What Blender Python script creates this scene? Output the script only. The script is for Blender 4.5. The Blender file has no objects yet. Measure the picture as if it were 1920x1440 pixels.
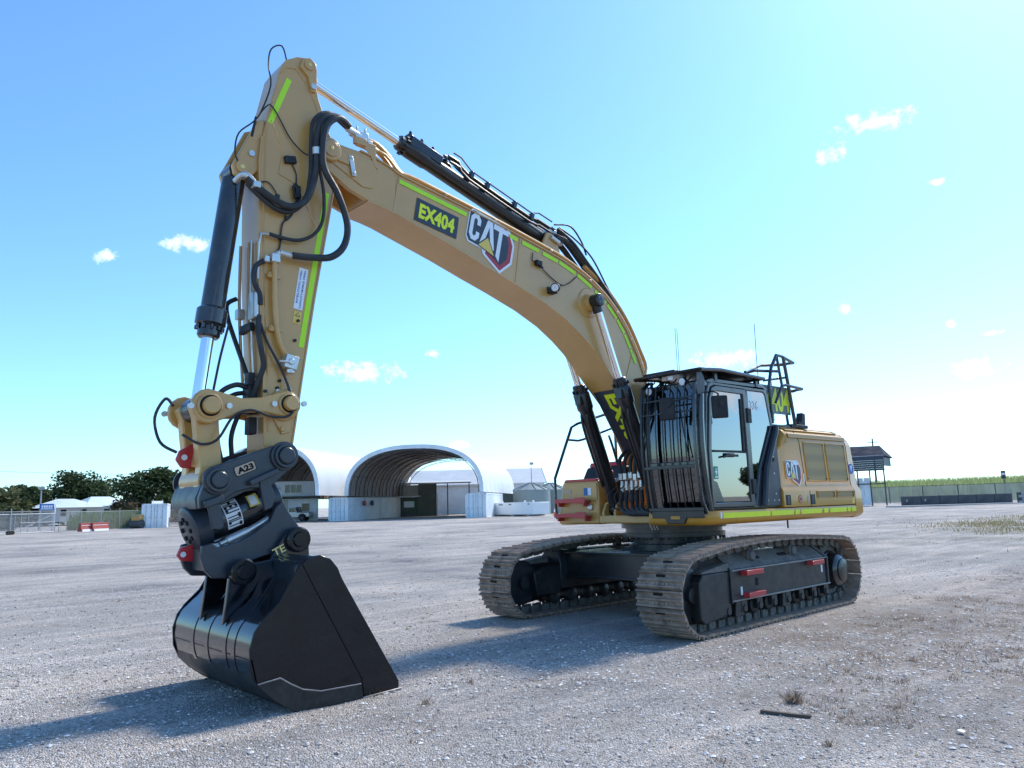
import bpy, bmesh, math, random
from mathutils import Vector, Matrix, noise
R = math.radians
scene = bpy.context.scene
col = scene.collection
random.seed(7)

# ------------------------------------------------------------------ camera
cam_data = bpy.data.cameras.new('camera')
cam = bpy.data.objects.new('camera', cam_data)
col.objects.link(cam)
cam_data.sensor_width = 36.0
cam_data.lens = 36.0 * 1443 / 1920
cam_data.clip_start = 0.05
cam_data.clip_end = 6000
yaw, pitch, roll = R(-132.003), R(8.967), R(-1.598)
fwd = Vector((math.cos(yaw) * math.cos(pitch), math.sin(yaw) * math.cos(pitch), math.sin(pitch)))
rgt = Vector((math.sin(yaw), -math.cos(yaw), 0))
upv = rgt.cross(fwd)
r2 = rgt * math.cos(roll) + upv * math.sin(roll)
u2 = -rgt * math.sin(roll) + upv * math.cos(roll)
M = Matrix((r2, u2, -fwd)).transposed().to_4x4()
M.translation = Vector((9.465, 7.040, 1.558))
cam.matrix_world = M
scene.camera = cam

# ------------------------------------------------------------------ sky, sun, exposure
SUN_EL, SUN_TRAVEL = R(46), R(3)            # light travels towards +x, a touch to +y
sun_dir = Vector((-math.cos(SUN_TRAVEL) * math.cos(SUN_EL), -math.sin(SUN_TRAVEL) * math.cos(SUN_EL), math.sin(SUN_EL)))
world = bpy.data.worlds.new('World')
scene.world = world
world.use_nodes = True
wn, wl = world.node_tree.nodes, world.node_tree.links
wn.clear()

def wnode(t, **kw):
    n = wn.new(t)
    for k, v in kw.items():
        setattr(n, k, v)
    return n

sky = wnode('ShaderNodeTexSky', sky_type='NISHITA', sun_disc=False)
sky.sun_elevation = SUN_EL
sky.sun_rotation = math.atan2(sun_dir.x, sun_dir.y)
sky.altitude = 10
sky.air_density = 1.0
sky.dust_density = 0.5
sky.ozone_density = 1.6
tc = wnode('ShaderNodeTexCoord')

def wmath(op, a, b=None, c=None, clamp=False):
    n = wnode('ShaderNodeMath', operation=op, use_clamp=clamp)
    for i, v in enumerate((a, b, c)):
        if v is None:
            continue
        if isinstance(v, (int, float)):
            n.inputs[i].default_value = v
        else:
            wl.new(v, n.inputs[i])
    return n.outputs[0]

# small fair-weather clouds: azimuth, elevation, half width, half height (degrees), density
CLOUDS = [(-159.33, 24.45, 2.3, .85), (-156.21, 23.05, 1.2, .8), (-162.61, 19.96, .55, .3), (-156.19, 12.64, .6, .42), (-162.25, 10.88, .4, .32), (-164.54, 9.94, .8, .22),
          (-163.43, 7.8, 2.2, .7), (-147.78, 9.93, 2.4, .8), (-121.0, 10.0, 2.8, .85), (-125.94, 11.33, .6, .4), (-108.45, 18.4, 1.9, .7), (-103.47, 17.0, .9, .5), (-127.91, 4.51, 1.4, .4), (-157.72, 24.9, .55, .3),
          (148.5, 7.6, 4.5, 1.9), (153.5, 9.5, 3.5, 1.6), (144, 11, 5, 2), (120, 14, 9, 3), (75, 18, 10, 4), (25, 14, 8, 3)]
nz = wnode('ShaderNodeTexNoise')
nz.inputs['Scale'].default_value = 58
nz.inputs['Detail'].default_value = 6
nz.inputs['Roughness'].default_value = .68
wl.new(tc.outputs['Generated'], nz.inputs['Vector'])
sep = wnode('ShaderNodeSeparateXYZ')
wl.new(tc.outputs['Generated'], sep.inputs[0])
az_ = wmath('ARCTAN2', sep.outputs[1], sep.outputs[0])
el_ = wmath('ARCSINE', sep.outputs[2])
comb = wnode('ShaderNodeCombineXYZ')
wl.new(az_, comb.inputs[0])
wl.new(el_, comb.inputs[1])
nearest = None
for az, el, hw, hh in CLOUDS:
    n = wnode('ShaderNodeVectorMath', operation='MULTIPLY_ADD')
    wl.new(comb.outputs[0], n.inputs[0])
    sx, sy = math.cos(R(el)) / R(hw), 1 / R(hh)
    n.inputs[1].default_value = (sx, sy, 0)
    n.inputs[2].default_value = (-R(az) * sx, -R(el) * sy, 0)
    ln = wnode('ShaderNodeVectorMath', operation='LENGTH')
    wl.new(n.outputs[0], ln.inputs[0])
    nearest = ln.outputs['Value'] if nearest is None else wmath('MINIMUM', nearest, ln.outputs['Value'])
fall = wmath('MULTIPLY', wmath('SUBTRACT', 1.0, wmath('MINIMUM', nearest, 2.5)), .55)
dens = wmath('ADD', fall, wmath('MULTIPLY', wmath('SUBTRACT', nz.outputs['Fac'], .54), 2.1))
total = wmath('SMOOTH_MIN', wmath('MULTIPLY', wmath('MAXIMUM', dens, 0.0), 1.35), 1.0, .3)
SKY_TINT = (0.66, 0.98, 1.23, 1)
tint = wnode('ShaderNodeMix', data_type='RGBA', blend_type='MULTIPLY')
tint.inputs['Factor'].default_value = 1
wl.new(sky.outputs[0], tint.inputs['A'])
tint.inputs['B'].default_value = SKY_TINT
mixc = wnode('ShaderNodeMix', data_type='RGBA')
wl.new(total, mixc.inputs['Factor'])
wl.new(tint.outputs['Result'], mixc.inputs['A'])
mixc.inputs['B'].default_value = (7.5, 7.6, 7.8, 1)
bg = wnode('ShaderNodeBackground')
bg.inputs['Strength'].default_value = 0.113
wl.new(mixc.outputs['Result'], bg.inputs['Color'])
world.cycles.sampling_method = 'MANUAL'
world.cycles.sample_map_resolution = 512
wo = wnode('ShaderNodeOutputWorld')
wl.new(bg.outputs[0], wo.inputs['Surface'])

sun_data = bpy.data.lights.new('sun', 'SUN')
sun_data.energy = 2.4
sun_data.angle = R(6.0)
sun_data.color = (1.0, 0.91, 0.79)
sun = bpy.data.objects.new('sun', sun_data)
col.objects.link(sun)
sun.rotation_euler = sun_dir.to_track_quat('Z', 'Y').to_euler()
sun.location = (0, 0, 30)

vs = scene.view_settings
vs.view_transform = 'Standard'
vs.look = 'None'
vs.exposure = 1.0
vs.gamma = 1
vs.use_curve_mapping = False

# ------------------------------------------------------------------ materials
MATS = {}

def ramp(nt, fac, stops):
    n = nt.nodes.new('ShaderNodeValToRGB')
    cr = n.color_ramp
    while len(cr.elements) < len(stops):
        cr.elements.new(.5)
    for e, (p, c) in zip(cr.elements, stops):
        e.position = p
        e.color = (*c, 1) if len(c) == 3 else c
    nt.links.new(fac, n.inputs[0])
    return n.outputs[0]

def mixrgb(nt, fac, a, b, mode='MIX'):
    n = nt.nodes.new('ShaderNodeMix')
    n.data_type = 'RGBA'
    n.blend_type = mode
    for sock, v in ((n.inputs['Factor'], fac), (n.inputs['A'], a), (n.inputs['B'], b)):
        if hasattr(v, 'is_linked') or hasattr(v, 'links'):
            nt.links.new(v, sock)
        elif isinstance(v, (int, float)):
            sock.default_value = v
        else:
            sock.default_value = (*v, 1)
    return n.outputs['Result']

def tex(nt, kind, scale, coord='Object', detail=6, rough=.55, stretch=None, **kw):
    c = nt.nodes.new('ShaderNodeTexCoord')
    n = nt.nodes.new('ShaderNodeTex' + kind)
    v = c.outputs[coord]
    if stretch:
        mp = nt.nodes.new('ShaderNodeMapping')
        mp.inputs['Scale'].default_value = stretch
        nt.links.new(v, mp.inputs['Vector'])
        v = mp.outputs[0]
    nt.links.new(v, n.inputs['Vector'])
    n.inputs['Scale'].default_value = scale
    if kind == 'Noise':
        n.inputs['Detail'].default_value = detail
        n.inputs['Roughness'].default_value = rough
    for k, v in kw.items():
        setattr(n, k, v)
    return n

def mat(name, base, rough=.5, metal=0., coat=0., vary=.12, scale=3., dust=None, dust_amt=.0, bump=0., bscale=60., spec=.5, coat_rough=.12, streak=False):
    """painted / bare surface: slow colour variation, patchy roughness, optional dust that settles in blotches"""
    m = bpy.data.materials.new(name)
    m.use_nodes = True
    nt = m.node_tree
    b = nt.nodes['Principled BSDF']
    n1 = tex(nt, 'Noise', scale, stretch=(1, 1, .12) if streak else None)
    dark = tuple(c * (1 - vary) for c in base)
    lite = tuple(min(1, c * (1 + vary)) for c in base)
    c = ramp(nt, n1.outputs['Fac'], [(.3, dark), (.7, lite)])
    rg = ramp(nt, tex(nt, 'Noise', scale * 2.7).outputs['Fac'], [(.3, (rough * .8,) * 3), (.7, (min(1, rough * 1.25),) * 3)])
    if dust:
        n2 = tex(nt, 'Noise', scale * 1.6 + .7, detail=9, rough=.68)
        f = ramp(nt, n2.outputs['Fac'], [(.42, (0, 0, 0)), (.78, (dust_amt,) * 3)])
        c = mixrgb(nt, f, c, dust)
        rg = mixrgb(nt, f, rg, (.85, .85, .85))
    nt.links.new(c, b.inputs['Base Color'])
    nt.links.new(rg, b.inputs['Roughness'])
    b.inputs['Metallic'].default_value = metal
    b.inputs['Specular IOR Level'].default_value = spec
    if coat:
        b.inputs['Coat Weight'].default_value = coat
        b.inputs['Coat Roughness'].default_value = coat_rough
        b.inputs['Coat IOR'].default_value = 1.55
    if bump:
        bn = nt.nodes.new('ShaderNodeBump')
        bn.inputs['Strength'].default_value = bump
        bn.inputs['Distance'].default_value = .01
        nt.links.new(tex(nt, 'Noise', bscale, detail=5).outputs['Fac'], bn.inputs['Height'])
        nt.links.new(bn.outputs[0], b.inputs['Normal'])
    MATS[name] = m
    return m

DUST = (.30, .27, .23)
mat('yellow_paint', (.57, .305, .075), .36, coat=.7, coat_rough=.22, vary=.09, scale=1.3, dust=(.40, .27, .13), dust_amt=.25)
mat('yellow_gloss', (.55, .27, .032), .33, coat=.35, coat_rough=.1, spec=.3, vary=.05, scale=1.1, dust=(.5, .30, .10), dust_amt=.12)
mat('black_paint', (.007, .008, .011), .34, coat=.35, coat_rough=.15, vary=.2, scale=2, dust=(.07, .07, .07), dust_amt=.15)
mat('black_gloss', (.010, .011, .014), .22, coat=.7, coat_rough=.08, vary=.2, scale=2.5, dust=(.13, .12, .115), dust_amt=.25)
mat('bucket_black', (.003, .0045, .008), .22, coat=.22, spec=.35, coat_rough=.05, vary=.25, scale=3, dust=(.07, .065, .062), dust_amt=.08, bump=.05, bscale=30)
mat('frame_black', (.012, .013, .016), .45, coat=.1, vary=.25, scale=3, dust=(.12, .11, .10), dust_amt=.4, streak=True)
mat('frame_dusty', (.12, .115, .105), .85, vary=.25, scale=4, dust=(.30, .265, .23), dust_amt=.8, bump=.3, bscale=45)
mat('charcoal_paint', (.022, .030, .044), .42, coat=.25, coat_rough=.2, vary=.15, scale=3, dust=(.10, .10, .10), dust_amt=.2, bump=.08, bscale=40)
mat('cab_grey', (.045, .047, .052), .3, coat=.5, coat_rough=.1, vary=.1, scale=2)
mat('panel_grey', (.075, .078, .082), .5, vary=.08, scale=2, bump=.06, bscale=200)
mat('dark_plastic', (.015, .015, .017), .6, vary=.15, scale=4)
mat('rubber', (.022, .023, .026), .55, vary=.2, scale=6, dust=(.12, .11, .1), dust_amt=.2)
mat('shoe_steel', (.29, .20, .145), .7, metal=.08, vary=.5, scale=6, dust=(.42, .34, .275), dust_amt=.75, bump=.5, bscale=50)
mat('hole_dark', (.006, .006, .006), .9)
mat('chrome', (.83, .84, .86), .1, metal=1.0, vary=.03, scale=2)
mat('zinc', (.62, .62, .60), .38, metal=.75, vary=.12, scale=9)
mat('worn_edge', (.26, .25, .245), .5, metal=.5, vary=.2, scale=8)
mat('red_paint', (.52, .022, .03), .4, coat=.3, vary=.1, scale=4, dust=(.4, .3, .27), dust_amt=.15)
mat('fluoro', (.50, .86, .015), .45, vary=.03, scale=6)
mat('fluoro_yellow', (.80, .88, .01), .4, vary=.04, scale=6)
mat('decal_white', (.82, .83, .85), .4, vary=.02)
mat('decal_blue', (.015, .12, .42), .4, vary=.02)
mat('decal_red', (.42, .03, .045), .4, vary=.02)
mat('decal_dark', (.03, .038, .055), .4, vary=.05)
mat('decal_yellow', (.80, .55, .10), .4, vary=.02)
mat('decal_gold', (.75, .58, .22), .35, metal=.2, vary=.05)
mat('decal_tan', (.52, .38, .27), .5, vary=.05)
mat('decal_green', (.02, .25, .15), .5)
mat('lamp_lens', (.8, .82, .85), .12, vary=.05, coat=.6)
mat('seat_fabric', (.02, .02, .022), .8)
mat('white_paint', (.74, .76, .77), .45, vary=.08, scale=.8, dust=(.4, .38, .34), dust_amt=.25)

def glass_mat(name, tintc, ior=1.55, boost=1.6):
    m = bpy.data.materials.new(name)
    m.use_nodes = True
    nt = m.node_tree
    nt.nodes.clear()
    o = nt.nodes.new('ShaderNodeOutputMaterial')
    t = nt.nodes.new('ShaderNodeBsdfTransparent')
    t.inputs[0].default_value = (*tintc, 1)
    g = nt.nodes.new('ShaderNodeBsdfGlossy')
    g.inputs['Roughness'].default_value = .015
    g.inputs['Color'].default_value = (.95, .97, 1, 1)
    f = nt.nodes.new('ShaderNodeFresnel')
    f.inputs[0].default_value = ior
    k = nt.nodes.new('ShaderNodeMath')
    k.operation = 'MULTIPLY'
    k.use_clamp = True
    k.inputs[1].default_value = boost
    nt.links.new(f.outputs[0], k.inputs[0])
    mx = nt.nodes.new('ShaderNodeMixShader')
    nt.links.new(k.outputs[0], mx.inputs[0])
    nt.links.new(t.outputs[0], mx.inputs[1])
    nt.links.new(g.outputs[0], mx.inputs[2])
    nt.links.new(mx.outputs[0], o.inputs[0])
    MATS[name] = m
    return m

glass_mat('cab_glass', (.20, .26, .29), 1.7, 1.9)
glass_mat('door_glass', (.16, .19, .21), 1.9, 2.4)

def grid_mat(name, wire, hole, scale, thr=.5, kind='dots'):
    """perforated sheet: wire colour with see-through or dark holes"""
    m = bpy.data.materials.new(name)
    m.use_nodes = True
    nt = m.node_tree
    b = nt.nodes['Principled BSDF']
    v = tex(nt, 'Voronoi', scale)
    v.inputs['Randomness'].default_value = 0
    c = ramp(nt, v.outputs['Distance'], [(thr - .05, hole), (thr + .05, wire)])
    nt.links.new(c, b.inputs['Base Color'])
    b.inputs['Roughness'].default_value = .5
    MATS[name] = m
    return m

grid_mat('perforated_yellow', (.42, .26, .085), (.12, .085, .04), 95, .33)

def chainlink_mat():
    """galvanised diamond mesh: wires of the weave are solid, the rest is open"""
    m = bpy.data.materials.new('chain_link')
    m.use_nodes = True
    nt = m.node_tree
    nt.nodes.clear()
    o = nt.nodes.new('ShaderNodeOutputMaterial')
    d = nt.nodes.new('ShaderNodeBsdfDiffuse')
    d.inputs[0].default_value = (.42, .43, .43, 1)
    t = nt.nodes.new('ShaderNodeBsdfTransparent')
    c = nt.nodes.new('ShaderNodeTexCoord')
    s = nt.nodes.new('ShaderNodeSeparateXYZ')
    nt.links.new(c.outputs['Object'], s.inputs[0])

    def mth(op, a, b=None):
        n = nt.nodes.new('ShaderNodeMath')
        n.operation = op
        for i, v in enumerate((a, b)):
            if v is None:
                continue
            if isinstance(v, (int, float)):
                n.inputs[i].default_value = v
            else:
                nt.links.new(v, n.inputs[i])
        return n.outputs[0]
    res = None
    for sg in (1, -1):
        w = mth('FRACT', mth('MULTIPLY', mth('ADD', s.outputs[0], mth('MULTIPLY', s.outputs[2], sg)), 12.0))
        w = mth('LESS_THAN', w, .13)
        res = w if res is None else mth('MAXIMUM', res, w)
    mx = nt.nodes.new('ShaderNodeMixShader')
    nt.links.new(res, mx.inputs[0])
    nt.links.new(t.outputs[0], mx.inputs[1])
    nt.links.new(d.outputs[0], mx.inputs[2])
    nt.links.new(mx.outputs[0], o.inputs[0])
    MATS['chain_link'] = m
chainlink_mat()

# ------------------------------------------------------------------ mesh helpers
class G:
    """collects geometry for one mesh; mi = material slot"""
    def __init__(s):
        s.v, s.f, s.m = [], [], []

    def add(s, vs, fs, mi=0):
        o = len(s.v)
        s.v += [tuple(v) for v in vs]
        s.f += [tuple(i + o for i in f) for f in fs]
        s.m += [mi] * len(fs)
        return s

    def box(s, c, d, mi=0, rot=None):
        x, y, z = (k / 2 for k in d)
        vs = [Vector((a * x, b * y, e * z)) for a in (-1, 1) for b in (-1, 1) for e in (-1, 1)]
        if rot is not None:
            vs = [rot @ v for v in vs]
        c = Vector(c)
        return s.add([v + c for v in vs], [(0, 1, 3, 2), (4, 6, 7, 5), (0, 4, 5, 1), (2, 3, 7, 6), (0, 2, 6, 4), (1, 5, 7, 3)], mi)

    def box2(s, a, b, mi=0):
        return s.box([(p + q) / 2 for p, q in zip(a, b)], [abs(q - p) for p, q in zip(a, b)], mi)

    def prism(s, poly, a, b, axis='y', mi=0):
        """polygon extruded from a to b along an axis; poly is (x,z) for y, (y,z) for x, (x,y) for z"""
        mk = {'y': lambda p, t: (p[0], t, p[1]), 'x': lambda p, t: (t, p[0], p[1]), 'z': lambda p, t: (p[0], p[1], t)}[axis]
        n = len(poly)
        vs = [mk(p, a) for p in poly] + [mk(p, b) for p in poly]
        fs = [tuple(range(n)), tuple(range(2 * n - 1, n - 1, -1))] + [(i, i + n, (i + 1) % n + n, (i + 1) % n) for i in range(n)]
        return s.add(vs, fs, mi)

    def quad(s, a, b, c, d, mi=0):
        return s.add([a, b, c, d], [(0, 1, 2, 3)], mi)

    def cyl(s, p0, p1, r, seg=20, r2=None, mi=0, caps=True):
        return s.lathe([(0, r), (1, r if r2 is None else r2)], p0, p1, seg, mi, caps)

    def lathe(s, prof, p0, p1, seg=24, mi=0, caps=True):
        """profile of (t along p0-p1 as a fraction, radius)"""
        p0, p1 = Vector(p0), Vector(p1)
        d = p1 - p0
        ax = d.normalized()
        e1 = ax.orthogonal().normalized()
        e2 = ax.cross(e1)
        vs, fs = [], []
        for t, r in prof:
            c = p0 + d * t
            vs += [c + (e1 * math.cos(k * 2 * math.pi / seg) + e2 * math.sin(k * 2 * math.pi / seg)) * max(r, 1e-4) for k in range(seg)]
        for i in range(len(prof) - 1):
            for k in range(seg):
                k2 = (k + 1) % seg
                fs.append((i * seg + k, i * seg + k2, (i + 1) * seg + k2, (i + 1) * seg + k))
        if caps:
            fs.append(tuple(range(seg - 1, -1, -1)))
            o = (len(prof) - 1) * seg
            fs.append(tuple(range(o, o + seg)))
        return s.add(vs, fs, mi)

    def tube(s, pts, r, seg=8, mi=0, smooth=0, closed=False):
        """round bar along a polyline; smooth = subdivisions of a Catmull-Rom spline through the points"""
        pts = [Vector(p) for p in pts]
        if smooth:
            pts = catmull(pts, smooth)
        n = len(pts)
        vs, fs = [], []
        prev = None
        for i, p in enumerate(pts):
            a = pts[max(i - 1, 0)]
            b = pts[min(i + 1, n - 1)]
            t = (b - a).normalized()
            if prev is None:
                e1 = t.orthogonal().normalized()
            else:
                e1 = prev - t * prev.dot(t)
                e1 = e1.normalized() if e1.length > 1e-6 else t.orthogonal().normalized()
            prev = e1
            e2 = t.cross(e1)
            k = 1.0
            if 0 < i < n - 1:
                cs = (p - a).normalized().dot((b - p).normalized())
                k = 1 / max(.6, math.sqrt((1 + cs) / 2))
            for j in range(seg):
                an = j * 2 * math.pi / seg
                vs.append(p + (e1 * math.cos(an) + e2 * math.sin(an)) * r * min(k, 1.25))
        for i in range(n - 1):
            for j in range(seg):
                j2 = (j + 1) % seg
                fs.append((i * seg + j, i * seg + j2, (i + 1) * seg + j2, (i + 1) * seg + j))
        fs.append(tuple(range(seg - 1, -1, -1)))
        fs.append(tuple(range((n - 1) * seg, n * seg)))
        return s.add(vs, fs, mi)

    def ribbon(s, pts, y0, y1, th, mi=0):
        """plate of thickness th following an (x,z) line from y0 to y1; th grows to the left of the travel direction"""
        n = len(pts)
        out = []
        for i in range(n):
            a, b = Vector(pts[max(i - 1, 0)]), Vector(pts[min(i + 1, n - 1)])
            t = (b - a).normalized()
            out.append((pts[i][0] - t.y * th, pts[i][1] + t.x * th))
        vs, fs = [], []
        for p, q in zip(pts, out):
            vs += [(p[0], y0, p[1]), (p[0], y1, p[1]), (q[0], y1, q[1]), (q[0], y0, q[1])]
        for i in range(n - 1):
            for j in range(4):
                fs.append((i * 4 + j, i * 4 + (j + 1) % 4, (i + 1) * 4 + (j + 1) % 4, (i + 1) * 4 + j))
        fs += [(3, 2, 1, 0), tuple(range((n - 1) * 4, n * 4))]
        return s.add(vs, fs, mi)

    def xf(s, mtx, start=0):
        s.v[start:] = [tuple(mtx @ Vector(v)) for v in s.v[start:]]
        return s

def catmull(P, k):
    out = []
    n = len(P)
    for i in range(n - 1):
        p0, p1, p2, p3 = P[max(i - 1, 0)], P[i], P[i + 1], P[min(i + 2, n - 1)]
        for j in range(k):
            t = j / k
            out.append(.5 * (2 * p1 + (p2 - p0) * t + (2 * p0 - 5 * p1 + 4 * p2 - p3) * t * t + (3 * p1 - p0 - 3 * p2 + p3) * t ** 3))
    out.append(P[-1])
    return out

def make_mesh(name, g, mats, angle=35, recalc=True):
    me = bpy.data.meshes.new(name)
    me.from_pydata(g.v, [], g.f)
    mats = mats if isinstance(mats, (list, tuple)) else [mats]
    for m in mats:
        me.materials.append(MATS[m] if isinstance(m, str) else m)
    if len(mats) > 1:
        me.polygons.foreach_set('material_index', g.m)
    if recalc:
        bm = bmesh.new()
        bm.from_mesh(me)
        bmesh.ops.recalc_face_normals(bm, faces=bm.faces)
        bm.to_mesh(me)
        bm.free()
    me.shade_smooth()
    me.set_sharp_from_angle(angle=R(angle))
    me.update()
    return me

def islands(g):
    """split collected geometry into pieces that do not touch"""
    par = list(range(len(g.v)))
    def find(a):
        while par[a] != a:
            par[a] = par[par[a]]
            a = par[a]
        return a
    for f in g.f:
        for k in f[1:]:
            par[find(k)] = find(f[0])
    sets = {}
    for i, f in enumerate(g.f):
        sets.setdefault(find(f[0]), []).append(i)
    items = []
    for fl in sets.values():
        vi = sorted({k for i in fl for k in g.f[i]})
        lo = [min(g.v[k][a] for k in vi) - .003 for a in range(3)]
        hi = [max(g.v[k][a] for k in vi) + .003 for a in range(3)]
        items.append([fl, lo, hi])
    merged = True
    while merged:
        merged = False
        for i in range(len(items)):
            for j in range(i + 1, len(items)):
                a, b = items[i], items[j]
                if all(a[1][k] <= b[2][k] and b[1][k] <= a[2][k] for k in range(3)):
                    items[i] = [a[0] + b[0], [min(p, q) for p, q in zip(a[1], b[1])], [max(p, q) for p, q in zip(a[2], b[2])]]
                    items.pop(j)
                    merged = True
                    break
            if merged:
                break
    out = []
    for fl, lo, hi in items:
        q = G()
        mp = {}
        for i in fl:
            for k in g.f[i]:
                if k not in mp:
                    mp[k] = len(q.v)
                    q.v.append(g.v[k])
            q.f.append(tuple(mp[k] for k in g.f[i]))
            q.m.append(g.m[i])
        out.append(q)
    return out

def obj(name, g, mats, parent=None, bevel=0., angle=35, loc=None, rot=None, seg=2, split=False):
    if split:
        return [obj(name, q, mats, parent, bevel, angle, loc, rot, seg) for q in islands(g)]
    me = g if isinstance(g, bpy.types.Mesh) else make_mesh(name, g, mats, angle)
    o = bpy.data.objects.new(name, me)
    col.objects.link(o)
    if name.endswith('_bolts'):
        o['kind'] = 'stuff'
    if parent is not None:
        o.parent = parent
    if loc is not None:
        o.location = loc
    if rot is not None:
        o.rotation_euler = rot
    if bevel:
        b = o.modifiers.new('bevel', 'BEVEL')
        b.width = bevel
        b.segments = seg
        b.limit_method = 'ANGLE'
        b.angle_limit = R(40)
        b.harden_normals = False
    return o

def tag(o, label, cat, group=None, kind=None):
    o['label'] = label
    o['category'] = cat
    if group:
        o['group'] = group
    if kind:
        o['kind'] = kind
    return o

def thing(name, label, cat, loc=(0, 0, 0), rotz=0, group=None):
    e = bpy.data.objects.new(name, None)
    e.empty_display_size = .3
    col.objects.link(e)
    e.location = loc
    e.rotation_euler = (0, 0, rotz)
    tag(e, label, cat, group, 'thing')
    return e

def structure(o):
    o['kind'] = 'structure'
    return o

_tc = {}
def text2d(s, size=1., bold=0., space=1.):
    """flat letters as 2-D polygons (verts, faces), lower left at 0,0, cap height = size"""
    key = (s, bold, space)
    if key not in _tc:
        cu = bpy.data.curves.new('lettering', 'FONT')
        cu.body = s
        cu.offset = bold
        cu.space_character = space
        cu.resolution_u = 3
        o = bpy.data.objects.new('lettering', cu)
        col.objects.link(o)
        dg = bpy.context.evaluated_depsgraph_get()
        me = bpy.data.meshes.new_from_object(o.evaluated_get(dg))
        vs = [v.co.copy() for v in me.vertices]
        fs = [tuple(p.vertices) for p in me.polygons]
        bpy.data.objects.remove(o)
        bpy.data.curves.remove(cu)
        bpy.data.meshes.remove(me)
        x0 = min(v.x for v in vs)
        y0 = min(v.y for v in vs)
        h = max(v.y for v in vs) - y0
        _tc[key] = ([((v.x - x0) / h, (v.y - y0) / h) for v in vs], fs)
    vs, fs = _tc[key]
    return [(x * size, y * size) for x, y in vs], fs

def flat(g, vs2, fs, o, u, v, n, lift, mi, wide=1., at=(0, 0)):
    """lay 2-D faces on the plane o + u*x + v*y, lifted along n"""
    o, u, v, n = Vector(o), Vector(u), Vector(v), Vector(n)
    g.add([o + u * (x * wide + at[0]) + v * (y + at[1]) + n * lift for x, y in vs2], fs, mi)

def fpoly(g, poly, o, u, v, n, lift, mi):
    flat(g, poly, [tuple(range(len(poly)))], o, u, v, n, lift, mi)

def fit_text(g, s, w, h, o, u, v, n, lift, mi, at=(0, 0), bold=.0):
    vs, fs = text2d(s, h, bold)
    k = w / max(x for x, y in vs)
    flat(g, vs, fs, o, u, v, n, lift, mi, wide=k, at=at)

def gz(x, y):
    """height of the yard: nearly flat, rising very gently away from the machine, slightly low under the bucket"""
    d = math.hypot(x - 4, y - 2)
    h = .004 * max(0., d - 14)
    h -= .045 * math.exp(-((x - 6.3) ** 2 + (y - .4) ** 2) / 3.0)
    return h
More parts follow.
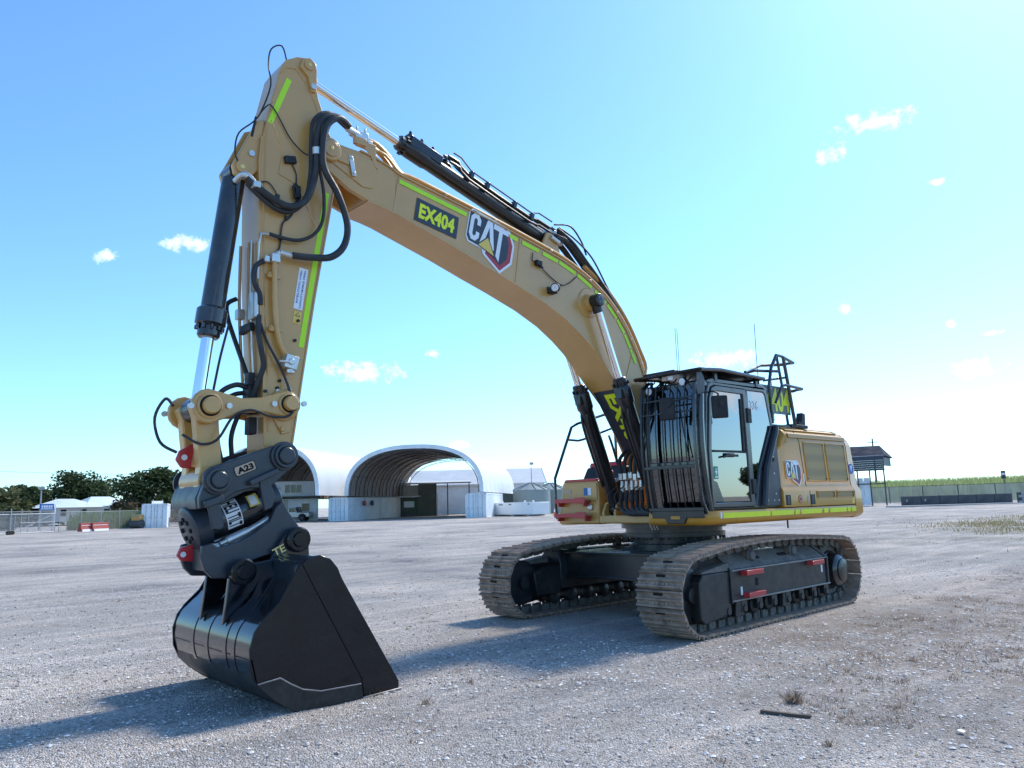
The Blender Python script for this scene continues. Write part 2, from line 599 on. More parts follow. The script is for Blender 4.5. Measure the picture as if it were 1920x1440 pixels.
# ================================================================== GROUND
def ground_material():
    m = bpy.data.materials.new('gravel')
    m.use_nodes = True
    nt = m.node_tree
    b = nt.nodes['Principled BSDF']
    big = tex(nt, 'Noise', .16, detail=5, rough=.6)
    mid = tex(nt, 'Noise', .9, detail=7, rough=.65)
    fine = tex(nt, 'Noise', 26, detail=4, rough=.7)
    st = tex(nt, 'Voronoi', 75)
    st2 = tex(nt, 'Voronoi', 32)
    # stones of different greys, dusty tan fines between
    stone = ramp(nt, st.outputs['Color'], [(.0, (.09, .09, .092)), (.3, (.27, .267, .265)), (.7, (.54, .53, .52)), (.9, (.82, .805, .79)), (1, (.97, .96, .94))])
    stone2 = ramp(nt, st2.outputs['Color'], [(.0, (.13, .13, .13)), (.5, (.42, .412, .40)), (1, (.80, .785, .77))])
    stone = mixrgb(nt, .4, stone, stone2)
    fines = ramp(nt, fine.outputs['Fac'], [(.3, (.28, .248, .215)), (.7, (.58, .525, .465))])
    f = ramp(nt, mid.outputs['Fac'], [(.36, (.05,) * 3), (.68, (.6,) * 3)])
    c = mixrgb(nt, f, stone, fines)
    patch = ramp(nt, big.outputs['Fac'], [(.3, (.80, .79, .79)), (.5, (1.14, 1.10, 1.06)), (.68, (1.40, 1.32, 1.24))])
    c = mixrgb(nt, 1.0, c, patch, 'MULTIPLY')
    # wheel marks: long soft streaks across the yard
    wh = tex(nt, 'Noise', .5, detail=4, stretch=(.12, 1.3, 1))
    w2 = ramp(nt, wh.outputs['Fac'], [(.40, (.86, .86, .86)), (.47, (1.0, 1.0, 1.0)), (.5, (1.2, 1.16, 1.12)), (.53, (.95, .95, .95)), (.6, (.88, .88, .88))])
    c = mixrgb(nt, 1.0, c, w2, 'MULTIPLY')
    # damp, darker patches
    dp = ramp(nt, tex(nt, 'Noise', .33, detail=7, rough=.68).outputs['Fac'], [(.34, (.70, .72, .75)), (.47, (1, 1, 1))])
    c = mixrgb(nt, 1.0, c, dp, 'MULTIPLY')
    # dry matted weeds
    wd = tex(nt, 'Noise', 1.9, detail=10, rough=.75)
    wf = ramp(nt, wd.outputs['Fac'], [(.57, (0, 0, 0)), (.68, (.8,) * 3)])
    c = mixrgb(nt, wf, c, (.20, .16, .13))
    # browner, weedy ground on the machine's left
    sp_ = nt.nodes.new('ShaderNodeSeparateXYZ')
    tcw = nt.nodes.new('ShaderNodeTexCoord')
    nt.links.new(tcw.outputs['Object'], sp_.inputs[0])
    my = nt.nodes.new('ShaderNodeMapRange')
    my.inputs['From Min'].default_value = 1.2
    my.inputs['From Max'].default_value = 2.6
    nt.links.new(sp_.outputs[1], my.inputs['Value'])
    mx_ = nt.nodes.new('ShaderNodeMapRange')
    mx_.inputs['From Min'].default_value = 4.6
    mx_.inputs['From Max'].default_value = 1.5
    nt.links.new(sp_.outputs[0], mx_.inputs['Value'])
    mm = nt.nodes.new('ShaderNodeMath')
    mm.operation = 'MULTIPLY'
    nt.links.new(my.outputs[0], mm.inputs[0])
    nt.links.new(mx_.outputs[0], mm.inputs[1])
    wf2 = ramp(nt, tex(nt, 'Noise', 1.3, detail=9, rough=.75).outputs['Fac'], [(.38, (0, 0, 0)), (.58, (.85,) * 3)])
    m3 = nt.nodes.new('ShaderNodeMath')
    m3.operation = 'MULTIPLY'
    nt.links.new(mm.outputs[0], m3.inputs[0])
    nt.links.new(wf2, m3.inputs[1])
    c = mixrgb(nt, m3.outputs[0], c, (.25, .20, .165))
    # greener strip over to the right
    gp = tex(nt, 'Noise', .07, detail=4)
    gsep = nt.nodes.new('ShaderNodeSeparateXYZ')
    gco = nt.nodes.new('ShaderNodeTexCoord')
    nt.links.new(gco.outputs['Object'], gsep.inputs[0])
    mr = nt.nodes.new('ShaderNodeMapRange')
    mr.inputs['From Min'].default_value = -9
    mr.inputs['From Max'].default_value = -24
    nt.links.new(gsep.outputs[0], mr.inputs['Value'])
    mr2 = nt.nodes.new('ShaderNodeMapRange')
    mr2.inputs['From Min'].default_value = -9
    mr2.inputs['From Max'].default_value = 0
    nt.links.new(gsep.outputs[1], mr2.inputs['Value'])
    pr = nt.nodes.new('ShaderNodeMath')
    pr.operation = 'MULTIPLY'
    nt.links.new(mr.outputs[0], pr.inputs[0])
    nt.links.new(mr2.outputs[0], pr.inputs[1])
    gn = ramp(nt, tex(nt, 'Noise', .35, detail=8, rough=.7).outputs['Fac'], [(.44, (0, 0, 0)), (.6, (.8,) * 3)])
    gm = nt.nodes.new('ShaderNodeMath')
    gm.operation = 'MULTIPLY'
    nt.links.new(pr.outputs[0], gm.inputs[0])
    nt.links.new(gn, gm.inputs[1])
    c = mixrgb(nt, gm.outputs[0], c, (.17, .175, .085))
    nt.links.new(c, b.inputs['Base Color'])
    b.inputs['Roughness'].default_value = .95
    b.inputs['Specular IOR Level'].default_value = .25
    bn = nt.nodes.new('ShaderNodeBump')
    bn.inputs['Strength'].default_value = .9
    bn.inputs['Distance'].default_value = .03
    bn2 = nt.nodes.new('ShaderNodeBump')
    bn2.inputs['Strength'].default_value = .5
    bn2.inputs['Distance'].default_value = .05
    nt.links.new(mid.outputs['Fac'], bn2.inputs['Height'])
    nt.links.new(st.outputs['Distance'], bn.inputs['Height'])
    bn.invert = True
    # ridges scraped into the surface beside the bucket
    wv = tex(nt, 'Wave', 2.2, wave_type='BANDS', bands_direction='DIAGONAL')
    wv.inputs['Distortion'].default_value = 3.5
    wv.inputs['Detail'].default_value = 3
    vd = nt.nodes.new('ShaderNodeVectorMath')
    vd.operation = 'DISTANCE'
    tcd = nt.nodes.new('ShaderNodeTexCoord')
    nt.links.new(tcd.outputs['Object'], vd.inputs[0])
    vd.inputs[1].default_value = (5.0, 2.2, 0)
    md = nt.nodes.new('ShaderNodeMapRange')
    md.inputs['From Min'].default_value = 1.6
    md.inputs['From Max'].default_value = .5
    md.inputs['To Max'].default_value = .5
    nt.links.new(vd.outputs['Value'], md.inputs['Value'])
    bn3 = nt.nodes.new('ShaderNodeBump')
    bn3.inputs['Distance'].default_value = .03
    nt.links.new(md.outputs[0], bn3.inputs['Strength'])
    nt.links.new(wv.outputs['Fac'], bn3.inputs['Height'])
    nt.links.new(bn2.outputs[0], bn3.inputs['Normal'])
    nt.links.new(bn3.outputs[0], bn.inputs['Normal'])
    nt.links.new(bn.outputs[0], b.inputs['Normal'])
    MATS['gravel'] = m
ground_material()

def ground_z(x, y):
    z = gz(x, y)
    d = math.hypot(x - 5, y - 3)
    if d < 60:
        k = max(0, 1 - d / 60)
        z += k * (.030 * noise.noise(Vector((x * .55, y * .55, 3))) + .014 * noise.noise(Vector((x * 1.9, y * 1.9, 8))))
        # keep the standing of the machine flat
        t = max(0, 1 - max(abs(x) / 3.2, abs(y) / 2.3))
        if t > 0:
            z = z * (1 - min(1, t * 4)) - .002 * min(1, t * 4)
    return z

def build_ground():
    # graded grid: fine near the camera and machine, coarse towards the horizon
    def axis(c):
        a = [0]
        st = .16
        while a[-1] < 1500:
            a.append(a[-1] + st)
            if a[-1] > 9:
                st *= 1.11
        return [c - v for v in a[:0:-1]] + [c + v for v in a]
    xs, ys = axis(5.5), axis(3.5)
    nx, ny = len(xs), len(ys)
    vs = [(x, y, ground_z(x, y)) for x in xs for y in ys]
    fs = [(i * ny + j, (i + 1) * ny + j, (i + 1) * ny + j + 1, i * ny + j + 1) for i in range(nx - 1) for j in range(ny - 1)]
    g = G()
    g.v, g.f = vs, fs
    g.m = [0] * len(fs)
    o = obj('ground', make_mesh('ground', g, 'gravel', angle=80), None)
    structure(o)
    return o
build_ground()
# ================================================================== EXCAVATOR
EX = thing('excavator', 'large tracked yellow excavator with black bucket, caged cab and long boom', 'excavator')
TURN = R(1.4)                      # the tracks stand turned a little against the upper body

# ------------------------------------------------------------------ tracks
GAUGE, SHOE_W = 1.391, .62

def track_path():
    P = [Vector((x, 0, .03)) for x in (1.84, .9, 0, -.9, -1.84)]
    for k in range(1, 12):
        a = R(-90 - 180 * k / 12)
        P.append(Vector((-1.87 + .455 * math.cos(a), 0, .485 + .455 * math.sin(a))))
    P += [Vector(p) for p in ((-1.87, 0, .945), (-1.25, 0, .985), (-.6, 0, 1.015), (0, 0, 1.025), (.6, 0, 1.015), (1.25, 0, .985), (1.85, 0, .915))]
    for k in range(1, 12):
        a = R(90 - 180 * k / 12)
        P.append(Vector((1.88 + .44 * math.cos(a), 0, .475 + .44 * math.sin(a))))
    P.append(P[0].copy())
    return P

PATH = track_path()
SEG = [(b - a).length for a, b in zip(PATH, PATH[1:])]
TOTAL = sum(SEG)

def on_path(s):
    s %= TOTAL
    for (a, b), l in zip(zip(PATH, PATH[1:]), SEG):
        if s <= l:
            return a.lerp(b, s / l)
        s -= l
    return PATH[-1]

NSHOE = 50
PITCH = TOTAL / NSHOE
def shoe_mesh():
    g = G()
    h = PITCH * .478
    hw = SHOE_W / 2
    prof = [(-h, .0), (-h + .003, .040), (-h + .015, .042), (-h + .030, .008), (-.020, .008), (-.008, .036), (.008, .036), (.020, .008),
            (h - .046, .008), (h - .032, .036), (h - .016, .036), (h - .004, .004), (h, -.008), (h, -.016), (-h, -.016)]
    g.prism(prof, -hw, hw, 'y')
    # lightening slot and bolt heads in the valleys between the ribs
    for y in (-.055, .035):
        g.lathe([(0, .021), (1, .021)], (-.058, y, .004), (-.058, y, .0135), 8, 1)
    g.box((-.058, -.01, .0085), (.034, .09, .010), 1)
    for y in (-.075, -.02, .055, .11):
        g.cyl((.043, y, .006), (.043, y, .024), .017, 6, mi=0)
    for y in (-.2, .2):
        g.cyl((.043, y, .006), (.043, y, .02), .015, 6, mi=0)
    return make_mesh('track_shoe', g, ['shoe_steel', 'hole_dark'])

SHOE = shoe_mesh()

def build_track(side):
    """side +1 = the machine's left (towards the camera)"""
    y0 = side * GAUGE
    # chain: link plates on both rails
    g = G()
    for i in range(NSHOE):
        s = (i + .5) * PITCH
        p, a, b = on_path(s), on_path(s - .06), on_path(s + .06)
        t = (b - a).normalized()
        n = Vector((t.z, 0, -t.x))                 # towards the inside of the loop
        rot = Matrix((t, Vector((0, 1, 0)), n)).transposed()
        for k, dy in enumerate((-.085, .085)):
            for e in (-1, 1):
                c = p + n * .062 + t * (e * .052)
                g.box((c.x, y0 + dy + e * .014, c.z), (.085, .03, .095), 0, rot)
        c = p + n * .07 + t * (PITCH * .5)
        g.cyl((c.x, y0 - .12, c.z), (c.x, y0 + .12, c.z), .026, 8)
    ch = obj('track_chain', g, 'frame_dusty', EX, rot=(0, 0, TURN))
    for i in range(NSHOE):
        s = (i + .5) * PITCH
        p, a, b = on_path(s), on_path(s - PITCH * .45), on_path(s + PITCH * .45)
        t = (b - a).normalized()
        n = Vector((-t.z, 0, t.x))                 # outwards
        o = obj('track_shoe', SHOE, None, ch)
        mw = Matrix((t, n.cross(t), n)).transposed().to_4x4()
        mw.translation = Vector((p.x, y0, p.z))
        o.matrix_local = mw
    s = side
    # roller frame: sloped top sheds dirt, flat outer face
    g = G()
    sec = [(.245, .34), (.245, .705), (.02, .88), (-.17, .88), (-.23, .70), (-.23, .34)]
    g.prism([(y0 + s * a, z) for a, z in sec], -1.42, 1.22, 'x')
    fr = obj('track_frame', g, 'frame_black', EX, bevel=.012, rot=(0, 0, TURN))
    g = G().prism([(y0 + s * a, z) for a, z in ((.232, .722), (.03, .885), (.0, .885), (.215, .70))], -1.40, 1.20, 'x')
    obj('sloped_top_sheet', g, 'frame_dusty', fr, bevel=.004)
    # idler box in front
    g = G()
    g.prism([(1.22, .20), (1.78, .14), (1.86, .2), (1.86, .62), (1.78, .70), (1.22, .70)], y0 + s * .06, y0 + s * .235, 'y')
    g.prism([(1.22, .28), (1.70, .28), (1.76, .6), (1.22, .7)], y0 - s * .22, y0 - s * .05, 'y')
    obj('idler_guard', g, 'frame_black', fr, bevel=.015)
    g = G().prism([(1.2, .705), (1.80, .705), (1.78, .73), (1.2, .80)], y0 + s * .02, y0 + s * .225, 'y')
    obj('idler_guard_cover', g, 'frame_dusty', fr, bevel=.008)
    g = G()
    g.lathe([(0, .25), (.1, .31), (.3, .31), (.38, .27), (.62, .27), (.7, .31), (.9, .31), (1, .25)], (1.88, y0 - .1, .475), (1.88, y0 + .1, .475), 32)
    g.cyl((1.88, y0 - .16, .475), (1.88, y0 + .16, .475), .09, 16)
    obj('idler_wheel', g, 'frame_black', fr)
    # worn edges along the outer face
    g = G()
    g.box((-.1, y0 + s * .250, .703), (2.55, .018, .02))
    obj('upper_edge_strip', g, 'worn_edge', fr, bevel=.004)
    g = G().box((-.1, y0 + s * .250, .345), (2.6, .022, .02))
    obj('lower_edge_strip', g, 'worn_edge', fr, bevel=.004)
    g = G().tube([(-1.33, y0 + s * .255, .36), (-1.33, y0 + s * .255, .70), (-1.30, y0 + s * .2, .75), (-1.25, y0 + s * .02, .89)], .014, 6)
    obj('rear_edge_strip', g, 'frame_black', fr)
    g = G().prism([(y0 + s * a, z) for a, z in ((.26, .32), (.26, .72), (.03, .9), (.03, .32))], 1.195, 1.225, 'x')
    obj('front_edge_plate', g, 'frame_black', fr, bevel=.006)
    # rollers
    for k in range(8):
        x = -1.32 + k * .37
        g = G()
        g.lathe([(0, .07), (.06, .105), (.2, .105), (.26, .085), (.74, .085), (.8, .105), (.94, .105), (1, .07)], (x, y0 - .17, .235), (x, y0 + .17, .235), 18)
        g.box((x, y0 + s * .205, .265), (.13, .05, .13))
        g.cyl((x, y0 + s * .18, .235), (x, y0 + s * .245, .235), .045, 12)
        obj('track_roller', g, 'frame_black', fr, bevel=.005)
    for x in (-.16, 1.0):
        g = G().prism([(x - .1, .15), (x + .1, .15), (x + .07, .345), (x - .07, .345)], y0 + s * .15, y0 + s * .22, 'y')
        obj('track_guide', g, 'frame_black', fr, bevel=.008)
    for x in (.55, -.55):
        g = G()
        g.lathe([(0, .05), (.05, .085), (.45, .085), (.5, .075), (.9, .075), (.93, .088), (1, .08)], (x, y0 - .10, .845), (x, y0 + s * .17, .845), 20)
        g.box((x, y0 - s * .03, .80), (.1, .12, .12))
        c = obj('carrier_roller', g, 'frame_dusty', fr)
        g = G()
        g.lathe([(0, .072), (.5, .072), (1, .055)], (x, y0 + s * .168, .845), (x, y0 + s * .195, .845), 20)
        obj('roller_cap', g, 'panel_grey', fr)
    for x in (.42, -.30):
        g = G().box((x, y0 + s * .125, .812), (.22, .05, .012), 0, Matrix.Rotation(s * R(-38), 3, 'X'))
        obj('frame_slot', g, 'hole_dark', fr)
    # final drive
    g = G()
    g.lathe([(0, .28), (.3, .28), (.36, .25), (.8, .235), (.92, .2), (1, .10)], (-1.87, y0 - s * .02, .485), (-1.87, y0 + s * .25, .485), 32)
    fd = obj('final_drive', g, 'black_gloss', fr, bevel=.008)
    g = G()
    g.lathe([(0, .17), (.6, .17), (1, .15)], (-1.87, y0 + s * .235, .485), (-1.87, y0 + s * .262, .485), 32)
    obj('drive_cover', g, 'black_paint', fr)
    g = G()
    n = 21
    pr = []
    for k in range(n * 4):
        a = k * 2 * math.pi / (n * 4)
        pr.append((-1.87 + (.40 if k % 4 in (1, 2) else .35) * math.cos(a), .485 + (.40 if k % 4 in (1, 2) else .35) * math.sin(a)))
    g.prism(pr, y0 - .035, y0 + .035, 'y')
    obj('drive_sprocket', g, 'frame_dusty', fr)
    g = G().prism([(-1.42, .36), (-1.42, .86), (-1.70, .80), (-2.1, .7), (-2.2, .5), (-2.1, .25), (-1.7, .2)], y0 - s * .22, y0 - s * .06, 'y')
    obj('drive_housing', g, 'frame_black', fr, bevel=.02)
    # red steps bolted on the outer face
    for x, z in (((.78, .665), (.76, .40), (-.92, .665)) if side > 0 else ()):
        g = G()
        y = y0 + s * .25
        g.box((x, y + s * .045, z + .02), (.40 if x > 0 else .34, .09, .014))
        g.box((x, y + s * .087, z + .0), (.40 if x > 0 else .34, .012, .055))
        for e in (-1, 1):
            g.box((x + e * (.185 if x > 0 else .16), y + s * .045, z), (.014, .09, .06))
        obj('red_step', g, 'red_paint', fr, bevel=.004)
    if side > 0:
        for x, z in ((.98, .45), (-1.18, .56)):
            obj('white_reflector', G().box((x, y0 + s * .249, z), (.035, .008, .10)), 'decal_white', fr)
        obj('grease_port', G().box((.60, y0 + s * .247, .53), (.07, .01, .09)), 'hole_dark', fr, bevel=.01)

build_track(1)
build_track(-1)

# ------------------------------------------------------------------ car body and slew ring
g = G()
for sx in (1, -1):
    for sy in (1, -1):
        # tapering leg from the hub to the roller frame
        a = [(sx * .35, sy * .2), (sx * 1.0, sy * 1.20), (sx * .55, sy * 1.20), (sx * .02, sy * .55)]
        pts = []
        for (x, y), zt, zb in ((a[0], .90, .46), (a[1], .80, .52), (a[2], .80, .52), (a[3], .90, .46)):
            pts.append((x, y, zt, zb))
        vs = [(x, y, zt) for x, y, zt, zb in pts] + [(x, y, zb) for x, y, zt, zb in pts]
        g.add(vs, [(0, 1, 2, 3), (7, 6, 5, 4), (0, 4, 5, 1), (1, 5, 6, 2), (2, 6, 7, 3), (3, 7, 4, 0)])
g.box((0, 0, .68), (1.15, 1.1, .46))
cb = obj('car_body', g, 'black_paint', EX, bevel=.02, rot=(0, 0, TURN))
g = G()
g.prism([(1.12, -1.2), (1.12, 1.2), (.9, 1.2), (.62, .5), (.62, -.5), (.9, -1.2)], .50, .535, 'z')
g.prism([(1.14, -1.2), (1.14, 1.2), (.2, 1.2), (.2, -1.2)], .838, .868, 'z')
obj('front_flange', g, 'black_paint', cb, bevel=.006, split=True)
g = G().box((1.06, 0, .685), (.04, 2.4, .30))
obj('front_web', g, 'black_paint', cb)
g = G().lathe([(0, .66), (.35, .66), (.4, .60), (.75, .60), (.8, .70), (1, .70)], (0, 0, .88), (0, 0, 1.10), 48)
obj('ring_seat', g, 'black_paint', cb)
g = G()
g.lathe([(0, .74), (.3, .74), (.32, .70), (.62, .70), (.64, .76), (1, .76)], (0, 0, 1.06), (0, 0, 1.25), 64)
sr = obj('slew_ring', g, 'black_paint', EX)
g = G()
for k in range(36):
    a = k * math.pi / 18
    g.cyl((.72 * math.cos(a), .72 * math.sin(a), 1.02), (.72 * math.cos(a), .72 * math.sin(a), 1.075), .018, 6)
obj('ring_bolts', g, 'frame_black', sr)

# ------------------------------------------------------------------ upper frame
g = G()
g.box2((-2.7, -1.30, 1.252), (.6, 1.30, 1.40)).box2((.6, .52, 1.252), (1.05, 1.30, 1.40))
g.box2((.6, -.56, 1.262), (1.0, .52, 1.38))
uf = obj('upper_frame', g, 'yellow_paint', EX, bevel=.02)
# skirt under the cab and along the left side: round nosed bar
def skirt_section(y_out, sgn):
    return [(y_out - sgn * .30, 1.245), (y_out - sgn * .05, 1.245), (y_out - sgn * .012, 1.275), (y_out, 1.31), (y_out, 1.385), (y_out - sgn * .012, 1.415), (y_out - sgn * .05, 1.425), (y_out - sgn * .30, 1.425)]
def loft(stations, mi=0, g=None, caps=True):
    """stations: lists of equally many 3-D points"""
    g = g or G()
    n = len(stations[0])
    vs = [p for st in stations for p in st]
    fs = []
    for i in range(len(stations) - 1):
        for k in range(n):
            k2 = (k + 1) % n
            fs.append((i * n + k, i * n + k2, (i + 1) * n + k2, (i + 1) * n + k))
    if caps:
        fs += [tuple(range(n - 1, -1, -1)), tuple(range((len(stations) - 1) * n, len(stations) * n))]
    return g.add(vs, fs, mi)
for sgn in (1, -1):
    sec = skirt_section(1.47 * sgn, sgn)
    x0 = 1.02 if sgn > 0 else .9
    st = [[(x, y, z) for y, z in sec] for x in (-2.80, -1.5, 0, x0)]
    g = loft(st)
    obj('side_skirt', g, 'yellow_gloss', uf, angle=50)
# the skirt turns the corner and runs across below the cab
prof = [(-.32, 1.245), (-.05, 1.245), (-.012, 1.275), (0, 1.31), (0, 1.385), (-.012, 1.415), (-.05, 1.425), (-.32, 1.425)]
st = []
for k in range(7):
    a = R(k * 15)
    c = Vector((1.02, 1.24))
    d = Vector((math.sin(a), math.cos(a)))
    st.append([(c.x + d.x * (.23 + p), c.y + d.y * (.23 + p), z) for p, z in prof])
st.append([(1.25 + p, .55, z) for p, z in prof])
obj('front_skirt', loft(st), 'yellow_gloss', uf, angle=50)
# reflective strip on the skirt, in five pieces
xs = [(.93, -.32), (-.38, -.95), (-1.06, -1.16), (-1.22, -1.68), (-1.79, -1.89), (-1.96, -2.36), (-2.45, -2.54), (-2.60, -2.74)]
xs = [(.93, -.20), (-.24, -.83), (-.88, -1.0), (-1.05, -1.66), (-1.73, -1.86), (-1.92, -2.46), (-2.50, -2.60), (-2.64, -2.78)]
for a, b in xs:
    obj('reflective_strip', G().box2((a, 1.4705, 1.325), (b, 1.4735, 1.392)), 'fluoro_yellow', uf)
obj('small_label', G().box2((.99, 1.468, 1.325), (.955, 1.4735, 1.40)), 'decal_white', uf)
# hitch lugs for the boom cylinders and the boom foot
for s in (-1, 1):
    for d in (-.075, .075):
        g = G().prism([(.55, 1.30), (.98, 1.26), (1.0, 1.42), (.93, 1.55), (.80, 1.58), (.66, 1.50)], s * .375 + d * 1.45 - .02, s * .375 + d * 1.45 + .02, 'y')
        obj('cylinder_lug', g, 'yellow_paint', uf, bevel=.012)
    g = G().prism([(-.35, 1.3), (.75, 1.3), (.52, 1.95), (.40, 2.22), (.24, 2.26), (.08, 2.18), (-.2, 1.7)], s * .31 - .025, s * .31 + .025, 'y')
    obj('boom_foot_plate', g, 'yellow_paint', uf, bevel=.012)

# left engine house: shouldered cross section, raked front
def house_section(x, top, sgn=1, y_in=.35, inset=0.):
    k = (top - 1.425) / (2.60 - 1.425)
    pts = [(1.468, 1.428), (1.468, 1.64), (1.455, 1.68), (1.415, 1.74), (1.385, 2.36), (1.36, 2.46), (1.30, 2.54), (1.21, 2.58), (y_in, 2.60), (y_in, 1.428)]
    out = []
    for y, z in pts:
        z2 = min(z, top - .001 * (2.60 - z)) if z > 1.74 else z
        out.append((x, (y - inset) * sgn, z2))
    return out
st = [house_section(-.60, 1.95), house_section(-.66, 2.22), house_section(-.80, 2.30), house_section(-.98, 2.60), house_section(-2.80, 2.60)]
eh = obj('engine_house', loft(st), 'yellow_gloss', EX, angle=40, bevel=.01)
# bronze band just under the top edge
st = []
for x in (-1.02, -2.80):
    st.append([(x, 1.366, 2.455), (x, 1.385, 2.43), (x, 1.372, 2.49), (x, 1.35, 2.50)])
obj('bronze_band', loft(st), 'perforated_yellow', eh)
g = G()
for z0, z1, y0, y1 in ((1.43, 1.64, 1.4695, 1.4695), (1.64, 1.74, 1.4695, 1.4175), (1.74, 2.36, 1.4175, 1.3875), (2.36, 2.46, 1.3875, 1.3625), (2.46, 2.54, 1.3625, 1.3025), (2.54, 2.582, 1.3025, 1.2125)):
    for x in (-1.33, -2.795):
        xx0, xx1 = x + .06 * (2.0 - z0) * (-1 if x > -2 else 0), x + .06 * (2.0 - z1) * (-1 if x > -2 else 0)
        g.add([(xx0 - .007, y0 + .001, z0), (xx0 + .007, y0 + .001, z0), (xx1 + .007, y1 + .001, z1), (xx1 - .007, y1 + .001, z1)], [(0, 1, 2, 3)])
obj('panel_seam', g, 'hole_dark', eh, split=True)

def side_y(z):
    return 1.415 + (z - 1.74) / .62 * (1.385 - 1.415)
def grille(x0, x1, z0, z1, ya, yb):
    gl = G()
    gl.add([(x0, ya + .004, z0), (x1, ya + .004, z0), (x1, yb + .004, z1), (x0, yb + .004, z1)], [(0, 1, 2, 3)])
    o = obj('grille_panel', gl, 'perforated_yellow', eh)
    fr = G()
    for a, b in (((x0, ya, z0), (x1, ya, z0)), ((x1, ya, z0), (x1, yb, z1)), ((x1, yb, z1), (x0, yb, z1)), ((x0, yb, z1), (x0, ya, z0))):
        fr.tube([(a[0], a[1] + .005, a[2]), (b[0], b[1] + .005, b[2])], .009, 5)
    obj('grille_frame', fr, 'yellow_gloss', eh)
    s = G()
    for x in (x0 - .012 * (1 if x0 > x1 else -1), x1 + .012 * (1 if x0 > x1 else -1)):
        for z, y in ((z0 + .03, ya), (z1 - .03, yb)):
            s.cyl((x, y, z), (x, y + .014, z), .011, 6)
    obj('grille_bolts', s, 'dark_plastic', eh)
grille(-1.42, -2.02, 1.80, 2.37, 1.4125, 1.385)
grille(-2.10, -2.72, 1.80, 2.37, 1.4125, 1.385)
grille(-1.56, -2.10, 1.545, 1.645, 1.468, 1.468)
grille(-2.18, -2.74, 1.545, 1.645, 1.468, 1.468)
# door lock recesses, warning and lamp details
for x in (-.72, -1.42):
    obj('lock_recess', G().box2((x + .07, 1.466, 1.455), (x - .07, 1.471, 1.60)), 'dark_plastic', eh, bevel=.006)
    obj('lock_plate', G().box2((x + .03, 1.4705, 1.475), (x - .03, 1.474, 1.58)), 'panel_grey', eh, bevel=.004)
g = G()
g.cyl((-1.06, 1.467, 1.535), (-1.06, 1.4715, 1.535), .058, 24, mi=0)
g.cyl((-1.06, 1.4710, 1.535), (-1.06, 1.4735, 1.535), .046, 24, mi=1)
g.cyl((-1.06, 1.4730, 1.535), (-1.06, 1.4750, 1.535), .028, 16, mi=0)
obj('round_sticker', g, ['decal_red', 'decal_tan'], eh)
obj('small_sticker', G().box2((-1.27, 1.4685, 1.47), (-1.31, 1.4715, 1.58)), 'decal_tan', eh)
obj('white_sticker', G().box2((-1.29, 1.4145, 1.78), (-1.325, 1.418, 1.90)), 'decal_white', eh)
obj('corner_sticker', G().box2((-2.68, 1.4685, 1.45), (-2.78, 1.4715, 1.53)), 'decal_yellow', eh)
# vent on the sloped shoulder
g = G()
for x0, x1 in ((-1.08, -1.72), (-1.76, -2.66)):
    g.add([(x0, 1.300, 2.548), (x1, 1.300, 2.548), (x1, 1.222, 2.584), (x0, 1.222, 2.584)], [(0, 1, 2, 3)])
obj('shoulder_vent', g, 'perforated_yellow', eh, split=True)
g = G()
for x in (-1.07, -1.74, -2.67):
    g.tube([(x, 1.305, 2.548), (x, 1.22, 2.588)], .012, 5)
g.tube([(-1.07, 1.305, 2.547), (-2.67, 1.305, 2.547)], .009, 5)
g.tube([(-1.07, 1.22, 2.588), (-2.67, 1.22, 2.588)], .009, 5)
obj('vent_frame', g, 'yellow_gloss', eh)
# the rest of the upper works (hood, right tank and pump bay)
g = G()
g.box2((-2.79, -.95, 1.43), (-1.0, .35, 2.50))
obj('engine_hood', g, 'yellow_paint', EX, bevel=.05)
g = G()
st = [[(x, y, z) for y, z in ((-1.465, 1.428), (-1.465, 2.1), (-1.40, 2.2), (-.9, 2.22), (-.6, 2.2), (-.6, 1.428))] for x in (-2.75, -.2)]
obj('right_pump_bay', loft(st), 'yellow_paint', EX, bevel=.02)
g = G().prism([(-.15, 1.43), (.45, 1.43), (.45, 1.88), (.3, 2.12), (-.15, 2.12)], -1.40, -.62, 'y')
tk = obj('fuel_tank', g, 'dark_plastic', EX, bevel=.03)
obj('tank_red_cap', G().prism([(-.1, 2.12), (.3, 2.12), (.27, 2.19), (-.1, 2.19)], -1.35, -.68, 'y'), 'red_paint', tk, bevel=.015)
# counterweight: bowed rear
def cw_ring(z, w, k=0.):
    """one level of the weight: half width w, set in by k at the rear"""
    pts = []
    for i in range(13):
        f = 1 - i / 6
        y = (w - .025) * f
        x = -2.99 - .50 * math.cos(f * .9 * math.pi / 2) ** .8 + k
        pts.append((x, y, z))
    return [(-2.81, w, z)] + pts + [(-2.81, -w, z)]
st = [cw_ring(1.225, 1.40, .10), cw_ring(1.26, 1.445, .03), cw_ring(1.31, 1.466), cw_ring(1.64, 1.466), cw_ring(1.74, 1.413, .03), cw_ring(2.36, 1.383, .08), cw_ring(2.46, 1.358, .12), cw_ring(2.54, 1.298, .2), cw_ring(2.585, 1.21, .32)]
cw = obj('counterweight', loft(st), 'yellow_gloss', EX, angle=45)
g = G()
g.lathe([(0, .085), (1, .085)], (-2.89, 1.385, 1.99), (-2.89, 1.4035, 1.99), 24, 0)
g.add([(-2.89, 1.4045, 1.94), (-2.93, 1.4045, 2.04), (-2.85, 1.4045, 2.04)], [(0, 1, 2)], 1)
obj('blue_round_sticker', g, ['decal_blue', 'decal_white'], cw)
obj('belly_probe', G().tube([(-.95, 1.30, 1.26), (-.95, 1.30, 1.13)], .012, 6), 'dark_plastic', uf)
mat('board_grey', (.17, .18, .19), .5, vary=.08)
